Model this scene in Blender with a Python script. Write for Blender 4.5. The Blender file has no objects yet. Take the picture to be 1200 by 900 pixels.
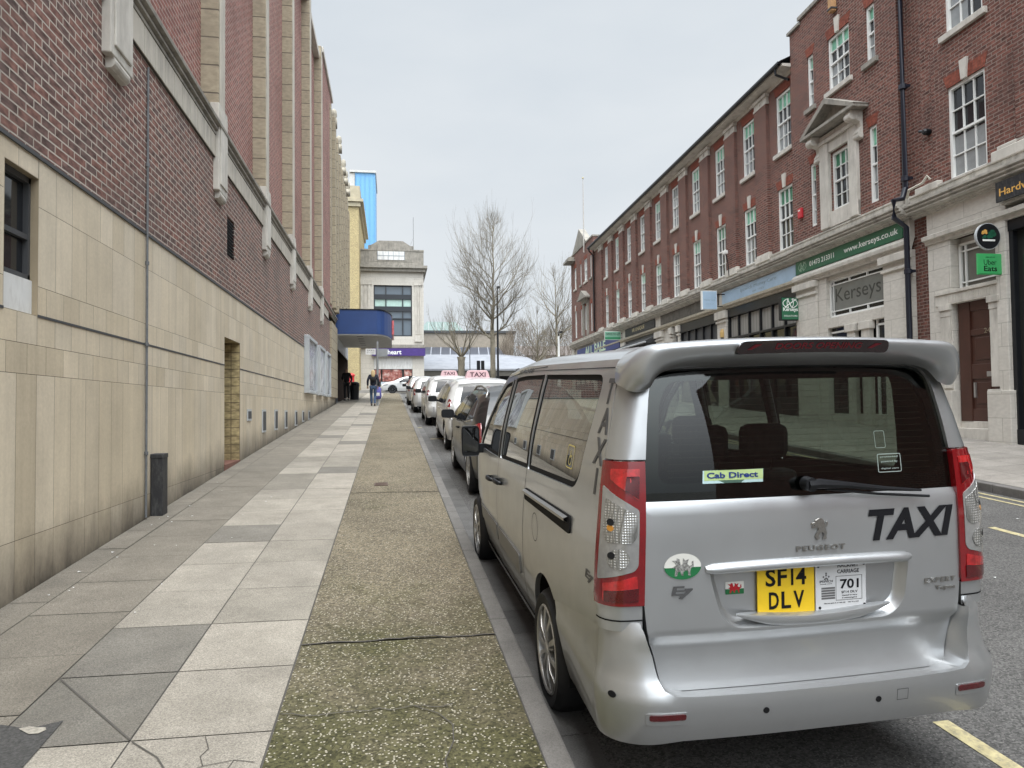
import bpy, bmesh, math, random
from mathutils import Vector, Matrix
from mathutils.geometry import delaunay_2d_cdt
R = math.radians
random.seed(7)
sc = bpy.context.scene
COL = sc.collection

# ------------------------------------------------------------------ camera
cam_d = bpy.data.cameras.new('camera'); cam = bpy.data.objects.new('camera', cam_d); COL.objects.link(cam)
cam_d.sensor_width = 36; cam_d.lens = 832 / 1200 * 36; cam_d.clip_start = 0.05; cam_d.clip_end = 3000
cx = Vector((0.9857, -0.1681, -0.0115)); cy = Vector((0.0058, -0.0341, 0.9994)); cz = Vector((-0.1684, -0.9852, -0.0327))
cx.normalize(); cz.normalize(); cy = cz.cross(cx).normalized(); cx = cy.cross(cz).normalized()
M = Matrix((cx, cy, cz)).transposed().to_4x4(); M.translation = Vector((0, 0, 1.66))
cam.matrix_world = M
sc.camera = cam

# ------------------------------------------------------------------ sky, sun, exposure
SUN_EL, SUN_AZ, SKY_GLOW = 70, 180, 5.5            # elevation, compass-like azimuth of the (veiled) sun
world = bpy.data.worlds.new('World'); sc.world = world; world.use_nodes = True
nt = world.node_tree; nt.nodes.clear()
wo = nt.nodes.new('ShaderNodeOutputWorld'); bg = nt.nodes.new('ShaderNodeBackground')
sky = nt.nodes.new('ShaderNodeTexSky'); sky.sky_type = 'NISHITA'; sky.sun_disc = False
sky.sun_elevation = R(SUN_EL); sky.sun_rotation = R(SUN_AZ); sky.dust_density = 4.0; sky.air_density = 1.6; sky.ozone_density = 1.0
hs = nt.nodes.new('ShaderNodeHueSaturation'); hs.inputs['Saturation'].default_value = 0.22; hs.inputs['Value'].default_value = 1.0
mx = nt.nodes.new('ShaderNodeMix'); mx.data_type = 'RGBA'; mx.inputs['Factor'].default_value = 0.86
geo = nt.nodes.new('ShaderNodeTexCoord'); nz = nt.nodes.new('ShaderNodeTexNoise'); nz.inputs['Scale'].default_value = 1.7; nz.inputs['Detail'].default_value = 6
mp = nt.nodes.new('ShaderNodeMapping'); mp.inputs['Scale'].default_value = (1, 1, 2.6)
rp = nt.nodes.new('ShaderNodeValToRGB')
rp.color_ramp.elements[0].position = 0.3; rp.color_ramp.elements[0].color = (4.45, 4.95, 5.45, 1)
rp.color_ramp.elements[1].position = 0.72; rp.color_ramp.elements[1].color = (5.75, 6.05, 6.3, 1)
# veiled sun: the overcast brightens broadly towards it, well above the picture
sv = Vector((math.sin(R(SUN_AZ)) * math.cos(R(SUN_EL)), math.cos(R(SUN_AZ)) * math.cos(R(SUN_EL)), math.sin(R(SUN_EL))))
dt = nt.nodes.new('ShaderNodeVectorMath'); dt.operation = 'DOT_PRODUCT'; dt.inputs[1].default_value = sv
gr = nt.nodes.new('ShaderNodeMapRange'); gr.interpolation_type = 'SMOOTHSTEP'; gr.inputs['From Min'].default_value = 0.30; gr.inputs['From Max'].default_value = 0.98; gr.inputs['To Min'].default_value = 1.0; gr.inputs['To Max'].default_value = SKY_GLOW
nt.links.new(geo.outputs['Generated'], dt.inputs[0]); nt.links.new(dt.outputs['Value'], gr.inputs['Value'])
vs_ = nt.nodes.new('ShaderNodeVectorMath'); vs_.operation = 'SCALE'
nt.links.new(geo.outputs['Generated'], mp.inputs['Vector']); nt.links.new(mp.outputs[0], nz.inputs['Vector']); nt.links.new(nz.outputs['Fac'], rp.inputs['Fac'])
nt.links.new(sky.outputs[0], hs.inputs['Color']); nt.links.new(hs.outputs[0], mx.inputs['A']); nt.links.new(rp.outputs[0], mx.inputs['B'])
nt.links.new(mx.outputs['Result'], vs_.inputs[0]); nt.links.new(gr.outputs[0], vs_.inputs['Scale'])
nt.links.new(vs_.outputs[0], bg.inputs['Color']); nt.links.new(bg.outputs[0], wo.inputs[0])
bg.inputs['Strength'].default_value = 0.10
sd = bpy.data.lights.new('sun', 'SUN'); so = bpy.data.objects.new('sun', sd); COL.objects.link(so)
sd.energy = 1.5; sd.angle = R(35); sd.color = (1.0, 0.97, 0.93)
# azimuth measured like the Sky Texture's rotation: 0 = +Y, growing clockwise seen from above
sv = Vector((math.sin(R(SUN_AZ)) * math.cos(R(SUN_EL)), math.cos(R(SUN_AZ)) * math.cos(R(SUN_EL)), math.sin(R(SUN_EL))))
so.rotation_euler = sv.to_track_quat('Z', 'Y').to_euler()
sc.view_settings.view_transform = 'Standard'; sc.view_settings.look = 'None'; sc.view_settings.gamma = 1.0
sc.view_settings.use_curve_mapping = False
sc.view_settings.exposure = 0.55

# ------------------------------------------------------------------ mesh helpers
def link(o, parent=None):
    COL.objects.link(o)
    if parent is not None: o.parent = parent
    return o
def empty(name, label=None, cat=None, loc=(0, 0, 0), rot=(0, 0, 0), group=None, kind=None, parent=None):
    o = bpy.data.objects.new(name, None); o.empty_display_size = 0.2
    o.location = loc; o.rotation_euler = rot
    link(o, parent); tag(o, label, cat, group, kind); return o
def tag(o, label=None, cat=None, group=None, kind=None):
    if label: o['label'] = label
    if cat: o['category'] = cat
    if group: o['group'] = group
    if kind: o['kind'] = kind
    return o
def auto_uv(me):
    uv = me.uv_layers.new(name='UVMap') if not me.uv_layers else me.uv_layers[0]
    vs = me.vertices
    for p in me.polygons:
        n = p.normal; ax, ay, az = abs(n.x), abs(n.y), abs(n.z)
        for li in p.loop_indices:
            c = vs[me.loops[li].vertex_index].co
            if az >= ax and az >= ay: uv.data[li].uv = (c.x, c.y)
            elif ax > ay: uv.data[li].uv = (c.y, c.z)
            else: uv.data[li].uv = (c.x, c.z)
class MB:
    def __init__(s): s.v = []; s.f = []; s.mi = []; s.col = []; s.cur = 0; s.c = (1, 1, 1)
    def add(s, vs, fs):
        b = len(s.v); s.v += [tuple(v) for v in vs]
        for f in fs: s.f.append([b + i for i in f]); s.mi.append(s.cur); s.col.append(s.c)
        return s
    def quad(s, a, b, c, d): return s.add([a, b, c, d], [(0, 1, 2, 3)])
    def box(s, x0, x1, y0, y1, z0, z1):
        if x0 > x1: x0, x1 = x1, x0
        if y0 > y1: y0, y1 = y1, y0
        if z0 > z1: z0, z1 = z1, z0
        return s.add([(x0,y0,z0),(x1,y0,z0),(x1,y1,z0),(x0,y1,z0),(x0,y0,z1),(x1,y0,z1),(x1,y1,z1),(x0,y1,z1)],
                     [(0,3,2,1),(4,5,6,7),(0,1,5,4),(1,2,6,5),(2,3,7,6),(3,0,4,7)])
    def prism(s, pts, d0, d1, axis='y'):
        # pts 2D polygon (a,b) extruded along axis from d0 to d1
        def m(a, b, d): return (a, d, b) if axis == 'y' else ((d, a, b) if axis == 'x' else (a, b, d))
        n = len(pts); vs = [m(a, b, d0) for a, b in pts] + [m(a, b, d1) for a, b in pts]
        fs = [tuple(range(n)), tuple(range(2*n-1, n-1, -1))]
        for i in range(n): fs.append((i, n+i, n+(i+1) % n, (i+1) % n))
        s.add(vs, fs); return s
    def tube(s, pts, rad, n=8, cap=True):
        pts = [Vector(p) for p in pts]
        if not isinstance(rad, (list, tuple)): rad = [rad]*len(pts)
        base = len(s.v); up = Vector((0, 0, 1)); rings = []
        for i, p in enumerate(pts):
            t = (pts[min(i+1, len(pts)-1)] - pts[max(i-1, 0)]).normalized()
            a = t.cross(up)
            if a.length < 1e-3: a = t.cross(Vector((1, 0, 0)))
            a.normalize(); b = t.cross(a)
            rings.append([p + (a*math.cos(k*2*math.pi/n) + b*math.sin(k*2*math.pi/n))*rad[i] for k in range(n)])
        vs = [v for r in rings for v in r]; fs = []
        for i in range(len(pts)-1):
            for k in range(n):
                fs.append((i*n+k, i*n+(k+1) % n, (i+1)*n+(k+1) % n, (i+1)*n+k))
        if cap: fs.append(tuple(range(n-1, -1, -1))); fs.append(tuple((len(pts)-1)*n+k for k in range(n)))
        return s.add(vs, fs)
    def lathe(s, prof, n=24, axis='z', cen=(0, 0, 0), a0=0, a1=2*math.pi):
        # prof: list of (r, h)
        full = abs(a1-a0-2*math.pi) < 1e-6; m = n if full else n+1
        vs = []; fs = []
        for r, h in prof:
            for k in range(m):
                a = a0+(a1-a0)*k/n; c, d = r*math.cos(a), r*math.sin(a)
                if axis == 'z': p = (c, d, h)
                elif axis == 'x': p = (h, c, d)
                else: p = (c, h, d)
                vs.append((p[0]+cen[0], p[1]+cen[1], p[2]+cen[2]))
        for i in range(len(prof)-1):
            for k in range(n if full else n):
                k2 = (k+1) % m
                fs.append((i*m+k, i*m+k2, (i+1)*m+k2, (i+1)*m+k))
        return s.add(vs, fs)
    def obj(s, name, mats, parent=None, smooth=False, angle=None, bevel=0, uv=True, recalc=True, label=None, weld=False):
        me = bpy.data.meshes.new(name); me.from_pydata(s.v, [], s.f)
        if not isinstance(mats, (list, tuple)): mats = [mats]
        for m in mats: me.materials.append(m)
        for p, i in zip(me.polygons, s.mi): p.material_index = min(i, len(mats)-1)
        if any(c != (1, 1, 1) for c in s.col):
            ca = me.color_attributes.new('tint', 'FLOAT_COLOR', 'CORNER')
            for p, c in zip(me.polygons, s.col):
                for li in p.loop_indices: ca.data[li].color = (c[0], c[1], c[2], 1)
        if recalc or weld:
            bm = bmesh.new(); bm.from_mesh(me)
            if weld: bmesh.ops.remove_doubles(bm, verts=bm.verts, dist=1e-4)
            if recalc: bmesh.ops.recalc_face_normals(bm, faces=bm.faces)
            bm.to_mesh(me); bm.free()
        if uv: auto_uv(me)
        if smooth:
            for p in me.polygons: p.use_smooth = True
        if smooth and angle: me.set_sharp_from_angle(angle=R(angle))
        me.update()
        o = bpy.data.objects.new(name, me); link(o, parent)
        if bevel:
            b = o.modifiers.new('bevel', 'BEVEL'); b.width = bevel; b.segments = 2; b.limit_method = 'ANGLE'; b.angle_limit = R(40)
        if label: o['label'] = label
        return o

def pip(p, poly):
    x, y = p; c = False; n = len(poly); j = n-1
    for i in range(n):
        xi, yi = poly[i]; xj, yj = poly[j]
        if (yi > y) != (yj > y) and x < (xj-xi)*(y-yi)/(yj-yi)+xi: c = not c
        j = i
    return c
def resample(poly, step):
    out = []; n = len(poly)
    for i in range(n):
        a = Vector(poly[i]); b = Vector(poly[(i+1) % n]); L = (b-a).length; k = max(1, int(round(L/step)))
        for j in range(k): out.append(tuple(a+(b-a)*(j/k)))
    return out
def rounded(poly, r, seg=5):
    # round every corner of a polygon; r may be a list
    n = len(poly); out = []
    for i in range(n):
        rr = r[i] if isinstance(r, (list, tuple)) else r
        p = Vector(poly[i]); a = Vector(poly[i-1])-p; b = Vector(poly[(i+1) % n])-p
        if rr <= 0: out.append(tuple(p)); continue
        d = min(rr, a.length*0.49, b.length*0.49); p0 = p+a.normalized()*d; p1 = p+b.normalized()*d
        for k in range(seg+1):
            t = k/seg; out.append(tuple(p0*(1-t)**2 + p*2*t*(1-t) + p1*t*t))
    return out
def panel(name, outline, mapfn, mat, parent, holes=(), step=0.05, th=0.012, rim=True, back=False, smooth=True, bstep=None):
    """curved sheet: polygon with holes in (a,b), filled with a fine triangle grid, mapped by mapfn(a,b,depth)"""
    bs = bstep or step
    loops = [resample(outline, bs)]+[resample(h, bs) for h in holes]
    pts = []; edges = []
    for L in loops:
        b = len(pts); pts += [Vector(p) for p in L]; edges += [(b+i, b+(i+1) % len(L)) for i in range(len(L))]
    xs = [p[0] for p in outline]; ys = [p[1] for p in outline]
    nb = len(pts); bp = [tuple(p) for p in pts]
    cell = {}
    for p in bp: cell.setdefault((int(p[0]//step), int(p[1]//step)), []).append(p)
    x = min(xs)+step*0.5
    while x < max(xs):
        y = min(ys)+step*0.5
        while y < max(ys):
            if pip((x, y), loops[0]) and not any(pip((x, y), h) for h in loops[1:]):
                i, j = int(x//step), int(y//step)
                ok = True
                for a in (i-1, i, i+1):
                    for b in (j-1, j, j+1):
                        for q in cell.get((a, b), ()):
                            if (q[0]-x)**2+(q[1]-y)**2 < (0.5*step)**2: ok = False
                if ok: pts.append(Vector((x, y)))
            y += step
        x += step
    res = delaunay_2d_cdt(pts, edges, [], 0, 1e-6)
    V2, E2, F2 = res[0], res[1], res[2]
    vs = [mapfn(v[0], v[1], 0) for v in V2]; fs = []
    for f in F2:
        c = (sum(V2[i][0] for i in f)/len(f), sum(V2[i][1] for i in f)/len(f))
        if pip(c, loops[0]) and not any(pip(c, h) for h in loops[1:]): fs.append(tuple(f))
    me = bpy.data.meshes.new(name)
    nf = len(fs)
    if rim:
        for L in loops:
            n = len(L); b = len(vs)
            for p in L: vs.append(mapfn(p[0], p[1], 0)); vs.append(mapfn(p[0], p[1], th))
            for i in range(n):
                j = (i+1) % n; fs.append((b+2*i, b+2*j, b+2*j+1, b+2*i+1))
    me.from_pydata([tuple(v) for v in vs], [], fs)
    me.materials.append(mat)
    for k, p in enumerate(me.polygons): p.use_smooth = smooth
    bm = bmesh.new(); bm.from_mesh(me); bm.faces.ensure_lookup_table(); bmesh.ops.recalc_face_normals(bm, faces=bm.faces); bm.to_mesh(me); bm.free()
    auto_uv(me)
    o = bpy.data.objects.new(name, me); link(o, parent)
    return o

def dup_tree(o, parent=None):
    c = o.copy(); COL.objects.link(c)
    if parent is not None: c.parent = parent
    for ch in list(o.children): dup_tree(ch, c)
    return c

def text_obj(name, s, parent, mat, mapfn=None, box=None, depth=0.002, bold=0.0, shear=0.0, M=None, spacing=1.0, align='CENTER', rot=0.0):
    """lettering turned into a mesh, fitted to box=(a0,b0,a1,b1) in a 2D plane, then mapped by mapfn(a,b,h) or matrix M"""
    cu = bpy.data.curves.new(name, 'FONT'); cu.body = s; cu.size = 1; cu.offset = bold; cu.shear = shear; cu.space_character = spacing
    cu.align_x = align; cu.resolution_u = 3; cu.space_line = 0.95
    to = bpy.data.objects.new('tmp', cu); COL.objects.link(to)
    dg = bpy.context.evaluated_depsgraph_get(); dg.update()
    me = bpy.data.meshes.new_from_object(to.evaluated_get(dg)); bpy.data.objects.remove(to); bpy.data.curves.remove(cu)
    if rot:
        for v in me.vertices:
            c, d = math.cos(rot), math.sin(rot); x, y = v.co.x, v.co.y; v.co.x = c*x-d*y; v.co.y = d*x+c*y
    xs = [v.co.x for v in me.vertices]; ys = [v.co.y for v in me.vertices]
    a0, b0, a1, b1 = box
    sx = (a1-a0)/(max(xs)-min(xs)); sy = (b1-b0)/(max(ys)-min(ys)); mx_, my_ = min(xs), min(ys)
    bm = bmesh.new(); bm.from_mesh(me)
    bmesh.ops.dissolve_limit(bm, angle_limit=0.01, verts=bm.verts, edges=bm.edges)
    bmesh.ops.triangulate(bm, faces=bm.faces)
    ext = bmesh.ops.extrude_face_region(bm, geom=bm.faces[:])
    top = [g for g in ext['geom'] if isinstance(g, bmesh.types.BMVert)]
    tops = set(top)
    for v in bm.verts:
        a = a0+(v.co.x-mx_)*sx; b = b0+(v.co.y-my_)*sy; h = depth if v in tops else 0.0
        v.co = Vector(mapfn(a, b, h)) if mapfn else Vector((a, b, h))
    bmesh.ops.recalc_face_normals(bm, faces=bm.faces)
    for fc in bm.faces: fc.smooth = False
    bm.to_mesh(me); bm.free(); me.materials.clear(); me.materials.append(mat); me.name = name
    o = bpy.data.objects.new(name, me); link(o, parent)
    return o

# ------------------------------------------------------------------ material helpers
def node(nt, t, **kw):
    n = nt.nodes.new(t)
    for k, v in kw.items():
        if k in n.inputs: n.inputs[k].default_value = v
        else: setattr(n, k, v)
    return n
def newmat(name):
    m = bpy.data.materials.new(name); m.use_nodes = True; return m, m.node_tree, m.node_tree.nodes['Principled BSDF']
def simple(name, col, rough=0.6, metal=0.0, var=0.12, vscale=3.0, bump=0.0, bscale=60, spec=0.5, coat=0.0, emis=None, dirt=None):
    m, nt, b = newmat(name)
    b.inputs['Roughness'].default_value = rough; b.inputs['Metallic'].default_value = metal
    b.inputs['Specular IOR Level'].default_value = spec; b.inputs['Coat Weight'].default_value = coat
    b.inputs['Coat Roughness'].default_value = 0.06
    tc = node(nt, 'ShaderNodeTexCoord'); n = node(nt, 'ShaderNodeTexNoise', Scale=vscale, Detail=6, Roughness=0.62)
    nt.links.new(tc.outputs['Object'], n.inputs['Vector'])
    r = node(nt, 'ShaderNodeValToRGB'); c0 = [max(0, c*(1-var)) for c in col]; c1 = [min(1, c*(1+var)) for c in col]
    r.color_ramp.elements[0].position = 0.3; r.color_ramp.elements[0].color = (*c0, 1); r.color_ramp.elements[1].position = 0.7; r.color_ramp.elements[1].color = (*c1, 1)
    nt.links.new(n.outputs['Fac'], r.inputs['Fac']); out = r.outputs[0]
    if dirt:
        n2 = node(nt, 'ShaderNodeTexNoise', Scale=vscale*2.3, Detail=8, Roughness=0.7); mpp = node(nt, 'ShaderNodeMapping'); mpp.inputs['Scale'].default_value = (1, 1, 0.25)
        nt.links.new(tc.outputs['Object'], mpp.inputs['Vector']); nt.links.new(mpp.outputs[0], n2.inputs['Vector'])
        r2 = node(nt, 'ShaderNodeValToRGB'); r2.color_ramp.elements[0].position = 0.47; r2.color_ramp.elements[1].position = 0.72
        mxx = node(nt, 'ShaderNodeMix', data_type='RGBA'); mxx.inputs['B'].default_value = (*dirt, 1)
        nt.links.new(n2.outputs['Fac'], r2.inputs['Fac'])
        ml = node(nt, 'ShaderNodeMath', operation='MULTIPLY'); ml.inputs[1].default_value = 0.75
        nt.links.new(r2.outputs[0], ml.inputs[0]); nt.links.new(ml.outputs[0], mxx.inputs['Factor']); nt.links.new(out, mxx.inputs['A']); out = mxx.outputs['Result']
    nt.links.new(out, b.inputs['Base Color'])
    if bump:
        n3 = node(nt, 'ShaderNodeTexNoise', Scale=bscale, Detail=4); bp = node(nt, 'ShaderNodeBump', Strength=bump, Distance=0.01)
        nt.links.new(tc.outputs['Object'], n3.inputs['Vector']); nt.links.new(n3.outputs['Fac'], bp.inputs['Height']); nt.links.new(bp.outputs[0], b.inputs['Normal'])
    if emis: b.inputs['Emission Color'].default_value = (*emis[0], 1); b.inputs['Emission Strength'].default_value = emis[1]
    return m
def tinted(name, rough=0.8, var=0.12, vscale=4.0, fine=90, finevar=0.12, bump=0.15, stain=None, uvgrime=None, streak=0.0, speck=0.0):
    """base colour comes from the per-slab 'tint' attribute, broken up by noise"""
    m, nt, b = newmat(name); b.inputs['Roughness'].default_value = rough; b.inputs['Specular IOR Level'].default_value = 0.3
    at = node(nt, 'ShaderNodeAttribute', attribute_name='tint'); tc = node(nt, 'ShaderNodeTexCoord')
    n1 = node(nt, 'ShaderNodeTexNoise', Scale=vscale, Detail=7, Roughness=0.65); n2 = node(nt, 'ShaderNodeTexNoise', Scale=fine, Detail=3, Roughness=0.7)
    for n in (n1, n2): nt.links.new(tc.outputs['Object'], n.inputs['Vector'])
    def band(src, v):
        mr = node(nt, 'ShaderNodeMapRange'); mr.inputs['From Min'].default_value = 0.3; mr.inputs['From Max'].default_value = 0.7
        mr.inputs['To Min'].default_value = 1-v; mr.inputs['To Max'].default_value = 1+v; nt.links.new(src, mr.inputs['Value']); return mr.outputs[0]
    mu = node(nt, 'ShaderNodeMath', operation='MULTIPLY'); nt.links.new(band(n1.outputs['Fac'], var), mu.inputs[0]); nt.links.new(band(n2.outputs['Fac'], finevar), mu.inputs[1])
    fac = mu.outputs[0]
    if streak:
        ns = node(nt, 'ShaderNodeTexNoise', Scale=1.0, Detail=7, Roughness=0.7); ms_ = node(nt, 'ShaderNodeMapping'); ms_.inputs['Scale'].default_value = (9, 9, 0.35)
        nt.links.new(tc.outputs['Object'], ms_.inputs['Vector']); nt.links.new(ms_.outputs[0], ns.inputs['Vector'])
        m_ = node(nt, 'ShaderNodeMath', operation='MULTIPLY'); nt.links.new(fac, m_.inputs[0]); nt.links.new(band(ns.outputs['Fac'], streak), m_.inputs[1]); fac = m_.outputs[0]
    if speck:
        vo = node(nt, 'ShaderNodeTexVoronoi', Scale=210); nt.links.new(tc.outputs['Object'], vo.inputs['Vector']); sc_ = node(nt, 'ShaderNodeSeparateColor'); nt.links.new(vo.outputs['Color'], sc_.inputs[0])
        mr2 = node(nt, 'ShaderNodeMapRange'); mr2.inputs['To Min'].default_value = 1-speck; mr2.inputs['To Max'].default_value = 1+speck; nt.links.new(sc_.outputs[0], mr2.inputs['Value'])
        m_ = node(nt, 'ShaderNodeMath', operation='MULTIPLY'); nt.links.new(fac, m_.inputs[0]); nt.links.new(mr2.outputs[0], m_.inputs[1]); fac = m_.outputs[0]
    vm = node(nt, 'ShaderNodeVectorMath', operation='SCALE'); nt.links.new(at.outputs['Color'], vm.inputs[0]); nt.links.new(fac, vm.inputs['Scale'])
    out = vm.outputs[0]
    if stain:
        n4 = node(nt, 'ShaderNodeTexNoise', Scale=1.7, Detail=8, Roughness=0.7); nt.links.new(tc.outputs['Object'], n4.inputs['Vector'])
        r4 = node(nt, 'ShaderNodeValToRGB'); r4.color_ramp.elements[0].position = 0.5; r4.color_ramp.elements[1].position = 0.75; nt.links.new(n4.outputs['Fac'], r4.inputs['Fac'])
        ml = node(nt, 'ShaderNodeMath', operation='MULTIPLY'); ml.inputs[1].default_value = 0.4; nt.links.new(r4.outputs[0], ml.inputs[0])
        mi = node(nt, 'ShaderNodeMix', data_type='RGBA'); mi.inputs['B'].default_value = (*stain, 1); nt.links.new(ml.outputs[0], mi.inputs['Factor']); nt.links.new(out, mi.inputs['A']); out = mi.outputs['Result']
    nt.links.new(out, b.inputs['Base Color'])
    bp = node(nt, 'ShaderNodeBump', Strength=bump, Distance=0.006); nt.links.new(n2.outputs['Fac'], bp.inputs['Height']); nt.links.new(bp.outputs[0], b.inputs['Normal'])
    return m
def brick(name, c1, c2, mortar, bw=0.235, bh=0.075, ms=0.010, stain=None, rough=0.85, third=None, spread=0.4):
    m, nt, b = newmat(name); b.inputs['Roughness'].default_value = rough; b.inputs['Specular IOR Level'].default_value = 0.25
    uv = node(nt, 'ShaderNodeUVMap'); uv.uv_map = 'UVMap'
    br = node(nt, 'ShaderNodeTexBrick', Scale=1.0); br.inputs['Color1'].default_value = (*c1, 1); br.inputs['Color2'].default_value = (*c2, 1)
    br.inputs['Mortar'].default_value = (*mortar, 1); br.inputs['Mortar Size'].default_value = ms; br.inputs['Mortar Smooth'].default_value = 0.2
    br.inputs['Brick Width'].default_value = bw; br.inputs['Row Height'].default_value = bh; br.offset = 0.5; br.inputs['Bias'].default_value = -0.1
    mpu = node(nt, 'ShaderNodeMapping'); mpu.inputs['Location'].default_value = (7.31 if bw > 5 else 0, 0, 0); nt.links.new(uv.outputs[0], mpu.inputs['Vector']); nt.links.new(mpu.outputs[0], br.inputs['Vector'])
    if bw > 5: br.offset = 0.0
    tc = node(nt, 'ShaderNodeTexCoord')
    # per-brick shade: noise sampled at brick cell size
    n1 = node(nt, 'ShaderNodeTexNoise', Scale=9.0, Detail=2); n2 = node(nt, 'ShaderNodeTexNoise', Scale=0.7, Detail=7, Roughness=0.7)
    mpn = node(nt, 'ShaderNodeMapping'); mpn.inputs['Scale'].default_value = (1, 1, 2.2); nt.links.new(tc.outputs['Object'], mpn.inputs['Vector']); nt.links.new(mpn.outputs[0], n1.inputs['Vector'])
    nt.links.new(tc.outputs['Object'], n2.inputs['Vector'])
    mr = node(nt, 'ShaderNodeMapRange'); mr.inputs['From Min'].default_value = 0.3; mr.inputs['From Max'].default_value = 0.7; mr.inputs['To Min'].default_value = 1-spread; mr.inputs['To Max'].default_value = 1+spread
    nt.links.new(n1.outputs['Fac'], mr.inputs['Value'])
    vm = node(nt, 'ShaderNodeVectorMath', operation='SCALE'); nt.links.new(br.outputs['Color'], vm.inputs[0]); nt.links.new(mr.outputs[0], vm.inputs['Scale'])
    mi = node(nt, 'ShaderNodeMix', data_type='RGBA'); nt.links.new(br.outputs['Fac'], mi.inputs['Factor']); nt.links.new(vm.outputs[0], mi.inputs['A']); mi.inputs['B'].default_value = (*mortar, 1)
    out = mi.outputs['Result']
    r2 = node(nt, 'ShaderNodeValToRGB'); r2.color_ramp.elements[0].position = 0.48; r2.color_ramp.elements[1].position = 0.74
    nt.links.new(n2.outputs['Fac'], r2.inputs['Fac'])
    ml = node(nt, 'ShaderNodeMath', operation='MULTIPLY'); ml.inputs[1].default_value = 0.6; nt.links.new(r2.outputs[0], ml.inputs[0])
    m3 = node(nt, 'ShaderNodeMix', data_type='RGBA'); m3.inputs['B'].default_value = (*(stain or [c*0.5 for c in c1]), 1)
    nt.links.new(ml.outputs[0], m3.inputs['Factor']); nt.links.new(out, m3.inputs['A'])
    nt.links.new(m3.outputs['Result'], b.inputs['Base Color'])
    iv = node(nt, 'ShaderNodeMath', operation='SUBTRACT'); iv.inputs[0].default_value = 1.0; nt.links.new(br.outputs['Fac'], iv.inputs[1])
    bp = node(nt, 'ShaderNodeBump', Strength=0.6, Distance=0.008); nt.links.new(iv.outputs[0], bp.inputs['Height']); nt.links.new(bp.outputs[0], b.inputs['Normal'])
    return m
def glassy(name, col=(0.02, 0.024, 0.028), rough=0.04, refl=0.5, wave=0.06):
    """opaque dark window glass that mirrors the street"""
    m, nt, b = newmat(name); b.inputs['Base Color'].default_value = (*col, 1); b.inputs['Roughness'].default_value = rough
    b.inputs['Specular IOR Level'].default_value = refl; b.inputs['IOR'].default_value = 1.5
    tc = node(nt, 'ShaderNodeTexCoord'); n = node(nt, 'ShaderNodeTexNoise', Scale=1.6, Detail=1); nt.links.new(tc.outputs['Object'], n.inputs['Vector'])
    bp = node(nt, 'ShaderNodeBump', Strength=wave, Distance=0.1); nt.links.new(n.outputs['Fac'], bp.inputs['Height']); nt.links.new(bp.outputs[0], b.inputs['Normal'])
    return m
def clearglass(name, tint, refl=1.0, rough=0.0):
    m = bpy.data.materials.new(name); m.use_nodes = True; nt = m.node_tree; nt.nodes.clear()
    out = node(nt, 'ShaderNodeOutputMaterial'); mix = node(nt, 'ShaderNodeMixShader'); tr = node(nt, 'ShaderNodeBsdfTransparent'); gl = node(nt, 'ShaderNodeBsdfGlossy')
    fr = node(nt, 'ShaderNodeFresnel', IOR=1.52); tr.inputs['Color'].default_value = (*tint, 1); gl.inputs['Roughness'].default_value = rough
    gm = node(nt, 'ShaderNodeNewGeometry'); io = node(nt, 'ShaderNodeMapRange'); io.inputs['To Min'].default_value = 1.52; io.inputs['To Max'].default_value = 1/1.52
    nt.links.new(gm.outputs['Backfacing'], io.inputs['Value']); nt.links.new(io.outputs[0], fr.inputs['IOR'])   # thin sheet: same reflectance from both sides
    ml = node(nt, 'ShaderNodeMath', operation='MULTIPLY'); ml.inputs[1].default_value = refl; nt.links.new(fr.outputs[0], ml.inputs[0]); ml.use_clamp = True
    nt.links.new(ml.outputs[0], mix.inputs[0]); nt.links.new(tr.outputs[0], mix.inputs[1]); nt.links.new(gl.outputs[0], mix.inputs[2]); nt.links.new(mix.outputs[0], out.inputs[0])
    return m
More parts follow.
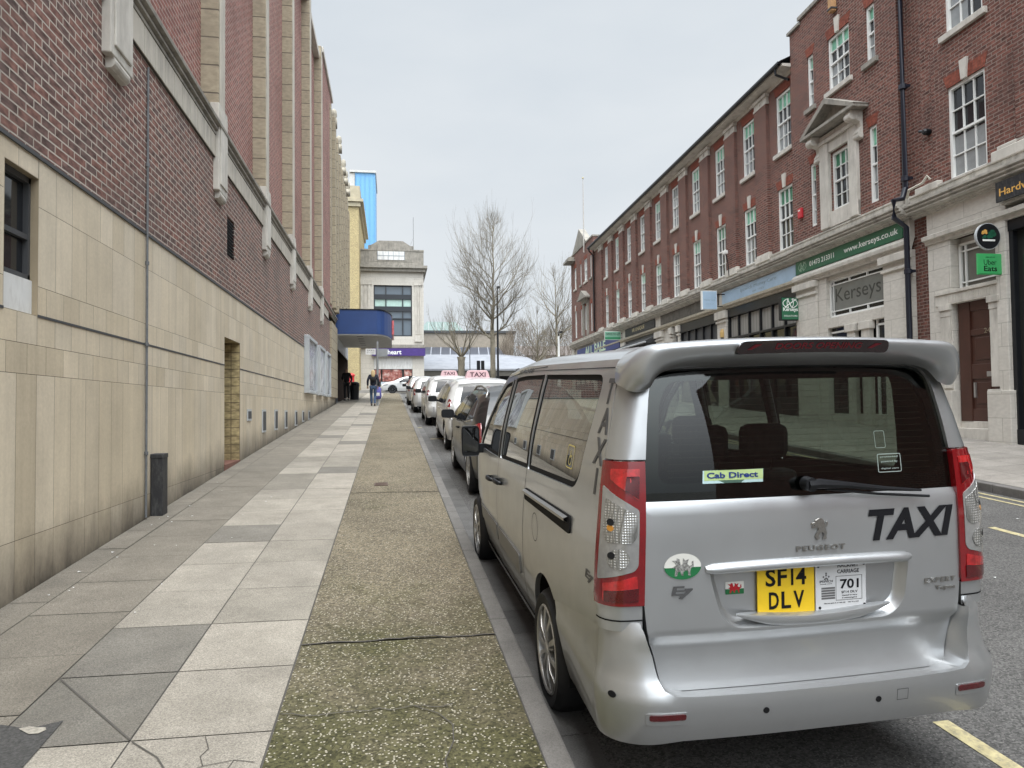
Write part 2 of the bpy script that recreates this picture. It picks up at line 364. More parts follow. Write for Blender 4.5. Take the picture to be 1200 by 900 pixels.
def paint(name, col, metal=0.0, rough=0.35, coat=1.0, dirt=0.0, film=(0.16, 0.14, 0.12)):
    m, nt, b = newmat(name); b.inputs['Metallic'].default_value = metal; b.inputs['Roughness'].default_value = rough; b.inputs['Coat Weight'].default_value = coat; b.inputs['Coat Roughness'].default_value = 0.05
    tc = node(nt, 'ShaderNodeTexCoord'); n = node(nt, 'ShaderNodeTexNoise', Scale=2.2, Detail=8, Roughness=0.7); nt.links.new(tc.outputs['Object'], n.inputs['Vector'])
    mr = node(nt, 'ShaderNodeMapRange'); mr.inputs['From Min'].default_value = 0.3; mr.inputs['From Max'].default_value = 0.7; mr.inputs['To Min'].default_value = rough*0.85; mr.inputs['To Max'].default_value = rough*1.25+dirt
    nt.links.new(n.outputs['Fac'], mr.inputs['Value']); nt.links.new(mr.outputs[0], b.inputs['Roughness'])
    # road film: thicker towards the sill in patches
    sp = node(nt, 'ShaderNodeSeparateXYZ'); nt.links.new(tc.outputs['Object'], sp.inputs[0])
    m2 = node(nt, 'ShaderNodeMapRange'); m2.inputs['From Min'].default_value = 0.95; m2.inputs['From Max'].default_value = 0.3; m2.inputs['To Max'].default_value = 0.5
    nt.links.new(sp.outputs['Z'], m2.inputs['Value']); mm = node(nt, 'ShaderNodeMath', operation='MULTIPLY'); nt.links.new(m2.outputs[0], mm.inputs[0]); nt.links.new(n.outputs['Fac'], mm.inputs[1])
    mi = node(nt, 'ShaderNodeMix', data_type='RGBA'); mi.inputs['A'].default_value = (*col, 1); mi.inputs['B'].default_value = (*film, 1)
    nt.links.new(mm.outputs[0], mi.inputs['Factor']); nt.links.new(mi.outputs['Result'], b.inputs['Base Color'])
    fn = node(nt, 'ShaderNodeTexNoise', Scale=900, Detail=1); nt.links.new(tc.outputs['Object'], fn.inputs['Vector'])
    bp = node(nt, 'ShaderNodeBump', Strength=0.03 if metal > 0.2 else 0.0, Distance=0.001); nt.links.new(fn.outputs['Fac'], bp.inputs['Height']); nt.links.new(bp.outputs[0], b.inputs['Normal'])
    return m
# ------------------------------------------------------------------ materials
slab_m = tinted('paving_slab', var=0.17, vscale=2.6, fine=120, finevar=0.26, bump=0.5, stain=(0.13, 0.114, 0.09), speck=0.26)
tile_m = tinted('faience_tile', rough=0.45, var=0.11, vscale=1.6, fine=30, finevar=0.06, bump=0.06, streak=0.09)
grout_m = simple('dark_joint', (0.075, 0.068, 0.058), 0.9, bump=0.3)
brick_l = brick('old_brick', (0.200, 0.100, 0.080), (0.115, 0.080, 0.072), (0.46, 0.41, 0.35), stain=(0.105, 0.085, 0.075), ms=0.0075, spread=0.55)
brick_lu = brick('pink_brick', (0.275, 0.115, 0.095), (0.190, 0.085, 0.072), (0.42, 0.34, 0.29), ms=0.009)
brick_r = brick('red_brick', (0.180, 0.075, 0.057), (0.100, 0.050, 0.042), (0.25, 0.195, 0.165), stain=(0.088, 0.052, 0.045), ms=0.009, spread=0.55)
gauged_m = brick('gauged_brick', (0.235, 0.070, 0.045), (0.205, 0.058, 0.038), (0.15, 0.06, 0.045), bw=0.07, bh=0.4, ms=0.006)
stone_m = brick('portland_stone', (0.56, 0.53, 0.475), (0.52, 0.49, 0.44), (0.33, 0.31, 0.27), bw=0.9, bh=0.45, ms=0.006, stain=(0.42, 0.39, 0.34), spread=0.08)
stonet_m = simple('stone_trim', (0.53, 0.50, 0.445), 0.8, var=0.12, vscale=2, bump=0.15, bscale=40, dirt=(0.30, 0.275, 0.24))
stoned_m = simple('weathered_stone', (0.27, 0.25, 0.215), 0.85, var=0.22, vscale=3, bump=0.2, dirt=(0.10, 0.095, 0.085))
terra_m = brick('terracotta_block', (0.36, 0.31, 0.225), (0.31, 0.265, 0.195), (0.12, 0.10, 0.08), bw=40.0, bh=0.44, ms=0.012, stain=(0.24, 0.205, 0.155), spread=0.15)
terral_m = simple('pale_terracotta', (0.47, 0.43, 0.36), 0.6, var=0.1, dirt=(0.22, 0.2, 0.17))
yellow_brick = brick('yellow_brick', (0.50, 0.40, 0.20), (0.42, 0.335, 0.17), (0.33, 0.29, 0.2), stain=(0.36, 0.29, 0.16))
black_m = simple('black_metal', (0.010, 0.011, 0.013), 0.38, var=0.2, spec=0.35)
blackmatt_m = simple('black_paint', (0.02, 0.02, 0.022), 0.6, var=0.3, vscale=12, dirt=(0.09, 0.09, 0.085))
navy_m = simple('navy_pipe', (0.012, 0.014, 0.024), 0.35)
white_m = simple('white_gloss', (0.74, 0.74, 0.71), 0.4, var=0.05)
whitematt_m = simple('white_board', (0.66, 0.66, 0.64), 0.7, var=0.08, dirt=(0.4, 0.38, 0.35))
grey_m = simple('grey_metal', (0.27, 0.28, 0.285), 0.45, metal=0.3)
lgrey_m = simple('pale_grey_paint', (0.42, 0.44, 0.45), 0.45)
dgrey_m = simple('dark_grey', (0.055, 0.057, 0.06), 0.6)
pane_m = glassy('dark_pane', (0.016, 0.018, 0.021))
panel_glass_m = glassy('shop_glass', (0.025, 0.026, 0.024), 0.05, 0.4)
blind_m = simple('green_film', (0.16, 0.42, 0.28), 0.3, var=0.3, vscale=8, spec=0.7)
blindd_m = simple('dark_green_film', (0.03, 0.17, 0.085), 0.3, var=0.3, vscale=8, spec=0.7)
curtain_m = simple('net_blind', (0.24, 0.25, 0.25), 0.25, var=0.15, vscale=5, spec=0.7)
asphalt_m, _nt, _b = newmat('asphalt')
def aggregate(m, nt, b, base, alt, stone_c, sc1, patch=(0.6, 0.9), rough=0.9, thr=0.35, moss=None, yl=None, cracks=False):
    b.inputs['Roughness'].default_value = rough; b.inputs['Specular IOR Level'].default_value = 0.3
    tc = node(nt, 'ShaderNodeTexCoord'); v = node(nt, 'ShaderNodeTexVoronoi', Scale=sc1); nt.links.new(tc.outputs['Object'], v.inputs['Vector'])
    n = node(nt, 'ShaderNodeTexNoise', Scale=patch[0], Detail=9, Roughness=0.7); nt.links.new(tc.outputs['Object'], n.inputs['Vector'])
    r = node(nt, 'ShaderNodeValToRGB'); r.color_ramp.elements[0].position = 0.35; r.color_ramp.elements[0].color = (*base, 1); r.color_ramp.elements[1].position = 0.66; r.color_ramp.elements[1].color = (*alt, 1)
    nt.links.new(n.outputs['Fac'], r.inputs['Fac']); out = r.outputs[0]
    if moss:
        n5 = node(nt, 'ShaderNodeTexNoise', Scale=1.1, Detail=9, Roughness=0.72); nt.links.new(tc.outputs['Object'], n5.inputs['Vector'])
        sp = node(nt, 'ShaderNodeSeparateXYZ'); nt.links.new(tc.outputs['Object'], sp.inputs[0])
        mr = node(nt, 'ShaderNodeMapRange'); mr.inputs['From Min'].default_value = yl[0]; mr.inputs['From Max'].default_value = yl[1]; mr.inputs['To Min'].default_value = 0.32; mr.inputs['To Max'].default_value = -0.08
        nt.links.new(sp.outputs['Y'], mr.inputs['Value']); ad = node(nt, 'ShaderNodeMath', operation='ADD'); nt.links.new(n5.outputs['Fac'], ad.inputs[0]); nt.links.new(mr.outputs[0], ad.inputs[1])
        r5 = node(nt, 'ShaderNodeValToRGB'); r5.color_ramp.elements[0].position = 0.5; r5.color_ramp.elements[1].position = 0.78; nt.links.new(ad.outputs[0], r5.inputs['Fac'])
        m5 = node(nt, 'ShaderNodeMix', data_type='RGBA'); m5.inputs['B'].default_value = (*moss, 1); k5 = node(nt, 'ShaderNodeMath', operation='MULTIPLY'); k5.inputs[1].default_value = 0.8
        nt.links.new(r5.outputs[0], k5.inputs[0]); nt.links.new(k5.outputs[0], m5.inputs['Factor']); nt.links.new(out, m5.inputs['A']); out = m5.outputs['Result']
    # individual stones: random brightness per voronoi cell
    sx = node(nt, 'ShaderNodeSeparateColor'); nt.links.new(v.outputs['Color'], sx.inputs[0])
    r6 = node(nt, 'ShaderNodeValToRGB'); r6.color_ramp.elements[0].position = 0.0; r6.color_ramp.elements[0].color = (0.5, 0.5, 0.5, 1); r6.color_ramp.elements[1].position = 1.0; r6.color_ramp.elements[1].color = (1.5, 1.5, 1.5, 1)
    nt.links.new(sx.outputs[0], r6.inputs['Fac'])
    mu = node(nt, 'ShaderNodeMix', data_type='RGBA', blend_type='MULTIPLY'); mu.inputs['Factor'].default_value = 1; nt.links.new(out, mu.inputs['A']); nt.links.new(r6.outputs[0], mu.inputs['B']); out = mu.outputs['Result']
    # pale pebbles
    lt = node(nt, 'ShaderNodeMath', operation='GREATER_THAN'); lt.inputs[1].default_value = thr; nt.links.new(sx.outputs[1], lt.inputs[0])
    ls = node(nt, 'ShaderNodeMath', operation='LESS_THAN'); ls.inputs[1].default_value = 0.42; nt.links.new(v.outputs['Distance'], ls.inputs[0])
    mm = node(nt, 'ShaderNodeMath', operation='MULTIPLY'); nt.links.new(lt.outputs[0], mm.inputs[0]); nt.links.new(ls.outputs[0], mm.inputs[1])
    m7 = node(nt, 'ShaderNodeMix', data_type='RGBA'); m7.inputs['B'].default_value = (*stone_c, 1); nt.links.new(mm.outputs[0], m7.inputs['Factor']); nt.links.new(out, m7.inputs['A']); out = m7.outputs['Result']
    nt.links.new(out, b.inputs['Base Color'])
    bp = node(nt, 'ShaderNodeBump', Strength=0.5, Distance=0.006); iv = node(nt, 'ShaderNodeMath', operation='SUBTRACT'); iv.inputs[0].default_value = 1; nt.links.new(v.outputs['Distance'], iv.inputs[1])
    nt.links.new(iv.outputs[0], bp.inputs['Height']); nt.links.new(bp.outputs[0], b.inputs['Normal'])
aggregate(asphalt_m, _nt, _b, (0.064, 0.062, 0.059), (0.098, 0.095, 0.090), (0.15, 0.143, 0.135), 95, patch=(0.5, 1), thr=0.86)
agg_m, _nt, _b = newmat('exposed_aggregate')
aggregate(agg_m, _nt, _b, (0.105, 0.088, 0.060), (0.160, 0.135, 0.092), (0.36, 0.33, 0.26), 78, patch=(0.9, 1), thr=0.80, moss=(0.050, 0.050, 0.016), yl=(2.8, 6.2))
kerb_m = tinted('granite_kerb', var=0.2, vscale=4, fine=120, finevar=0.25, bump=0.3)
yline_m = simple('worn_yellow_paint', (0.38, 0.33, 0.18), 0.75, var=0.3, vscale=14, dirt=(0.10, 0.097, 0.09))

# ------------------------------------------------------------------ ground heights
def G(Y):
    y = min(max(Y, -60), 66); g = 0.0575*y-(0.00011*y*y if y > 0 else 0)
    return g
def ZP(X, Y): return G(Y)-0.012*(X+2.67)                # left pavement
def ZR(X, Y): return G(Y)-0.185+0.018*(min(X, 8.0)-0.76)  # carriageway
def ZQ(X, Y): return G(Y)+0.06+0.045*(X-8.0)            # right pavement
def gridquad(mb, x0, x1, y0, y1, zf, dz=0.0, ny=1, nx=1):
    for j in range(ny):
        a, b = y0+(y1-y0)*j/ny, y0+(y1-y0)*(j+1)/ny
        for i in range(nx):
            c, d = x0+(x1-x0)*i/nx, x0+(x1-x0)*(i+1)/nx
            mb.quad((c, a, zf(c, a)+dz), (d, a, zf(d, a)+dz), (d, b, zf(d, b)+dz), (c, b, zf(c, b)+dz))
# the ground sheet: carriageway and everything beyond, out to the horizon
g = MB()
ys = [-400, -120, -60, -40, -25]+[y for y in range(-20, 70, 2)]+[80, 100, 140, 200, 400, 900]
xs = [-900, -300, -120, -60, -30, -10, -2.6, 0.70, 2.6, 5, 8.05, 12, 16, 30, 60, 120, 300, 900]
for i in range(len(xs)-1):
    for j in range(len(ys)-1):
        a, b, c, d = xs[i], xs[i+1], ys[j], ys[j+1]
        g.quad((a, c, ZR(a, c)), (b, c, ZR(b, c)), (b, d, ZR(b, d)), (a, d, ZR(a, d)))
tag(g.obj('road', asphalt_m, recalc=False), kind='structure', label='dark grey asphalt road climbing between the buildings')

# left pavement bed (dark joints show between the slabs)
PY1 = 56.0
p = MB(); gridquad(p, -2.68, 0.60, -8, PY1, ZP, -0.006, ny=64)
tag(p.obj('pavement_bed', grout_m), kind='structure')
p = MB(); rnd = random.Random(3)
cols = [(-2.665, -2.41), (-2.404, -1.768), (-1.762, -1.168), (-1.162, -0.552)]
j1 = [-8+0.74*i for i in range(16)]
base_j = [2.74, 3.484, 4.223, 4.961, 5.704, 6.452, 7.224, 7.962, 8.722, 9.50, 10.24, 10.98]
jj = [base_j[0]-0.745*k for k in range(14, 0, -1)]+base_j
while jj[-1] < PY1: jj.append(jj[-1]+0.745)
def slabs(c0, c1, joints, colf, off=0.0, mbx=p):
    for k in range(len(joints)-1):
        a, b = joints[k]+off+0.003, joints[k+1]+off-0.003
        a += 0.001; b -= 0.001; t = colf(a, b, k); h = rnd.uniform(-0.0012, 0.0012); mbx.c = t; x0, x1 = c0+0.001, c1-0.001
        if x1-x0 < 0.02: continue
        mbx.quad((x0, a, ZP(x0, a)+h), (x1, a, ZP(x1, a)+h), (x1, b, ZP(x1, b)+h), (x0, b, ZP(x0, b)+h))
def shade(base, v=0.07):
    k = 1+rnd.uniform(-v, v); return tuple(c*k for c in base)
pale = (0.275, 0.250, 0.209); dark = (0.150, 0.139, 0.119); mid = (0.180, 0.161, 0.131)
def c_right(a, b, k):
    if any(abs(a-q) < 0.4 for q in (11.4, 16.4, 21.7, 27)): return shade(dark)
    return shade(pale, 0.07) if rnd.random() < 0.86 else shade((0.225, 0.205, 0.170))
def c_mid(a, b, k):
    if 3.4 < a < 4.95: return shade(dark, 0.05)
    if any(abs(a-q) < 0.4 for q in (6.9, 10.6, 13.5, 17.5, 20.3, 25)): return shade((0.205, 0.187, 0.155) if rnd.random() < .5 else (0.17, 0.157, 0.134))
    return shade(pale, 0.09)
def c_old(a, b, k): return shade(mid, 0.10)
slabs(*cols[3], jj, c_right); slabs(*cols[2], jj, c_mid, off=0.0)
slabs(*cols[1], jj, c_old, off=0.33); slabs(*cols[0], [q for q in jj][::1], c_old, off=-0.12)
tag(p.obj('pavement_slabs', slab_m, recalc=False), kind='structure', label='stone slab pavement along the brick building')
# diagonal joint over the near dark slabs, cracked slab at the very front
def ribbon(mb, pts, w, zf, dz):
    for (a, b) in zip(pts[:-1], pts[1:]):
        A, B = Vector(a), Vector(b); n = (B-A).normalized(); n = Vector((-n.y, n.x))*w/2
        q = [A-n, B-n, B+n, A+n]; mb.quad(*[(v.x, v.y, zf(v.x, v.y)+dz) for v in q])
cr = MB()
ribbon(cr, [(-1.765, 4.22), (-1.60, 4.02), (-1.165, 3.49)], 0.010, ZP, 0.0035)
for pts in ([(-1.15, 3.47), (-1.0, 3.32), (-0.93, 3.2), (-0.80, 3.02)], [(-0.84, 3.47), (-0.80, 3.36), (-0.82, 3.30), (-0.79, 3.22)], [(-0.79, 3.22), (-0.67, 3.25), (-0.58, 3.22)], [(-0.79, 3.22), (-0.90, 3.16)], [(-0.67, 3.25), (-0.70, 3.1)]):
    ribbon(cr, pts, 0.004 if pts[0][0] > -1.1 else 0.008, ZP, 0.0035)
tag(cr.obj('slab_cracks', grout_m, recalc=False), kind='structure')
# tarmac patch let into the slabs at the front left
tp = MB(); pts = [(-2.25, 2.9), (-1.52, 2.9), (-1.525, 3.33), (-1.535, 3.72), (-1.66, 3.66), (-1.80, 3.72), (-2.3, 3.70)]
tp.add([(x, y, ZP(x, y)+0.005) for x, y in pts], [tuple(range(len(pts)))])
tag(tp.obj('tarmac_patch', simple('patch_tarmac', (0.055, 0.053, 0.05), 0.9, var=0.5, vscale=60, bump=0.5, bscale=150), recalc=False), kind='structure')
tp = MB(); pts = [(-1.70, 3.66), (-1.665, 3.63), (-1.63, 3.60), (-1.59, 3.60), (-1.57, 3.63), (-1.585, 3.655), (-1.62, 3.66), (-1.66, 3.675)]
tp.add([(x, y, ZP(x, y)+0.009) for x, y in pts], [tuple(range(len(pts)))])
tag(tp.obj('mortar_flake', simple('pale_mortar', (0.30, 0.275, 0.23), 0.9, var=0.4, vscale=50), recalc=False), kind='structure')
# aggregate strip: cast bays with joints
ag = MB(); aj = [-8, -6.4, -4.8, -3.2, -1.6, 0.05, 1.6, 3.0, 4.51, 6.346, 8.743, 9.821, 10.896, 13.604, 15.4, 17.6, 19.8, 22.2, 24.4, 26.6, 29, 31.2, 33.6, 36, 38.4, 41, 43.5, 46, 48.5, 51, 53.5, PY1]
for k in range(len(aj)-1):
    a, b = aj[k]+0.006, aj[k+1]-0.006; h = rnd.uniform(0.0, 0.006); x0, x1 = -0.542, 0.642; n = max(1, int((b-a)/1.5))
    for i in range(n):
        c, d = a+(b-a)*i/n, a+(b-a)*(i+1)/n
        ag.quad((x0, c, ZP(x0, c)+h), (x1, c, ZP(x1, c)+h), (x1, d, ZP(x1, d)+h), (x0, d, ZP(x0, d)+h))
tag(ag.obj('aggregate_strip', agg_m, recalc=False), kind='structure', label='pebbly mossy aggregate strip beside the kerb')
cr = MB()
def jag(x0, x1, y, amp, n=16):
    return [(x0+(x1-x0)*i/n, y+rnd.uniform(-amp, amp)) for i in range(n+1)]
ribbon(cr, jag(-0.53, 0.30, 3.60, 0.025), 0.007, ZP, 0.010)
ribbon(cr, [(0.10, 3.62), (0.22, 3.52), (0.28, 3.4), (0.27, 3.25), (0.22, 3.1), (0.24, 2.9)], 0.006, ZP, 0.010)
ribbon(cr, jag(-0.54, 0.64, 4.515, 0.018), 0.014, ZP, 0.0095)
ribbon(cr, jag(-0.1, 0.5, 7.4, 0.03), 0.005, ZP, 0.010)
tag(cr.obj('strip_cracks', grout_m, recalc=False), kind='structure')
# kerb stones
kb = MB(); k0 = -8.0; i = 0; KX0, KX1 = 0.648, 0.768
while k0 < PY1-0.5:
    L = 0.915; a, b = k0+0.004, k0+L-0.004; kb.c = shade((0.135, 0.128, 0.118), 0.15)
    c = [(KX0, a), (KX1, a), (KX1, b), (KX0, b)]
    top = [(x, y, ZP(x, y)-0.002) for x, y in c]; bot = [(x+(0.012 if x > 0.7 else 0), y, ZR(x, y)-0.05) for x, y in c]
    kb.add(top+bot, [(0, 1, 2, 3), (7, 6, 5, 4), (0, 4, 5, 1), (1, 5, 6, 2), (2, 6, 7, 3), (3, 7, 4, 0)]); k0 += L
tag(kb.obj('kerb', kerb_m, bevel=0.012), kind='structure', label='dark stone kerb beside the taxi rank')
# channel blocks in the gutter
ch = MB(); k0 = -8.0
while k0 < PY1-0.5:
    a, b = k0+0.004, k0+0.456; ch.c = shade((0.10, 0.097, 0.092), 0.15); gridquad(ch, 0.785, 0.985, a, b, ZR, 0.004); k0 += 0.46
tag(ch.obj('gutter_channel', kerb_m, recalc=False), kind='structure')
# right-hand pavement and kerb; it swings right with the terrace
def rx(Y): return 8.02
rp_ = MB(); rj = -30.0
while rj < 52:
    xx = 8.16
    while xx < 14.0:
        rp_.c = shade((0.245, 0.225, 0.20), 0.12); a, b, c, d = xx+0.004, xx+0.746, rj+0.004, rj+0.596
        rp_.quad((a, c, ZQ(a, c)), (b, c, ZQ(b, c)), (b, d, ZQ(b, d)), (a, d, ZQ(a, d))); xx += 0.75
    rj += 0.6
tag(rp_.obj('far_pavement', slab_m, recalc=False), kind='structure', label='slab pavement in front of the shops')
rb = MB(); gridquad(rb, 8.03, 15.5, -30, 52, ZQ, -0.007, ny=82)
rb.quad((8.03, 52, ZQ(8.03, 52)-.007), (15.5, 52, ZQ(15.5, 52)-.007), (15.5, 52, ZR(15.5, 52)-.3), (8.03, 52, ZR(8.03, 52)-.3))
tag(rb.obj('far_pavement_bed', grout_m), kind='structure')
kb = MB(); k0 = -30.0
while k0 < 52:
    a, b = k0+0.004, k0+0.91; kb.c = shade((0.13, 0.122, 0.115), 0.15)
    c = [(8.02, a), (8.15, a), (8.15, b), (8.02, b)]
    kb.add([(x, y, ZQ(x, y)+0.002) for x, y in c]+[(x, y, ZR(8.0, y)-0.06) for x, y in c], [(0, 1, 2, 3), (7, 6, 5, 4), (0, 4, 5, 1), (1, 5, 6, 2), (2, 6, 7, 3), (3, 7, 4, 0)]); k0 += 0.915
tag(kb.obj('far_kerb', kerb_m, bevel=0.012), kind='structure')
# painted lines
ln = MB()
for x in (7.66, 7.86): gridquad(ln, x-0.03, x+0.03, -25, 48, ZR, 0.004, ny=50)
for (a, b) in ((2.2, 3.25), (3.9, 4.9), (5.5, 6.5), (7.1, 8.1), (8.7, 9.7), (10.3, 11.3), (0.6, 1.6), (-1, 0)): gridquad(ln, 2.70, 2.79, a, b, ZR, 0.004)
for k in range(-3, 8): gridquad(ln, 6.35, 6.44, 4.9+k*4.2, 6.75+k*4.2, ZR, 0.004, ny=2)
gridquad(ln, 0.80, 0.95, 22.3, 22.45, ZR, 0.009); gridquad(ln, 1.0, 2.7, 18.6, 18.7, ZR, 0.004)
tag(ln.obj('road_markings', yline_m, recalc=False), kind='structure', label='worn yellow lines painted on the road')
# litter specks
ls = MB(); rnd = random.Random(11)
lit = [(rnd.uniform(2.9, 7.4), rnd.uniform(2.6, 12)) for _ in range(28)]+[(rnd.uniform(-2.6, -1.5), rnd.uniform(4, 11)) for _ in range(24)]+[(0.42, 3.75), (-2.2, 8.5)]
for (x, y) in lit:
    zf = ZR if x > 1 else ZP; s = rnd.uniform(0.006, 0.018); a = rnd.uniform(0, 3); z = zf(x, y)+0.007
    ls.add([(x+s*math.cos(a+k*1.57)*rnd.uniform(.6, 1.2), y+s*math.sin(a+k*1.57)*rnd.uniform(.6, 1.2), z+(0.004 if k % 2 else 0)) for k in range(4)], [(0, 1, 2, 3)])
tag(ls.obj('litter', whitematt_m, recalc=False), label='scattered white scraps and chips on the ground', cat='litter', kind='stuff')

# ------------------------------------------------------------------ generic wall with rectangular openings
def wall_panel(mb, u0, u1, z0, z1, v, holes=(), depth=0.12, nrm=1):
    """front sheet at y=v in (u,z) with reveals running back by depth"""
    us = sorted(set([u0, u1]+[h[0] for h in holes]+[h[1] for h in holes])); zs = sorted(set([z0, z1]+[h[2] for h in holes]+[h[3] for h in holes]))
    us = [u for u in us if u0 <= u <= u1]; zs = [z for z in zs if z0 <= z <= z1]
    for i in range(len(us)-1):
        for j in range(len(zs)-1):
            cu, cz = (us[i]+us[i+1])/2, (zs[j]+zs[j+1])/2
            if any(h[0] < cu < h[1] and h[2] < cz < h[3] for h in holes): continue
            mb.quad((us[i], v, zs[j]), (us[i], v, zs[j+1]), (us[i+1], v, zs[j+1]), (us[i+1], v, zs[j]))
    for h in holes:
        a, b, c, d = h[:4]; w = v-depth
        mb.quad((a, v, c), (a, w, c), (a, w, d), (a, v, d)); mb.quad((b, v, c), (b, v, d), (b, w, d), (b, w, c))
        mb.quad((a, v, d), (a, w, d), (b, w, d), (b, v, d)); mb.quad((a, v, c), (b, v, c), (b, w, c), (a, w, c))
def cornice(mb, u0, u1, prof, v):
    """moulding: prof list of (out, z) from bottom to top, swept along u"""
    n = len(prof); vs = [(u0, v+o, z) for o, z in prof]+[(u1, v+o, z) for o, z in prof]
    fs = [(i, n+i, n+i+1, i+1) for i in range(n-1)]+[tuple(range(n)), tuple(range(2*n-1, n-1, -1))]
    mb.add(vs, fs+[(0, n-1, 2*n-1, n)])
# ------------------------------------------------------------------ LEFT: picture-house building.  local u = -Y, v = towards the street
LB = empty('brick_theatre', 'long brown brick building with tan tiled base and tall terracotta pilasters on the left', 'building', loc=(-2.67, 0, 0), rot=(0, 0, R(-90)), kind=None)
rnd = random.Random(5)
WIN = (-5.965, -5.47, 2.40, 3.465); DOOR = (-13.38, -12.18, -1.0, 2.865)
YE = 35.8      # where the entrance under the canopy starts
# tiled base: every tile its own face over dark joints
t = MB(); courses = [(-0.9, 0.739), (0.739, 1.949), (1.949, 2.175), (2.175, 2.40), (2.40, 2.63), (2.63, 3.246), (3.246, 3.62)]
pal = [(0.585, 0.503, 0.375), (0.56, 0.48, 0.355), (0.60, 0.52, 0.395), (0.535, 0.455, 0.33), (0.58, 0.505, 0.385)]
for ci, (za, zb) in enumerate(courses):
    y = -8.0+(0.15 if ci in (2, 4) else 0)
    while y < YE:
        w = 0.297*(2 if (rnd.random() < 0.10 and ci != 3) else 1)
        a, b = y+0.0018, min(y+w, YE)-0.0018
        kk = 1+rnd.uniform(-.06, .06); t.c = tuple(c*kk for c in rnd.choice(pal))
        def put(ya, yb, z0, z1):
            if yb-ya < 0.01 or z1-z0 < 0.01: return
            t.quad((-ya, 0, z0), (-ya, 0, z1), (-yb, 0, z1), (-yb, 0, z0))
        segs = [(a, b)]
        for h in (WIN, DOOR):
            ns = []
            for (s0, s1) in segs:
                if h[2] < zb-0.005 and h[3] > za+0.005 and s1 > -h[1] and s0 < -h[0]:
                    if s0 < -h[1]: ns.append((s0, -h[1]))
                    if s1 > -h[0]: ns.append((-h[0], s1))
                    if h[3] < zb-0.02: put(max(s0, -h[1]), min(s1, -h[0]), h[3], zb-0.002)
                else: ns.append((s0, s1))
            segs = ns
        for (s0, s1) in segs: put(s0, s1, za+0.0018, zb-0.0018)
        y += w
# grime that has splashed up the foot of the wall: a stain with its own shape
tile_m2 = tile_m
m, nt_, b_ = tile_m, tile_m.node_tree, tile_m.node_tree.nodes['Principled BSDF']
src = b_.inputs['Base Color'].links[0].from_socket
tc_ = node(nt_, 'ShaderNodeTexCoord'); sp_ = node(nt_, 'ShaderNodeSeparateXYZ'); nt_.links.new(tc_.outputs['Object'], sp_.inputs[0])
# height above pavement = z - 0.055*(-u) roughly
mA = node(nt_, 'ShaderNodeMath', operation='MULTIPLY_ADD'); mA.inputs[1].default_value = 0.0545; nt_.links.new(sp_.outputs['X'], mA.inputs[0]); nt_.links.new(sp_.outputs['Z'], mA.inputs[2])
nn_ = node(nt_, 'ShaderNodeTexNoise', Scale=1.4, Detail=8, Roughness=0.75); mpp_ = node(nt_, 'ShaderNodeMapping'); mpp_.inputs['Scale'].default_value = (1.6, 1, 0.7)
nt_.links.new(tc_.outputs['Object'], mpp_.inputs['Vector']); nt_.links.new(mpp_.outputs[0], nn_.inputs['Vector'])
mB = node(nt_, 'ShaderNodeMath', operation='MULTIPLY_ADD'); mB.inputs[1].default_value = -0.75; nt_.links.new(nn_.outputs['Fac'], mB.inputs[0]); nt_.links.new(mA.outputs[0], mB.inputs[2])
mr_ = node(nt_, 'ShaderNodeMapRange'); mr_.inputs['From Min'].default_value = -0.42; mr_.inputs['From Max'].default_value = 0.14; mr_.inputs['To Min'].default_value = 0.97; mr_.inputs['To Max'].default_value = 0.0
nt_.links.new(mB.outputs[0], mr_.inputs['Value'])
mi_ = node(nt_, 'ShaderNodeMix', data_type='RGBA'); mi_.inputs['B'].default_value = (0.060, 0.050, 0.040, 1)
nt_.links.new(mr_.outputs[0], mi_.inputs['Factor']); nt_.links.new(src, mi_.inputs['A']); nt_.links.new(mi_.outputs['Result'], b_.inputs['Base Color'])
t.obj('tiled_base', tile_m, LB, recalc=False)
w = MB(); wall_panel(w, -YE, 8, -0.9, 3.625, -0.004, [WIN, DOOR], depth=0.0)
w.box(-YE, 8, -0.30, -0.25, -0.9, 3.6) if False else None
w.obj('base_joints', grout_m, LB)
# dark slot line at z 2.40 and damp course at 3.62
s = MB()
for (a, b) in ((-YE, DOOR[0]), (DOOR[1], WIN[0]), (WIN[1], 8)): s.box(a, b, 0.0, 0.006, 2.392, 2.412)
s.box(-33, 8, 0, 0.016, 3.615, 3.645); s.obj('string_line', dgrey_m, LB)
# brick band, upper wall
b1 = MB(); VENT = (-12.94, -12.35, 4.25, 4.92)
wall_panel(b1, -YE, 8, 3.64, 5.56, 0.0, [VENT], depth=0.1); b1.obj('brick_band', brick_l, LB)
b2 = MB(); b2.box(-28.6, 8, -0.6, -0.21, 5.9, 15.4); b2.obj('upper_wall', brick_lu, LB)
b2 = MB(); b2.box(-33.0, -28.6, -0.6, 0.07, 5.9, 15.7); b2.obj('end_wall', brick_lu, LB)
core = MB(); core.box(-46, 8, -14, -0.61, -1, 15.2); core.box(-11.9, 8, -0.61, -0.12, -1, 5.9); core.box(-YE, -13.6, -0.61, -0.12, -1, 5.9); core.box(-13.6, -11.9, -0.61, -0.12, 2.95, 5.9)
core.obj('inner_wall', dgrey_m, LB)
fr = MB(); yy = -31.5
while yy < 8: fr.box(yy+0.006, yy+0.358, 0, 0.035, 5.565, 5.895); yy += 0.364
fr.obj('frieze', terral_m, LB, bevel=0.004); fr = MB(); fr.box(-31.5, 8, 0, 0.026, 5.56, 5.90); fr.obj('frieze_joints', grout_m, LB)
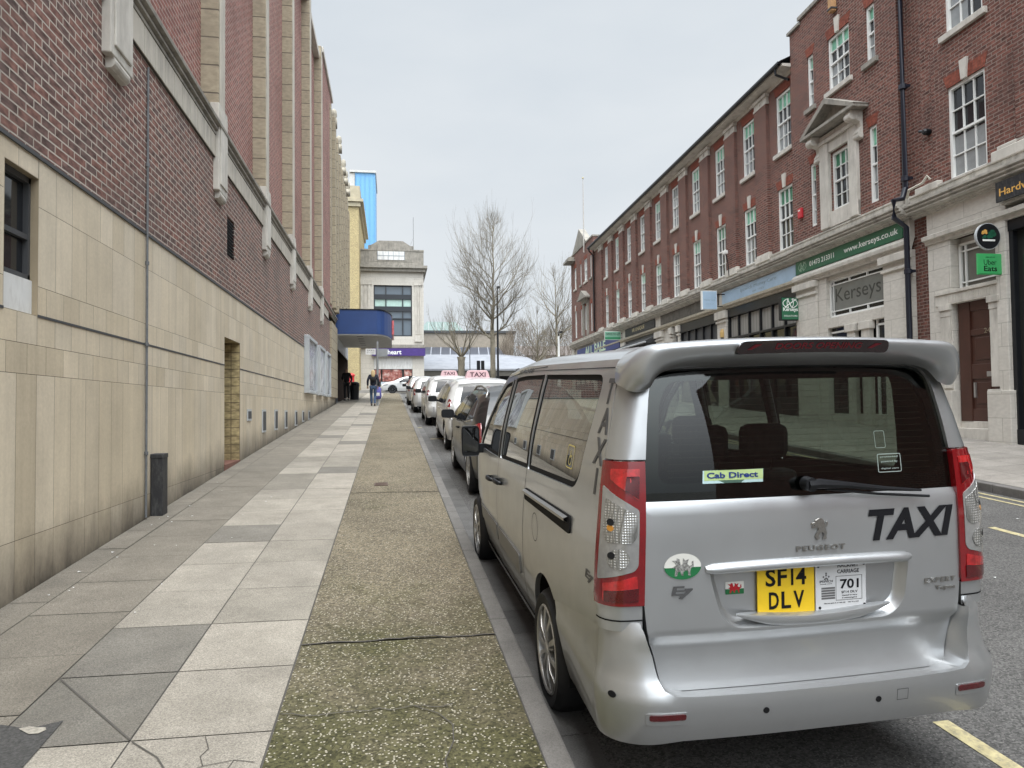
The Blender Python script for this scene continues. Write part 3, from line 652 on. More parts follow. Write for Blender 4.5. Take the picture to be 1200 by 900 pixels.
cn = MB(); cornice(cn, -YE, 8, [(0, 5.895), (0.045, 5.90), (0.05, 5.93), (0.025, 5.94), (0.03, 5.965), (0.075, 5.975), (0.08, 6.00), (0.05, 6.01), (0.055, 6.035), (0.115, 6.05), (0.12, 6.095), (0.09, 6.11), (-0.25, 6.15)], 0); cn.obj('cornice', stoned_m, LB)
pc = [7.43, 11.7, 15.9, 20.1, 24.4, 28.4, 3.2, -1.0, -5.2]
for k, y in enumerate(pc):
    q = MB(); q.box(-y-0.20, -y+0.20, -0.22, 0.055, 6.2, 15.9)
    pil = q.obj('pilaster', terra_m, LB, bevel=0.012)
    q = MB(); q.box(-y-0.16, -y+0.16, 0.053, 0.075, 6.25, 15.9); q.obj('face_strip', terral_m, pil, bevel=0.01)
    q = MB(); q.box(-y-0.29, -y+0.29, -0.05, 0.085, 5.06, 6.42)
    q.box(-y-0.22, -y+0.22, 0.08, 0.105, 5.16, 6.30)
    q.obj('base_block', stonet_m, pil, bevel=0.012)
    q = MB(); q.lathe([(0.0, -0.20), (0.07, -0.20), (0.07, 0.20), (0.0, 0.20)], 16, 'x', cen=(-y, 0.02, 5.02)); q.box(-y-0.18, -y+0.18, 0, 0.05, 4.95, 5.05); q.obj('bracket', stonet_m, pil)
# end pavilion of the theatre: ribbed terracotta piers and finials
for k, y in enumerate([32.2, 33.6, 35.2, 36.9, 38.6, 40.4, 42.3, 44.4]):
    q = MB(); q.box(-y-0.30, -y+0.30, -0.1, 0.22 if k else 0.12, 6.3, 15.2-(0.2*k if k > 1 else 0)); pil = q.obj('pilaster', terra_m, LB, bevel=0.03)
    if k in (1, 3, 5, 7, 6):
        q = MB(); q.box(-y-0.2, -y+0.2, 0.0, 0.27, 14.8, 15.15); q.lathe([(0.0, 0), (0.12, 0.0), (0.10, 0.08), (0.15, 0.2), (0.13, 0.42), (0.05, 0.5), (0, 0.52)], 10, 'z', cen=(-y, 0.13, 15.15)); q.obj('finial', simple('buff_terracotta', (0.33, 0.30, 0.24), 0.7, var=0.15) if k == 1 else bpy.data.materials['buff_terracotta'], pil, smooth=True)
q = MB(); q.box(-46, -33.0, -0.6, 0.06, 6.3, 15.0); q.obj('end_wall', terra_m, LB)
q = MB(); q.box(-46.0, -YE, -0.6, 0.0, 5.45, 6.3); q.box(-35.8, -32.5, -0.02, 0.10, 2.2, 5.6); q.obj('lintel', terra_m, LB)
q = MB(); q.box(-28.2, 8, -0.66, 0.0, 15.4, 15.62); q.box(-33.1, -28.3, -0.66, 0.14, 15.7, 15.92); q.obj('coping', stonet_m, LB, bevel=0.02)
q = MB(); q.box(-46, -YE, -3.5, -3.2, 1.4, 5.5); q.box(-46.2, -45.9, -3.5, 0.0, 1.4, 5.5); q.obj('entrance_recess', simple('brown_doors', (0.055, 0.04, 0.032), 0.5), LB)
q = MB(); q.box(-YE, -35.6, -3.5, 0.0, 1.4, 5.5); q.obj('entrance_jamb', terra_m, LB)
q = MB(); q.box(-45.9, -YE, -0.03, 0.02, 4.75, 5.46); q.obj('entrance_fascia', lgrey_m, LB)
# window in the tiled base
wn = MB(); a, b, c, d = WIN
wn.box(a, a+0.035, -0.10, -0.055, c, d); wn.box(b-0.035, b, -0.10, -0.055, c, d); wn.box(a, b, -0.10, -0.055, d-0.05, d); wn.box(a, b, -0.10, -0.055, c+0.27, c+0.31); wn.box(a, b, -0.10, -0.06, 2.98, 3.02)
wo_ = wn.obj('window', dgrey_m, LB)
q = MB(); q.box(a, b, -0.12, -0.095, c, d); q.obj('pane', pane_m, wo_)
q = MB(); q.box(a+0.0, b, -0.09, -0.04, c+0.002, c+0.27); q.obj('board', whitematt_m, wo_)
q = MB(); q.box(a-0.001, a+0.004, -0.12, 0.0, c, d); q.box(b-0.004, b+0.001, -0.12, 0, c, d); q.box(a, b, -0.12, 0.0, d-0.004, d+0.001); q.box(a, b, -0.12, 0.0, c-0.001, c+0.003); q.obj('reveal', simple('tan_reveal', (0.30, 0.245, 0.165), 0.5), wo_)
# tiled doorway
tiny = brick('small_tile', (0.40, 0.32, 0.17), (0.36, 0.285, 0.15), (0.12, 0.09, 0.06), bw=0.15, bh=0.15, ms=0.006); 
for n_ in tiny.node_tree.nodes:
    if n_.type == 'TEX_BRICK': n_.offset = 0.0
q = MB(); a, b, c, d = DOOR; q.quad((a, 0.0, c), (a, -1.2, c), (a, -1.2, d), (a, 0.0, d)); q.quad((b, 0, c), (b, 0, d), (b, -1.2, d), (b, -1.2, c)); q.quad((a, 0, d), (a, -1.2, d), (b, -1.2, d), (b, 0, d)); q.quad((a, -1.2, c), (b, -1.2, c), (b, -1.2, d), (a, -1.2, d))
dw = q.obj('doorway', tiny, LB)
q = MB(); q.box(a+0.2, b-0.1, -1.19, -1.12, 0.8, 2.75); q.obj('door', dgrey_m, dw)
q = MB(); q.box(a, b, -1.2, 0.01, 0.5, ZP(-2.67, 12.78)+0.06); q.obj('threshold', simple('red_step', (0.16, 0.07, 0.05), 0.7), dw)
# louvred vent high in the brick
q = MB(); a, b, c, d = VENT; q.box(a, b, -0.09, -0.08, c, d)
for i in range(12): q.prism([(-0.08, c+0.056*i), (-0.01, c+0.056*i+0.0), (-0.01, c+0.056*i+0.008), (-0.08, c+0.056*i+0.05)], a, b, 'x')
q.obj('louvre_vent', black_m, LB)
# small floor vents
for (y0, y1, z0, z1) in ((14.0, 14.38, 1.46, 1.68), (15.57, 16.0, 1.19, 1.67), (17.19, 17.6, 1.19, 1.67), (18.8, 19.2, 1.18, 1.65), (20.75, 21.18, 1.2, 1.64), (22.4, 22.85, 1.29, 1.63), (24.03, 24.5, 1.33, 1.63)):
    q = MB(); q.box(-y1, -y0, 0.004, 0.022, z0, z1)
    fv = q.obj('floor_vent', lgrey_m, LB); q = MB(); q.box(-y1+0.04, -y0-0.04, 0.02, 0.026, z0+0.04, z1-0.04); q.obj('grille', dgrey_m, fv)
# conduit running down the wall, boxed in black at the foot
q = MB(); zt = ZP(-2.6, 8.38); q.tube([(0, 0.0, 5.5), (0, 0.0, 0.5)], 0.013, 8)
for z in (1.2, 2.4, 3.3, 4.4): q.lathe([(0.013, -0.02), (0.021, -0.02), (0.021, 0.02), (0.013, 0.02)], 8, 'z', cen=(0, 0, z))
cd = q.obj('wall_conduit', simple('dull_conduit', (0.13, 0.135, 0.14), 0.6, var=0.3, vscale=6), None); cd.location = (-2.67+0.02, 8.38, 0); tag(cd, 'thin grey conduit running down the brick and tile wall into the black box', 'pipe')
q = MB(); q.box(-0.065, 0.065, -0.09, 0.09, 0.42-0.02, 1.17); q.box(-0.07, 0.07, -0.095, 0.095, 1.13, 1.18); cb = q.obj('conduit_box', blackmatt_m, None, bevel=0.006)
cb.location = (-2.60, 8.66, 0); tag(cb, 'battered black metal box standing against the tiled wall at the foot of the conduit', 'box')
# poster cases
pm = [simple('poster_ink', (0.30, 0.31, 0.33), 0.2, var=0.75, vscale=2.5, spec=0.8), simple('poster_ink_pale', (0.42, 0.43, 0.44), 0.2, var=0.6, vscale=3.5, spec=0.8), simple('poster_ink_dark', (0.18, 0.19, 0.21), 0.2, var=0.9, vscale=3, spec=0.8)]
for k, (y0, y1) in enumerate(((22.95, 25.6), (26.6, 28.7), (29.4, 31.3))):
    e = empty('poster_case', ['nearest tall grey poster case on the tiled wall', 'middle grey poster case on the wall', 'poster case nearest the blue canopy'][k], 'poster case', loc=(-2.67, y0, 2.18), rot=(0, 0, 0), group='grey framed poster cases on the wall')
    L = y1-y0; q = MB(); q.box(0.002, 0.16, 0, L, 0, 0.10); q.box(0.002, 0.16, 0, L, 1.72, 1.83); q.box(0.002, 0.16, 0, 0.12, 0.1, 1.72); q.box(0.002, 0.16, L-0.12, L, 0.1, 1.72); q.obj('case_frame', lgrey_m, e, bevel=0.01)
    q = MB(); q.box(0.01, 0.10, 0.12, L-0.12, 0.10, 1.72); q.obj('poster', pm[k], e)
# ------------------------------------------------------------------ blue canopy over the entrance
cp = empty('entrance_canopy', 'blue fronted canopy projecting over the pavement from the brown brick building', 'canopy', loc=(-2.67, 35.9, 5.38))
blue_m = simple('blue_fascia', (0.016, 0.047, 0.160), 0.5, var=0.12, vscale=1.2)
out = [(0.0, 0.0), (2.0, 0.0)]+[(2.0+0.0+0.75*math.sin(a), 0.0+3.0*(1-math.cos(a))) for a in [R(15*i) for i in range(1, 7)]]+[(2.75, 7.4), (0, 7.4)]
q = MB(); q.prism(out, 0.0, 1.20, 'z'); q.obj('fascia', blue_m, cp)
q = MB(); q.prism([(a+(-0.02 if a > 0.1 else 0), b+(0.02 if b < 1 else 0)) for a, b in out], -0.06, -0.003, 'z'); sf = q.obj('soffit', simple('grey_soffit', (0.34, 0.33, 0.32), 0.6), cp)
q = MB()
for i in range(5): q.box(1.0+0.0*i, 1.3, 0.5+i*1.25, 0.62+i*1.25, -0.075, -0.062)
q.obj('light_slot', dgrey_m, sf)
q = MB(); q.prism([(a*1.012, b-0.03 if b < 1 else b) for a, b in out], 1.203, 1.25, 'z'); q.obj('capping', black_m, cp)
sg = MB(); pr = [simple('poster_red', (0.55, 0.12, 0.12), 0.4, var=0.6, vscale=5), white_m, simple('poster_pink', (0.6, 0.35, 0.33), 0.4, var=0.5, vscale=6)]
for i in range(4): sg.cur = i % 3; sg.box(2.75, 2.86, 2.6+i*1.1, 3.6+i*1.1, 0.25+0.1*(i % 2), 1.0)
sg.obj('letter_panels', pr, cp)
q = MB()
for i in range(5): q.box(2.02+i*0.03, 2.10+i*0.03, 0.1+i*0.3, 0.18+i*0.3, 0.18*i+0.1, 0.18*i+0.22)
q.obj('lamp_bracket', white_m, cp)
# ------------------------------------------------------------------ RIGHT: the red brick row. local u along the row, v towards the street
RD = Vector((0.04346, 0.99906)); RANG = math.atan2(RD.y, RD.x)
RBase = Vector((10.940, -0.4759, 0))
def RW(u, v=0, z=0): return Vector((RBase.x+RD.x*u-RD.y*v, RBase.y+RD.y*u+RD.x*v, z))
def ground_u(u, v=0):
    q = RW(u, v); return ZQ(q.x, q.y)
def bld(name, label, cat='building'): return empty(name, label, cat, loc=RBase, rot=(0, 0, RANG), group=None)
def make_window(w, h, cols, style, sill=True, key=True, arch=True, frame_d=0.055, parent=None, dark=False, rows=(2, 2)):
    """sash window, origin at bottom centre on the wall face; window > pane, blind, sill, keystone, arch"""
    q = MB(); f = 0.065; y0, y1 = -0.11, -0.035; W = w/2; mid = h*0.5
    q.box(-W, -W+f, y0, y1, 0, h); q.box(W-f, W, y0, y1, 0, h); q.box(-W+f, W-f, y0, y1, h-f, h); q.box(-W+f, W-f, y0, y1+0.01, 0, f)
    q.box(-W+f, W-f, y0+0.01, y1-0.005, mid-0.022, mid+0.022)
    bw = 0.011
    for k in range(1, cols):
        x = -W+f+(w-2*f)*k/cols; q.box(x-bw, x+bw, y0+0.012, y1-0.02, mid+0.02, h-f+0.001); q.box(x-bw, x+bw, y0+0.005, y1-0.03, f, mid-0.02)
    for (za, zb, n, yy) in ((mid+0.022, h-f, rows[1], -0.02), (f, mid-0.022, rows[0], -0.03)):
        for k in range(1, n):
            z = za+(zb-za)*k/n; q.box(-W+f, W-f, y0+0.013, y1+yy-0.001, z-bw, z+bw)
    win = q.obj('window', white_m, parent)
    q = MB(); q.box(-W+0.02, W-0.02, y0-0.02, y0+0.008, 0.02, h-0.02); q.obj('pane', pane_m, win)
    zt = h-f; za = mid+0.022+(zt-mid-0.022)*0.5 if style != 'full' else mid+0.03
    if style in ('film', 'filmd', 'full'):
        q = MB(); q.box(-W+f, W-f, y0+0.0085, y0+0.0115, za, zt); q.obj('blind', blind_m if style != 'filmd' else blindd_m, win)
    if style in ('film', 'net', 'netr'):
        q = MB()
        if style == 'film': q.box(W*0.02, W-f, y0+0.0086, y0+0.0116, f, mid-0.02)
        elif style == 'netr': q.box(-W+f, W-f, y0+0.0086, y0+0.0116, f, h*0.46)
        else: q.box(-W*0.05, W-f, y0+0.0086, y0+0.0116, f, za-0.01)
        q.obj('net_curtain', curtain_m, win)
    if sill:
        q = MB(); q.box(-W-0.12, W+0.12, -0.10, 0.075, -0.13, -0.004); q.obj('sill', stonet_m if w > 0.5 else stoned_m, win, bevel=0.006)
    if arch:
        q = MB(); ah = 0.26; q.prism([(-W, h+0.0), (W, h+0.0), (W+0.10, h+ah), (-W-0.10, h+ah)], -0.01, 0.006); q.obj('arch', gauged_m, win)
    if key:
        q = MB(); q.prism([(-0.065, h-0.01), (0.065, h-0.01), (0.105, h+0.40), (-0.105, h+0.40)], -0.01, 0.05); q.box(-0.10, 0.10, 0.0, 0.062, h+0.36, h+0.42) if False else None; q.obj('keystone', stonet_m, win, bevel=0.005)
    return win
def place(win, parent, u, v, z, copy=True):
    o = dup_tree(win, parent) if copy else win
    o.parent = parent; o.location = (u, v, z); return o

# ---- long terrace
TB = bld('brick_terrace', 'long three storey red brick terrace with tall white sash windows above the shops, right side')
cen = [20.11+2.315*k for k in range(10)]
pier = [21.39+2.315*k for k in range(10)]
holes = []
for c in cen: holes += [(c-0.44, c+0.44, 6.33, 8.245), (c-0.44, c+0.44, 9.36, 11.16)]
q = MB(); wall_panel(q, 19.4, 43.9, 6.2, 11.66, 0.0, holes); q.obj('wall', brick_r, TB)
q = MB(); q.box(19.4, 43.9, -9, -0.16, -0.5, 11.6); q.box(19.4, 43.9, -0.17, -0.12, 5.5, 6.3); q.obj('inner_wall', dgrey_m, TB)
q = MB(); q.quad((19.4, 0.45, 11.76), (43.95, 0.45, 11.76), (43.95, -4.5, 14.2), (19.4, -4.5, 14.2)); q.quad((19.4, -9, 11.7), (43.95, -9, 11.7), (43.95, -4.5, 14.2), (19.4, -4.5, 14.2)); q.quad((43.95, 0.4, 11.7), (43.95, -9, 11.7), (43.95, -4.5, 14.2), (43.95, -4.5, 14.2)); q.obj('roof', simple('slate', (0.06, 0.062, 0.07), 0.6, var=0.3, vscale=8), TB)
q = MB(); cornice(q, 19.42, 43.95, [(0, 11.50), (0.03, 11.52), (0.05, 11.60), (0.36, 11.63), (0.37, 11.70), (0.1, 11.71)], 0); q.obj('eaves', stonet_m, TB)
q = MB(); q.lathe([(0.062, 19.5), (0.062, 44.0)], 10, 'x', cen=(0, 0.42, 11.72)); q.box(19.46, 44.0, 0.37, 0.485, 11.70, 11.765)
q.tube([(19.75, 0.42, 11.68), (19.75, 0.40, 11.50), (19.66, 0.12, 11.35), (19.55, 0.10, 11.28)], 0.04, 8); q.tube([(43.75, 0.42, 11.7), (43.75, 0.40, 11.5), (43.72, 0.14, 11.2), (43.72, 0.13, 6.4)], 0.05, 8); q.obj('gutter', black_m, TB)
styles = ['film', 'film', 'film', 'film', 'net', 'film', 'net', 'net', 'film', 'net']
protoL = {}; protoU = {}
for k, c in enumerate(cen):
    s = styles[k]; s2 = ['filmd', 'film', 'filmd', 'film', 'net', 'film', 'film', 'net', 'film', 'net'][k]
    for (P, st, z, key, h) in ((protoU, s, 9.36, False, 1.80), (protoL, s2, 6.33, True, 1.915)):
        if st not in P:
            P[st] = make_window(0.88, h, 3, st, sill=(P is protoU), key=key, arch=True, parent=TB); place(P[st], TB, c, 0, z, copy=False)
        else: place(P[st], TB, c, 0, z)
for k, c in enumerate(pier):
    q = MB(); q.box(c-0.40, c+0.40, -0.02, 0.11, 6.45, 11.17); pl = q.obj('pier', brick_r, TB)
    q = MB(); q.box(c-0.43, c+0.43, 0, 0.115, 11.17, 11.24); q.box(c-0.41, c+0.41, 0, 0.095, 11.24, 11.40); q.box(c-0.46, c+0.46, 0, 0.15, 11.40, 11.50); q.lathe([(0, 0.09), (0.055, 0.095), (0.05, 0.125), (0, 0.13)], 10, 'y', cen=(c, 0, 11.32)); q.obj('capital', stonet_m, pl, bevel=0.006)
    q = MB(); q.box(c-0.47, c+0.47, 0, 0.16, 6.2, 6.38); q.box(c-0.42, c+0.42, 0, 0.12, 6.38, 6.46); q.obj('pier_base', stonet_m, pl, bevel=0.015)
cornice_m = simple('sooty_stone', (0.46, 0.435, 0.385), 0.85, var=0.2, vscale=2.5, bump=0.2, dirt=(0.15, 0.14, 0.12))
def shop_cornice(parent, u0, u1, dz=0.0, v=0.0):
    q = MB(); cornice(q, u0, u1, [(0.0, 5.80+dz), (0.05, 5.81+dz), (0.055, 5.85+dz), (0.09, 5.86+dz), (0.095, 5.89+dz), (0.22, 5.905+dz), (0.225, 5.93+dz), (0.195, 5.94+dz), (0.20, 5.965+dz), (0.26, 5.975+dz), (0.265, 6.00+dz), (0.24, 6.01+dz), (0.245, 6.03+dz), (0.30, 6.04+dz), (0.305, 6.085+dz), (0.10, 6.13+dz), (0.10, 6.26+dz), (0.12, 6.27+dz), (0.12, 6.31+dz), (-0.15, 6.31+dz)], v); return q.obj('shop_cornice', cornice_m, parent)
shop_cornice(TB, 19.46, 43.9)
q = MB(); cornice(q, 19.5, 43.9, [(-0.1, 5.10), (0.05, 5.12), (0.06, 5.19), (0.12, 5.21), (0.13, 5.28), (0.05, 5.32), (-0.1, 5.33)], 0); q.obj('lower_moulding', simple('cream_stone', (0.40, 0.36, 0.28), 0.75, dirt=(0.2, 0.18, 0.14)), TB)
q = MB(); q.box(19.5, 43.9, -0.12, -0.02, 5.30, 5.82); q.obj('fascia', stonet_m, TB)
# shop piers
for (a, b) in ((24.42, 25.22), (29.15, 29.35), (30.0, 30.25), (31.3, 32.2), (37.3, 37.9)):
    q = MB(); z0 = ground_u(a)-0.3; q.box(a, b, -0.3, 0.03, z0, 5.12); pr_ = q.obj('shop_pier', stone_m, TB, bevel=0.01)
    q = MB(); q.box(a-0.06, b+0.06, -0.1, 0.12, 4.80, 5.08); q.box(a-0.03, b+0.03, -0.1, 0.08, 4.66, 4.74); q.obj('pier_capital', stonet_m, pr_, bevel=0.01)
q = MB(); z0 = ground_u(30)-0.3; arc = [(30.25, z0), (31.3, z0), (31.3, 5.1), (30.25, 5.1)]
q.box(30.25, 31.3, -0.3, -0.05, 4.75, 5.1); q.prism([(30.25, 3.9), (30.40, 3.9)]+[(30.775-0.375*math.cos(R(a)), 4.1+0.42*math.sin(R(a))) for a in range(0, 181, 20)]+[(31.15, 3.9), (31.3, 3.9), (31.3, 4.76), (30.25, 4.76)], -0.3, -0.05); q.box(30.25, 30.4, -0.3, -0.05, z0, 3.9); q.box(31.15, 31.3, -0.3, -0.05, z0, 3.9); q.obj('archway', stone_m, TB)
q = MB(); q.box(30.2, 31.35, -0.5, -0.25, z0, 4.8); q.obj('shop_door', black_m, TB)
def shopfront(parent, u0, u1, z1, hdr, ncol, trans=True, colr=None, glassm=None, v=-0.06):
    """black framed shop window down to the pavement: shopfront > header, frame bars inside, glass"""
    z0 = ground_u((u0+u1)/2)-0.1; q = MB(); q.box(u0, u1, v-0.1, v+0.05, z1-hdr, z1); q.box(u0, u0+0.09, v-0.08, v+0.03, z0, z1); q.box(u1-0.09, u1, v-0.08, v+0.03, z0, z1); q.box(u0, u1, v-0.1, v+0.04, z0, z0+0.55)
    zt = z1-hdr
    zz = [z0+0.55, zt-0.75, zt] if trans else [z0+0.55, zt]
    for k in range(1, ncol):
        x = u0+(u1-u0)*k/ncol; q.box(x-0.035, x+0.035, v-0.06, v+0.02, z0+0.5, zt)
    if trans: q.box(u0, u1, v-0.06, v+0.025, zt-0.80, zt-0.73)
    s = q.obj('shopfront', colr or black_m, parent, bevel=0.006)
    q = MB(); q.box(u0+0.01, u1-0.01, v-0.09, v-0.07, z0+0.1, z1-0.02); q.obj('glass', panel_glass_m, s)
    if trans and glassm:
        q = MB(); q.box(u0+0.1, u1-0.1, v-0.069, v-0.062, zt-0.72, zt-0.02); q.obj('transom_panel', glassm, s)
    return s
ribm, _nt, _b = newmat('ribbed_panel'); _b.inputs['Roughness'].default_value = 0.5
_uv = node(_nt, 'ShaderNodeUVMap'); _uv.uv_map = 'UVMap'; _w = node(_nt, 'ShaderNodeTexWave', Scale=1.6); _w.wave_type = 'BANDS'; _w.bands_direction = 'X'; _nt.links.new(_uv.outputs[0], _w.inputs['Vector'])
_r = node(_nt, 'ShaderNodeValToRGB'); _r.color_ramp.elements[0].color = (0.16, 0.155, 0.14, 1); _r.color_ramp.elements[1].color = (0.25, 0.24, 0.22, 1); _r.color_ramp.elements[0].position = 0.05; _r.color_ramp.elements[1].position = 0.2
_nt.links.new(_w.outputs['Fac'], _r.inputs['Fac']); _nt.links.new(_r.outputs[0], _b.inputs['Base Color'])
shopfront(TB, 19.6, 24.42, 5.10, 0.30, 6, glassm=ribm)
shopfront(TB, 25.22, 29.15, 5.10, 0.36, 5, glassm=dgrey_m)
shopfront(TB, 32.2, 37.3, 5.10, 0.25, 5)
shopfront(TB, 37.9, 43.8, 5.10, 0.3, 5)
q = MB()
u = 25.1
while u < 31.4: q.box(u, u+0.17, -0.02, 0.012, 5.36, 5.79); u += 0.185
q.obj('fascia_boards', simple('weathered_board', (0.105, 0.095, 0.08), 0.8, var=0.4, vscale=4), TB)
# awning box over the dark shop
aw = empty('shop_awning', 'black sloping awning under the black shop fascia', 'awning', loc=RBase, rot=(0, 0, RANG))
q = MB(); q.prism([(-0.02, 5.0), (0.55, 4.72), (0.56, 4.60), (-0.02, 4.62)], 32.25, 37.2, 'x'); q.obj('canvas', blackmatt_m, aw, bevel=0.01)
q = MB(); q.tube([(32.2, 0.56, 4.66), (37.25, 0.56, 4.66)], 0.045, 8); q.obj('front_bar', lgrey_m, aw)

# ---- signs
def fascia_sign(name, label, u0, u1, z0, z1, v, mat, texts=(), slope=0, border=None):
    e = empty(name, label, 'sign', loc=RBase, rot=(0, 0, RANG)); q = MB(); q.box(u0, u1, v, v+0.035, z0, z1); q.obj('board', mat, e, bevel=0.004)
    for (s, a0, b0, a1, b1, m, bold) in texts:
        # text is read from the street: its x runs towards -u
        text_obj('lettering', s, e, m, mapfn=lambda a, b, h, v=v: (-a, v+0.036+h, b), box=(-a0, b0, -a1, b1) if a0 > a1 else (a0, b0, a1, b1), depth=0.004, bold=bold)
    return e
green_m = simple('sign_green', (0.022, 0.125, 0.062), 0.4, var=0.08)
letw = simple('white_lettering', (0.78, 0.80, 0.76), 0.5, var=0.02); letk = simple('black_lettering', (0.010, 0.010, 0.012), 0.7, var=0.02, spec=0.15)
gold_m = simple('gold_lettering', (0.42, 0.36, 0.20), 0.4); amber_m = simple('amber_lettering', (0.75, 0.42, 0.10), 0.5)
paleg = simple('pale_green_emblem', (0.35, 0.50, 0.38), 0.5)
fs = fascia_sign('green_fascia_sign', 'long green fascia sign with white web address over the solicitors', 14.84, 19.5, 5.425, 5.80, 0.02, green_m,
    [('www.kerseys.co.uk', 17.1, 5.51, 14.98, 5.70, letw, 0.012), ('01473 213311', 18.75, 5.545, 17.55, 5.685, letw, 0.01)])
def swirl(mb, u, z, s, fn, w=0.028):
    # flourish emblem: two mirrored curls and a crossing stroke
    for sgn in (-1, 1):
        pts = [(u+sgn*s*(0.12+0.30*(1-math.cos(t))*0.5+0.12*math.cos(2*t)), z+s*0.32*math.sin(t)*(1 if sgn > 0 else 1)) for t in [R(a) for a in range(0, 360, 24)]]
        for (a, b) in zip(pts, pts[1:]+pts[:1]):
            A, B = Vector(a), Vector(b)
            if (B-A).length < 1e-6: continue
            n = (B-A).normalized(); n = Vector((-n.y, n.x))*w*s*0.9
            mb.add([fn(*(A-n)), fn(*(B-n)), fn(*(B+n)), fn(*(A+n))], [(0, 1, 2, 3)])
    for (a, b) in (((u-s*0.45, z+s*0.3), (u+s*0.4, z-s*0.28)), ((u-s*0.1, z-s*0.3), (u+s*0.22, z+s*0.32))):
        A, B = Vector(a), Vector(b); n = (B-A).normalized(); n = Vector((-n.y, n.x))*w*s*1.1
        mb.add([fn(*(A-n)), fn(*(B-n)), fn(*(B+n)), fn(*(A+n))], [(0, 1, 2, 3)])
q = MB(); swirl(q, 19.13, 5.61, 0.38, lambda a, b: (a, 0.0585, b)); q.obj('emblem', paleg, fs, recalc=False)
bluep = simple('powder_blue', (0.34, 0.46, 0.58), 0.5, var=0.08); faint = simple('faded_lettering', (0.26, 0.33, 0.38), 0.6)
fascia_sign('blue_fascia_sign', 'faded pale blue fascia sign over the black shopfront', 19.56, 24.72, 5.33, 5.76, 0.0, bluep, [('Ipswich Money Care', 23.2, 5.50, 20.7, 5.66, faint, 0.0), ('est 1925', 22.3, 5.40, 21.5, 5.46, faint, 0.0)])
fascia_sign('black_gold_sign', 'black fascia sign with gold capitals in the middle of the terrace', 32.35, 37.25, 5.36, 5.77, 0.0, blackmatt_m, [('VR UNIQUE', 36.0, 5.46, 33.9, 5.68, gold_m, 0.01)])
fascia_sign('black_shop_sign', 'black fascia sign with amber word at the right edge of the picture', 8.6, 12.02, 5.40, 5.78, 0.16, blackmatt_m, [('Hardware', 11.93, 5.50, 10.95, 5.64, amber_m, 0.008)])
e = fascia_sign('discount_shop_sign', 'blue shop sign with big pale letters at the far end of the row', 38.2, 49.0, 4.90, 5.62, 0.06, simple('shop_blue', (0.012, 0.03, 0.16), 0.4), [('ALL SALE', 46.6, 5.0, 41.2, 5.62, simple('pale_lettering', (0.50, 0.62, 0.45), 0.5), 0.03)])
# projecting signs (they face down the street, towards the viewer)
def hang_sign(name, label, u, v0, v1, z0, z1, th, boardm, edge=None, arm=True):
    p_ = RW(u); e = empty(name, label, 'sign', loc=(p_.x, p_.y, 0), rot=(0, 0, RANG)); q = MB(); q.box(0, th, v0, v1, z0, z1); q.obj('board', edge or boardm, e, bevel=0.008)
    q = MB(); q.box(-0.006, 0.0, v0+0.02, v1-0.02, z0+0.02, z1-0.02); q.obj('face', boardm, e)
    if arm:
        q = MB(); q.tube([(th/2, -0.02, z1-0.12), (th/2, v0+0.02, z1-0.12)], 0.018, 6); q.tube([(th/2, -0.02, z0+0.12), (th/2, v0+0.02, z0+0.12)], 0.018, 6); q.obj('bracket', black_m, e)
    return e
def hang_text(e, s, v0, z0, v1, z1, m, bold=0.0, name='lettering', spacing=1.0):
    # seen from -u looking +u: image right = -v ... text x runs towards -v
    return text_obj(name, s, e, m, mapfn=lambda a, b, h: (-0.0065-h, -a, b), box=(-v1, z0, -v0, z1), depth=0.003, bold=bold, spacing=spacing)
e = hang_sign('square_green_sign', 'square green projecting sign with white flourish and lettering beside the stone pier', 19.4, 0.03, 0.59, 4.10, 4.77, 0.16, green_m, black_m)
hang_text(e, 'Kerseys', 0.08, 4.33, 0.53, 4.47, letw, 0.02); hang_text(e, 'SOLICITORS', 0.10, 4.20, 0.51, 4.245, letw)
q = MB(); swirl(q, 0.31, 4.59, 0.42, lambda a, b: (-0.009, a, b)); q.obj('emblem', letw, e, recalc=False)
e = hang_sign('blue_box_sign', 'small pale blue box sign projecting above the shops', 24.4, 0.36, 0.92, 5.10, 5.78, 0.16, bluep, white_m)
hang_text(e, 'Money Care', 0.45, 5.40, 0.85, 5.48, faint); hang_text(e, 'open to all', 0.5, 5.28, 0.8, 5.32, faint)
e = hang_sign('uber_green_sign', 'bright green rectangular projecting sign with black lettering', 12.1, 0.02, 0.55, 4.06, 4.46, 0.03, simple('bright_green', (0.05, 0.36, 0.115), 0.4, var=0.05))
hang_text(e, 'Uber', 0.16, 4.245, 0.42, 4.345, letk, -0.01); hang_text(e, 'Eats', 0.15, 4.125, 0.42, 4.225, letk, 0.01); hang_text(e, 'order now on', 0.19, 4.385, 0.38, 4.405, simple('sign_dark_green', (0.01, 0.12, 0.04), 0.5))
p_ = RW(12.1); e = empty('round_black_sign', 'round black projecting sign with small orange and green marks', 'sign', loc=(p_.x, p_.y, 0), rot=(0, 0, RANG))
q = MB(); q.lathe([(0, 0), (0.255, 0), (0.255, 0.05), (0, 0.05)], 32, 'x', cen=(0, 0.30, 4.79)); q.obj('board', lgrey_m, e)
q = MB(); q.lathe([(0, -0.006), (0.24, -0.006), (0.24, 0.001)], 32, 'x', cen=(0, 0.30, 4.79)); q.obj('face', black_m, e)
q = MB(); q.box(0.01, 0.04, -0.02, 0.06, 4.76, 4.82); q.obj('bracket', black_m, e)
q = MB(); rnd = random.Random(2)
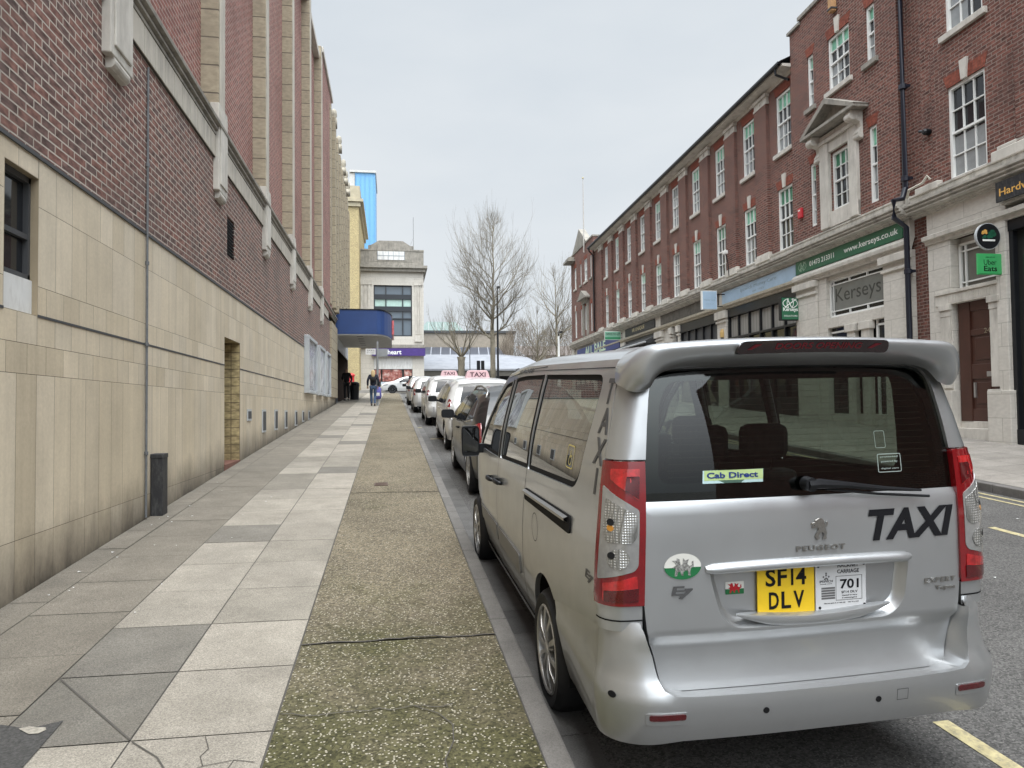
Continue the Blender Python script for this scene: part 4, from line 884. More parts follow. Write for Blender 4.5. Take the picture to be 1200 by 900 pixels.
for (v, z, s, c) in [(0.41, 4.86, 0.035, 0), (0.37, 4.88, 0.04, 0), (0.43, 4.84, 0.02, 0), (0.35, 4.85, 0.025, 0), (0.27, 4.84, 0.04, 1), (0.22, 4.87, 0.05, 1), (0.19, 4.83, 0.05, 1), (0.38, 4.78, 0.035, 1), (0.30, 4.78, 0.04, 1), (0.24, 4.78, 0.03, 1), (0.42, 4.76, 0.02, 1)]:
    q.cur = c; q.lathe([(0, -0.010), (s, -0.010), (s, -0.006)], 7, 'x', cen=(0, v, z))
q.obj('emblem', [amber_m, simple('leaf_green', (0.01, 0.10, 0.05), 0.5)], e)
q = MB(); q.box(-0.009, -0.006, 0.17, 0.43, 4.695, 4.73); q.obj('emblem_bar', letw, e)
e = hang_sign('green_board_sign', 'green and white estate board projecting over the blue shop', 38.0, 0.05, 0.98, 5.30, 5.78, 0.04, simple('board_pale_green', (0.20, 0.40, 0.29), 0.5), white_m)
q = MB(); q.box(-0.010, -0.0065, 0.08, 0.95, 5.34, 5.46); q.obj('stripe', simple('mid_green', (0.03, 0.22, 0.10), 0.5), e); hang_text(e, 'OFFICE TO LET', 0.12, 5.56, 0.90, 5.68, letk, 0.01); hang_text(e, '01473 219 700', 0.2, 5.37, 0.85, 5.43, letw)

# ---- pavilion with the pedimented window
PB = bld('pedimented_pavilion', 'red brick pavilion with a carved stone pediment window above the green solicitors sign')
holes = [(18.24, 18.54, 9.95, 11.42), (16.57, 17.52, 9.97, 11.39), (15.55, 15.89, 9.96, 11.33), (18.24, 18.52, 6.6, 8.36), (15.57, 15.88, 6.5, 8.37), (16.63, 17.47, 6.75, 8.30)]
q = MB(); wall_panel(q, 14.77, 19.45, 6.3, 12.55, 0.10, holes); q.box(14.77, 19.45, -9, -0.05, 6.2, 12.3); q.box(14.77, 18.9, -0.2, 0.10, 12.55, 12.68); q.box(14.77, 14.78, -0.2, 0.10, 6.2, 12.55); q.box(19.44, 19.45, -0.2, 0.1, 6.2, 12.55)
q.obj('wall', brick_r, PB)
q = MB(); q.box(18.85, 19.52, -0.3, 0.16, 12.55, 12.63); q.box(14.7, 18.92, -0.3, 0.16, 12.68, 12.78); q.obj('coping', stoned_m, PB)
def pw(w, h, cols, style, u, z, **k):
    k.setdefault('key', False); a = make_window(w, h, cols, style, parent=PB, **k); place(a, PB, u, 0.10, z, copy=False)
pw(0.30, 1.47, 1, 'film', 18.39, 9.95); pw(0.95, 1.42, 3, 'film', 17.045, 9.97, key=True); pw(0.34, 1.37, 1, 'film', 15.72, 9.96)
pw(0.28, 1.76, 1, 'film', 18.38, 6.6, sill=False); pw(0.31, 1.87, 1, 'film', 15.725, 6.5, sill=False); pw(0.84, 1.55, 3, 'filmd', 17.05, 6.75, sill=False, arch=False)
q = MB()
# aedicule: side pilasters, entablature, scroll brackets and triangular pediment
for (a, b) in ((16.27, 16.60), (17.50, 17.90)): q.box(a, b, 0.08, 0.20, 6.35, 8.62)
q.box(16.60, 17.50, 0.08, 0.17, 8.34, 8.62); q.box(16.27, 17.90, 0.08, 0.24, 8.62, 8.72); q.box(16.27, 17.90, 0.08, 0.17, 6.33, 6.74)
q.box(16.3, 17.87, 0.08, 0.20, 8.70, 8.86); q.box(16.45, 16.95, 0.08, 0.22, 8.74, 8.84); q.box(17.15, 17.7, 0.08, 0.22, 8.74, 8.84)
ped = q.obj('window_surround', stonet_m, PB, bevel=0.01)
for u in (16.20, 17.98):
    q = MB(); pts = [(0.10, 8.20), (0.20, 8.25), (0.24, 8.36), (0.16, 8.5), (0.18, 8.62), (0.34, 8.68), (0.44, 8.80), (0.42, 8.90), (0.10, 8.90)]; q.prism(pts, u-0.11, u+0.11, 'x')
    q.lathe([(0, -0.125), (0.11, -0.125), (0.11, 0.125), (0, 0.125)], 14, 'x', cen=(u, 0.36, 8.76)); q.lathe([(0, -0.125), (0.07, -0.125), (0.07, 0.125), (0, 0.125)], 12, 'x', cen=(u, 0.17, 8.28))
    q.obj('scroll_bracket', stonet_m, ped, bevel=0.008)
q = MB(); c = 17.08; hw = 1.22
q.box(c-hw, c+hw, 0.08, 0.52, 8.90, 8.98); q.prism([(c-hw+0.08, 8.98), (c+hw-0.08, 8.98), (c, 9.52)], 0.08, 0.22)
for s in (-1, 1):
    q.prism([(c+s*(hw+0.03), 8.98), (c+s*(hw-0.22), 8.98), (c, 9.46), (c, 9.62)], 0.08, 0.52); 
q.obj('pediment', stoned_m, ped, bevel=0.008)
shop_cornice(PB, 14.60, 19.46, v=0.04)
q = MB(); cornice(q, 14.63, 19.55, [(0.0, 5.10), (0.07, 5.12), (0.08, 5.20), (0.16, 5.22), (0.17, 5.30), (0.10, 5.38), (0.03, 5.41), (-0.1, 5.42)], 0); q.box(14.66, 19.5, -0.2, 0.0, 5.40, 5.85); q.obj('lower_moulding', stonet_m, PB)
z0 = ground_u(16)-0.3
q = MB(); q.box(14.66, 15.56, -0.5, 0.06, z0, 5.12); q.box(18.45, 19.52, -0.5, 0.06, z0, 5.12); q.box(15.56, 18.45, -0.4, -0.05, 5.0, 5.12); q.box(18.05, 18.45, -0.4, 0.0, z0, 5.1)
q.box(15.56, 18.05, -0.4, -0.02, 3.70, 3.97); q.box(15.56, 18.05, -0.4, -0.06, z0, z0+0.6); q.obj('shop_pier', stone_m, PB, bevel=0.01)
for (a, b) in ((14.6, 15.62), (18.4, 19.58)):
    q = MB(); q.box(a, b, 0, 0.16, 4.92, 5.10); q.box(a+0.03, b-0.03, 0, 0.11, 4.72, 4.79); q.obj('pier_capital', stonet_m, PB, bevel=0.012)
for (a, b) in (): pass
for u in (16.35, 16.95):
    q = MB(); q.box(u-0.16, u+0.16, -0.1, 0.03, z0, 3.52); q.box(u-0.22, u+0.22, -0.1, 0.07, 3.50, 3.70); q.obj('small_column', stonet_m, PB, bevel=0.012)
q = MB(); q.box(15.56, 18.05, -0.18, -0.15, z0, 5.05); q.obj('shop_glass', panel_glass_m, PB)
q = MB()
for (a, b, c, d) in ((15.56, 18.05, 3.97, 4.03), (15.56, 18.05, 4.95, 5.0), (15.56, 15.62, 3.97, 5.0), (17.99, 18.05, 3.97, 5.0), (15.6, 18.0, 4.13, 4.155), (15.6, 18.0, 4.84, 4.865), (15.72, 15.745, 3.97, 5.0), (17.87, 17.895, 3.97, 5.0), (16.4, 16.43, 3.97, 4.15), (17.15, 17.18, 3.97, 4.15), (16.4, 16.43, 4.85, 5.0), (17.15, 17.18, 4.85, 5.0), (15.6, 15.66, z0, 3.7), (17.2, 17.26, z0, 3.7), (15.7, 16.1, 3.55, 3.6), (17.2, 18.0, 3.55, 3.6), (16.04, 16.1, z0, 3.7)): q.box(a, b, -0.15, -0.105, c, d)
q.obj('shop_window_frame', white_m, PB)
q = MB(); q.box(15.745, 17.87, -0.145, -0.125, 4.155, 4.84); kp = q.obj('etched_panel', simple('etched_grey', (0.16, 0.165, 0.15), 0.35), PB)
text_obj('lettering', 'Kerseys', kp, simple('etched_dark', (0.045, 0.047, 0.042), 0.4), mapfn=lambda a, b, h: (-a, -0.124+h, b), box=(-17.80, 4.26, -15.90, 4.74), depth=0.002)
dp = empty('drainpipe', 'dark navy drainpipe running down between the two brick buildings', 'pipe', loc=RBase, rot=(0, 0, RANG))
q = MB(); z0 = ground_u(14.6); q.tube([(14.60, 0.12, 12.6), (14.60, 0.12, 6.5), (14.60, 0.20, 6.25), (14.60, 0.42, 6.2), (14.60, 0.42, 5.8), (14.6, 0.13, 5.6), (14.60, 0.12, z0)], 0.062, 10); q.obj('pipe', navy_m, dp, smooth=True, angle=40)
for z in (10.9, 8.8, 6.7, 4.6, 3.0):
    q = MB(); q.lathe([(0.062, -0.06), (0.085, -0.05), (0.085, 0.05), (0.062, 0.06)], 10, 'z', cen=(14.60, 0.12, z)); q.box(14.5, 14.7, 0.0, 0.08, z-0.03, z+0.03); q.obj('collar', navy_m, dp)

# ---- corner building with door 24
HB = bld('corner_building', 'red brick building at the far right with stone ground floor and brown door', 'building')
hc = [12.9-2.9*k for k in range(5)]
holes = []
for c in hc: holes += [(c-0.50, c+0.50, 6.26, 8.22), (c-0.50, c+0.50, 9.36, 11.4)]
q = MB(); wall_panel(q, -3, 13.85, 6.2, 13.4, 0.0, holes); q.box(13.85, 14.25, -0.2, -0.06, 6.2, 13.4); q.box(14.25, 14.78, -0.2, -0.12, 1.0, 13.4); q.box(13.85, 13.86, -0.12, 0, 6.2, 13.4); q.box(-3, 14.78, -9, -0.2, 6.2, 13.3)
for k in range(1, 5): q.box(hc[k]+0.88, hc[k]+1.62, -0.02, 0.09, 6.4, 13.4)
q.box(11.0, 11.62, -0.02, 0.09, 6.45, 13.4) if False else None
q.obj('wall', brick_r, HB)
q = MB(); q.box(-3, 14.78, -0.3, 0.1, 13.4, 13.6); q.box(-3, 12.1, -8, -0.5, 1, 6.2); q.obj('coping', stoned_m, HB)
pH = make_window(1.0, 1.96, 3, 'netr', sill=False, key=True, parent=HB); place(pH, HB, hc[0], 0, 6.26, copy=False)
pU = make_window(1.0, 2.04, 3, 'net', sill=True, key=True, parent=HB); place(pU, HB, hc[0], 0, 9.36, copy=False)
for c in hc[1:]: place(pH, HB, c, 0, 6.26); place(pU, HB, c, 0, 9.36)
shop_cornice(HB, -3, 14.5, dz=-0.06)
for k in range(5): q = MB(); q.box(hc[k]-1.72, hc[k]-0.72, -0.1, 0.13, 6.2, 6.42); q.box(hc[k]-1.62, hc[k]-0.82, -0.1, 0.09, 6.42, 6.50); q.obj('pier_base', stonet_m, HB, bevel=0.02)
q = MB(); q.box(13.6, 14.3, -0.1, 0.13, 6.2, 6.36); q.obj('pier_base', stonet_m, HB, bevel=0.02)
q = MB(); q.box(12.02, 14.12, -0.3, 0.0, 5.20, 5.78); q.box(-3, 12.02, -0.3, 0.10, 5.36, 5.80); q.obj('fascia', stone_m, HB)
q = MB(); cornice(q, -3, 14.14, [(-0.1, 5.06), (0.04, 5.07), (0.05, 5.14), (0.12, 5.16), (0.13, 5.24), (0.06, 5.27), (-0.1, 5.28)], 0.0); q.obj('lower_moulding', stonet_m, HB)
zg = ground_u(12.8); z0 = zg-0.3
q = MB(); q.box(13.46, 14.12, -0.45, 0.0, z0, 5.08); q.box(12.00, 12.24, -0.12, 0.05, z0, 5.08); q.box(11.95, 12.50, -0.1, 0.095, z0, 1.87); q.box(12.20, 13.46, -0.45, -0.25, 4.92, 5.08); q.obj('shop_pier', stone_m, HB, bevel=0.012)
q = MB(); q.box(12.2, 13.9, -0.3, 0.06, 3.92, 3.99); q.box(12.2, 13.9, -0.3, 0.03, 3.70, 3.92)
u = 12.42
while u < 13.5: q.box(u, u+0.022, 0.025, 0.04, 3.73, 3.90); u += 0.045
for (a, b) in ((12.22, 12.44), (13.48, 13.74)):
    q.box(a, b, -0.2, 0.04, 1.95, 3.45); q.box(a-0.03, b+0.03, -0.2, 0.08, 3.58, 3.70); q.box(a-0.01, b+0.01, -0.2, 0.05, 3.45, 3.58); q.box(a-0.05, b+0.05, -0.2, 0.09, z0, 1.90)
q.obj('door_surround', stonet_m, HB, bevel=0.008)
q = MB(); q.box(12.2, 13.5, -0.24, -0.22, 3.97, 4.95); q.obj('transom_glass', simple('etched_pane', (0.12, 0.12, 0.105), 0.2, spec=0.7), HB)
q = MB()
for (a, b, c, d) in ((12.22, 13.44, 3.97, 4.03), (12.22, 13.44, 4.90, 4.95), (13.38, 13.44, 3.97, 4.95), (12.22, 12.28, 3.97, 4.95), (12.25, 13.4, 4.12, 4.145), (12.25, 13.4, 4.77, 4.795), (13.25, 13.275, 3.97, 4.95), (12.38, 12.405, 3.97, 4.95)): q.box(a, b, -0.22, -0.18, c, d)
q.obj('transom_frame', white_m, HB)
brown_m = simple('brown_door_paint', (0.060, 0.024, 0.016), 0.35, var=0.15, vscale=5)
DV = 0.17
q = MB(); q.box(12.42, 13.40, -0.35+DV, -0.30+DV, 1.27, 3.70); q.box(12.42, 12.52, -0.31+DV, -0.27+DV, 1.27, 3.70); q.box(13.10, 13.40, -0.31+DV, -0.26+DV, 1.27, 3.70)
for (c, d) in ((1.27, 1.52), (2.12, 2.42), (3.0, 3.12), (3.5, 3.7)): q.box(12.52, 13.10, -0.31+DV, -0.275+DV, c, d)
dr = q.obj('door', brown_m, HB, bevel=0.008)
for (c, d) in ((1.62, 2.05), (2.5, 2.95)):
    q = MB(); q.box(12.62, 13.0, -0.305+DV, -0.283+DV, c, d); q.obj('door_panel', brown_m, dr, bevel=0.01)
q = MB(); q.box(12.98, 13.02, -0.28+DV, -0.24+DV, 1.75, 2.05); q.obj('door_pull', simple('brushed_metal', (0.45, 0.44, 0.42), 0.35, metal=0.8), dr)
q = MB(); q.box(12.46, 12.70, -0.275+DV, -0.262+DV, 2.16, 2.26); q.obj('letter_plate', simple('brushed_metal', (0.45, 0.44, 0.42), 0.35, metal=0.8), dr)
text_obj('house_number', '24', dr, simple('brass', (0.5, 0.45, 0.33), 0.3, metal=0.8), mapfn=lambda a, b, h: (-a, -0.275+DV+h, b), box=(-12.74, 3.02, -12.58, 3.12), depth=0.01)
q = MB(); q.box(12.2, 13.5, -0.6, 0.02, z0, 1.27-0.14); q.box(12.25, 13.45, -0.6, -0.10, 1.1, 1.27); q.obj('door_step', stonet_m, HB, bevel=0.01)
shopfront(HB, 5.9, 12.00, 5.08, 0.22, 3, trans=False, colr=black_m, v=-0.06)
q = MB()
for a in (-3, 0.2, 3.0): q.box(a, a+0.6, -0.4, 0.05, -0.3, 5.08)
q.obj('shop_pier', stone_m, HB); shopfront(HB, 0.8, 5.9, 5.08, 0.25, 4, v=-0.3)
q = MB(); q.lathe([(0, 0), (0.07, 0.0), (0.07, 0.12), (0.04, 0.16), (0, 0.16)], 10, 'y', cen=(14.02, -0.06, 7.55)); q.tube([(14.02, 0.06, 7.56), (14.14, 0.10, 7.60)], 0.03, 6); q.obj('wall_vent', black_m, HB)
# broken plaster downstand on the cornice
q = MB(); q.tube([(14.45, 0.2, 6.22), (14.25, 0.3, 6.33), (13.85, 0.28, 6.36), (13.72, 0.26, 6.48), (13.72, 0.2, 6.40)], 0.028, 7); q.obj('overflow_pipe', simple('cream_paint', (0.5, 0.47, 0.40), 0.5), HB)
q = MB(); q.box(-20, -3, -9, 0, -2, 12.5); q.obj('rear_wall', brick_r, HB)

yb_ = empty('yellow_lamp', 'small yellow lamp fixed on the stone pier left of the square green sign', 'lamp', loc=RW(24.7, 0.06), rot=(0, 0, RANG)); q = MB(); q.lathe([(0, 4.12), (0.08, 4.12), (0.09, 4.3), (0.05, 4.42), (0, 4.43)], 10); q.obj('cover', simple('dull_yellow', (0.50, 0.33, 0.12), 0.5), yb_)
q = MB(); q.box(-0.05, 0.05, -0.03, 0.05, 4.03, 4.12); q.obj('base', dgrey_m, yb_)
# red alarm box, cctv
ab = empty('alarm_box', 'red alarm box on the brick terrace beside the first lower window', 'alarm box', loc=RW(19.0, 0.10), rot=(0, 0, RANG)); q = MB(); q.box(-0.09, 0.09, 0.0, 0.09, 6.98, 7.27); q.obj('casing', simple('alarm_red', (0.50, 0.025, 0.035), 0.4, var=0.05), ab, bevel=0.02)
q = MB(); q.box(-0.05, 0.05, 0.088, 0.093, 7.18, 7.22); q.obj('badge', letw, ab)
fl = empty('floodlight', 'small white floodlight on a bracket above the cornice of the terrace', 'floodlight', loc=RW(23.8, 0.10), rot=(0, 0, RANG)); q = MB(); q.box(-0.10, 0.10, 0.12, 0.26, 6.98, 7.10); q.obj('head', white_m, fl, bevel=0.02); q = MB(); q.tube([(0, 0.06, 6.2), (0, 0.10, 6.7), (0, 0.16, 6.98)], 0.018, 6); q.obj('bracket', black_m, fl)

# ---- far end pavilion with stone gable and flagpole
EB = bld('gabled_end_pavilion', 'far red brick end pavilion with a stone gable and flagpole', 'building')
wins = [(44.55, 0.35, 9.98, 1.45), (46.0, 0.85, 9.98, 1.5), (47.45, 0.35, 9.98, 1.45), (49.2, 0.6, 9.98, 1.5), (44.55, 0.35, 6.5, 1.8), (47.45, 0.35, 6.5, 1.8), (49.2, 0.6, 6.5, 1.9), (46.0, 0.8, 6.75, 1.6)]
q = MB(); wall_panel(q, 43.9, 50.6, 6.2, 12.25, 0.10, [(u-w/2, u+w/2, z, z+h) for u, w, z, h in wins]); q.box(43.9, 50.6, -9, -0.05, 6.2, 12.2); q.box(43.9, 50.6, -0.4, 0.10, 12.25, 12.5)
q.box(43.9, 43.91, -0.4, 0.1, 6.2, 12.25); q.box(50.58, 50.6, -0.4, 0.1, 6.2, 12.25); q.obj('wall', brick_r, EB)
for (u, w, z, h) in wins:
    a = make_window(w, h, 3 if w > 0.5 else 1, 'net', sill=z > 9, key=w > 0.5 and z < 9 and u > 48, arch=True, parent=EB); place(a, EB, u, 0.10, z, copy=False)
q = MB(); q.box(43.85, 50.7, -0.5, 0.15, 12.5, 12.6); q.prism([(45.6, 12.6), (49.8, 12.6), (47.7, 13.9)], -0.3, 0.16); q.box(49.2, 50.9, -0.4, 0.65, 12.0, 12.14); q.box(49.5, 50.8, 0.1, 0.5, 12.14, 12.35); q.obj('gable', stoned_m, EB)
q = MB(); c = 46.0; q.box(c-0.75, c-0.42, 0.08, 0.2, 6.35, 8.6); q.box(c+0.42, c+0.75, 0.08, 0.2, 6.35, 8.6); q.box(c-0.8, c+0.8, 0.08, 0.25, 8.5, 8.75); q.box(c-1.1, c+1.1, 0.08, 0.5, 8.75, 8.85); q.prism([(c-1.1, 8.85), (c+1.1, 8.85), (c, 9.35)], 0.08, 0.45); q.obj('window_surround', stoned_m, EB)
shop_cornice(EB, 43.9, 50.7, v=0.04)
q = MB(); q.box(43.9, 50.7, -9, -0.1, 0, 6.2); q.box(43.9, 44.3, -0.2, 0.06, 1, 5.9); q.box(50.2, 50.7, -0.4, 0.1, 1, 5.9); q.obj('shop_pier', stone_m, EB)
shopfront(EB, 44.3, 50.2, 4.9, 0.3, 4)
fp = empty('flagpole', 'tall pale flagpole rising above the far end pavilion', 'flagpole', loc=RW(46.0, 0.2, 12.0), rot=(0, 0, RANG)); q = MB(); q.tube([(0, 0, -0.1), (0, 0, 2.4), (0, 0, 4.85)], [0.05, 0.04, 0.022], 8); q.obj('pole', simple('pole_paint', (0.40, 0.38, 0.35), 0.6), fp); q = MB(); q.lathe([(0, 4.85), (0.06, 4.88), (0.06, 4.95), (0, 5.0)], 8, 'z'); q.obj('finial', gold_m, fp)
pl_ = empty('wooden_pole_stump', 'bare wooden pole end fixed high on the pavilion wall above the middle window', 'pole', loc=RW(17.12, 0.10), rot=(0, 0, RANG)); q = MB(); q.box(-0.08, 0.08, 0.02, 0.16, 11.95, 13.3); q.obj('timber', simple('raw_wood', (0.42, 0.24, 0.11), 0.7, var=0.2), pl_)
q = MB(); q.box(-0.10, 0.10, 0, 0.18, 12.0, 12.04); q.obj('clamp', dgrey_m, pl_)
# ------------------------------------------------------------------ the silver taxi van
def interp(tab, z):
    if z <= tab[0][0]: return tab[0][1]
    for (a, b), (c, d) in zip(tab[:-1], tab[1:]):
        if z <= c:
            t = (z-a)/(c-a); return b+(d-b)*t
    return tab[-1][1]
def smooth_tab(tab, n=200):
    # C1 interpolation (monotone-ish Hermite) sampled to a fine table
    xs = [p[0] for p in tab]; ys = [p[1] for p in tab]; m = []
    for i in range(len(xs)):
        if i == 0: m.append((ys[1]-ys[0])/(xs[1]-xs[0]))
        elif i == len(xs)-1: m.append((ys[-1]-ys[-2])/(xs[-1]-xs[-2]))
        else: m.append(((ys[i+1]-ys[i])/(xs[i+1]-xs[i])+(ys[i]-ys[i-1])/(xs[i]-xs[i-1]))/2)
    out = []
    for i in range(len(xs)-1):
        h = xs[i+1]-xs[i]
        for k in range(24):
            t = k/24; h00 = 2*t**3-3*t*t+1; h10 = t**3-2*t*t+t; h01 = -2*t**3+3*t*t; h11 = t**3-t*t
            out.append((xs[i]+h*t, h00*ys[i]+h10*h*m[i]+h01*ys[i+1]+h11*h*m[i+1]))
    out.append((xs[-1], ys[-1])); return out
WT = smooth_tab([(0.28, 0.80), (0.40, 0.835), (0.55, 0.863), (0.80, 0.880), (0.95, 0.881), (1.10, 0.874), (1.24, 0.861), (1.35, 0.848), (1.46, 0.830), (1.60, 0.797), (1.80, 0.745), (1.86, 0.724), (1.90, 0.693), (1.93, 0.64)])
TF = smooth_tab([(3.3, 0.0), (3.9, 0.010), (4.3, 0.035), (4.6, 0.085), (4.85, 0.18), (5.0, 0.30), (5.05, 0.36)])
YL = smooth_tab([(1.20, 0.0), (1.32, 0.008), (1.5, 0.03), (1.7, 0.07), (1.83, 0.105), (1.95, 0.14)])
def wv(y, z): return interp(WT, z)-(interp(TF, y) if y > 3.3 else 0)
def y0(z): return interp(YL, z) if z > 1.2 else 0.0
def warp(y, z):
    if y <= 2.2: return z
    d = 0.085*((y-2.2)/1.3)**1.4; return z-d*min(1, max(0, (z-1.2)/0.7))
def smap(s):
    def f(a, b, d): return Vector((s*(wv(a, b)-d), a, warp(a, b)))
    return f
RC = 0.10
def tend(z): return interp(WT, z)-RC+math.pi/2*RC
def rmap(t, z, d):
    w = interp(WT, z); wc = w-RC; s = 1 if t >= 0 else -1; a = abs(t)
    yb = 0.03*(min(a, wc)/0.75)**2
    if a <= wc: x, y, nx, ny = a, yb, 0.0, 1.0
    else:
        th = min((a-wc)/RC, math.pi/2); ex = max(0, a-wc-RC*math.pi/2)
        x = wc+RC*math.sin(th); y = yb+RC*(1-math.cos(th))+ex; nx, ny = -math.sin(th), math.cos(th)
    return Vector((s*(x+nx*d), y+ny*d+y0(z), z))
def gmap(x, z, d):
    # tailgate: same shell, stepped in below the crease and with a ledge under the glass
    st = 0.0
    if z < 0.765: st = 0.026*min(1, (0.765-z)/0.016)
    if z < 0.62: st -= 0.012*((0.62-z)/0.07)
    if z > 1.285: st = 0.012*min(1, (z-1.285)/0.015)
    p = rmap(x, z, d); p.y += st; return p
VO = Vector((1.715694, 2.737656, -0.025302))
vl = Vector((0.999901, 0.002393, 0.01386)); vf = Vector((-0.002996, 0.999043, 0.043644)); vu = vl.cross(vf).normalized(); vf = vu.cross(vl)
VM = Matrix((vl, vf, vu)).transposed().to_4x4(); VM.translation = VO
van = empty('taxi_van', 'silver people carrier van with black TAXI lettering parked nearest the camera by the kerb', 'van'); van.matrix_world = VM
silver = paint('silver_paint', (0.45, 0.465, 0.475), metal=0.75, rough=0.33, coat=0.7, dirt=0.05)
seam_m = simple('seam_black', (0.008, 0.008, 0.009), 0.8, var=0.05, spec=0.2); rubber = simple('rubber', (0.014, 0.014, 0.015), 0.65, var=0.15, spec=0.3)
trim_m = simple('interior_trim', (0.045, 0.045, 0.047), 0.8, var=0.2); seat_m = simple('seat_cloth', (0.030, 0.031, 0.034), 0.85, var=0.3, vscale=20)
under_m = simple('underbody', (0.010, 0.010, 0.010), 0.9, spec=0.1)
side_glass = clearglass('side_glass', (0.42, 0.47, 0.43), 2.3); rear_glass = clearglass('rear_glass', (0.42, 0.49, 0.43), 1.5); wind_glass = clearglass('windscreen_glass', (0.78, 0.86, 0.80), 1.0)
alloy = simple('alloy', (0.46, 0.455, 0.44), 0.32, metal=0.75, var=0.1, vscale=12, dirt=(0.16, 0.13, 0.10)); chrome = simple('chrome', (0.70, 0.70, 0.70), 0.14, metal=1.0, var=0.03)
badge_m = simple('badge_metal', (0.36, 0.35, 0.33), 0.28, metal=0.9, var=0.15, vscale=90); stk_m = simple('grey_sticker', (0.065, 0.066, 0.068), 0.5, var=0.04)
ARC = (1.155, 0.33, 0.392); ARCF = (4.255, 0.33, 0.392)
def arc_pts(c, a0, a1, n=18): return [(c[0]+c[2]*math.cos(R(a0+(a1-a0)*k/n)), c[1]+c[2]*math.sin(R(a0+(a1-a0)*k/n))) for k in range(n+1)]
seam = [(y0(z)+0.132, z) for z in (0.80, 0.95, 1.1, 1.25, 1.4, 1.5, 1.6, 1.7, 1.78, 1.84, 1.885)]
side_out = [(0.132, 0.80), (0.35, 0.768), (0.60, 0.722), (0.80, 0.685), (0.935, 0.655)]+arc_pts(ARC, 124, 8)+[(1.56, 0.335), (1.66, 0.30), (3.80, 0.285)]+arc_pts(ARCF, 187, 0)+[(4.70, 0.30), (4.98, 0.30), (5.03, 0.45), (5.02, 0.62), (4.99, 0.80), (4.85, 0.93), (4.50, 1.04), (4.16, 1.115), (4.02, 1.16), (3.70, 1.42), (3.35, 1.70), (3.14, 1.83), (3.0, 1.885)]+[(0.30, 1.888)]+seam[::-1][:-1]
Wn = [rounded([(0.50, 1.292), (0.40, 1.822), (1.615, 1.825), (1.655, 1.243)], [0.13, 0.10, 0.02, 0.02]),
      rounded([(1.69, 1.241), (1.65, 1.825), (2.63, 1.815), (2.72, 1.192)], [0.02, 0.02, 0.03, 0.03]),
      rounded([(2.83, 1.187), (2.76, 1.800), (3.05, 1.790), (3.40, 1.62), (3.93, 1.17)], [0.02, 0.04, 0.06, 0.1, 0.04])]
def inset(poly, d):
    cx = sum(p[0] for p in poly)/len(poly); cy = sum(p[1] for p in poly)/len(poly); out = []
    for (x, y) in poly:
        v = Vector((cx-x, cy-y)); L = v.length; out.append((x+v.x/L*d, y+v.y/L*d))
    return out
def inset2(poly, d):
    # true parallel inset for a convex polygon given in any orientation
    A = sum(poly[i][0]*poly[(i+1) % len(poly)][1]-poly[(i+1) % len(poly)][0]*poly[i][1] for i in range(len(poly))); sg = 1 if A > 0 else -1
    out = []; n = len(poly)
    for i in range(n):
        p = Vector(poly[i]); a = (p-Vector(poly[i-1])); b = (Vector(poly[(i+1) % n])-p)
        if a.length < 1e-7 or b.length < 1e-7: out.append(tuple(p)); continue
        a.normalize(); b.normalize(); na = Vector((-a.y, a.x))*sg; nb = Vector((-b.y, b.x))*sg; m = na+nb
        if m.length < 1e-6: m = na
        m.normalize(); k = d/max(0.3, m.dot(na)); out.append(tuple(p+m*k))
    return out
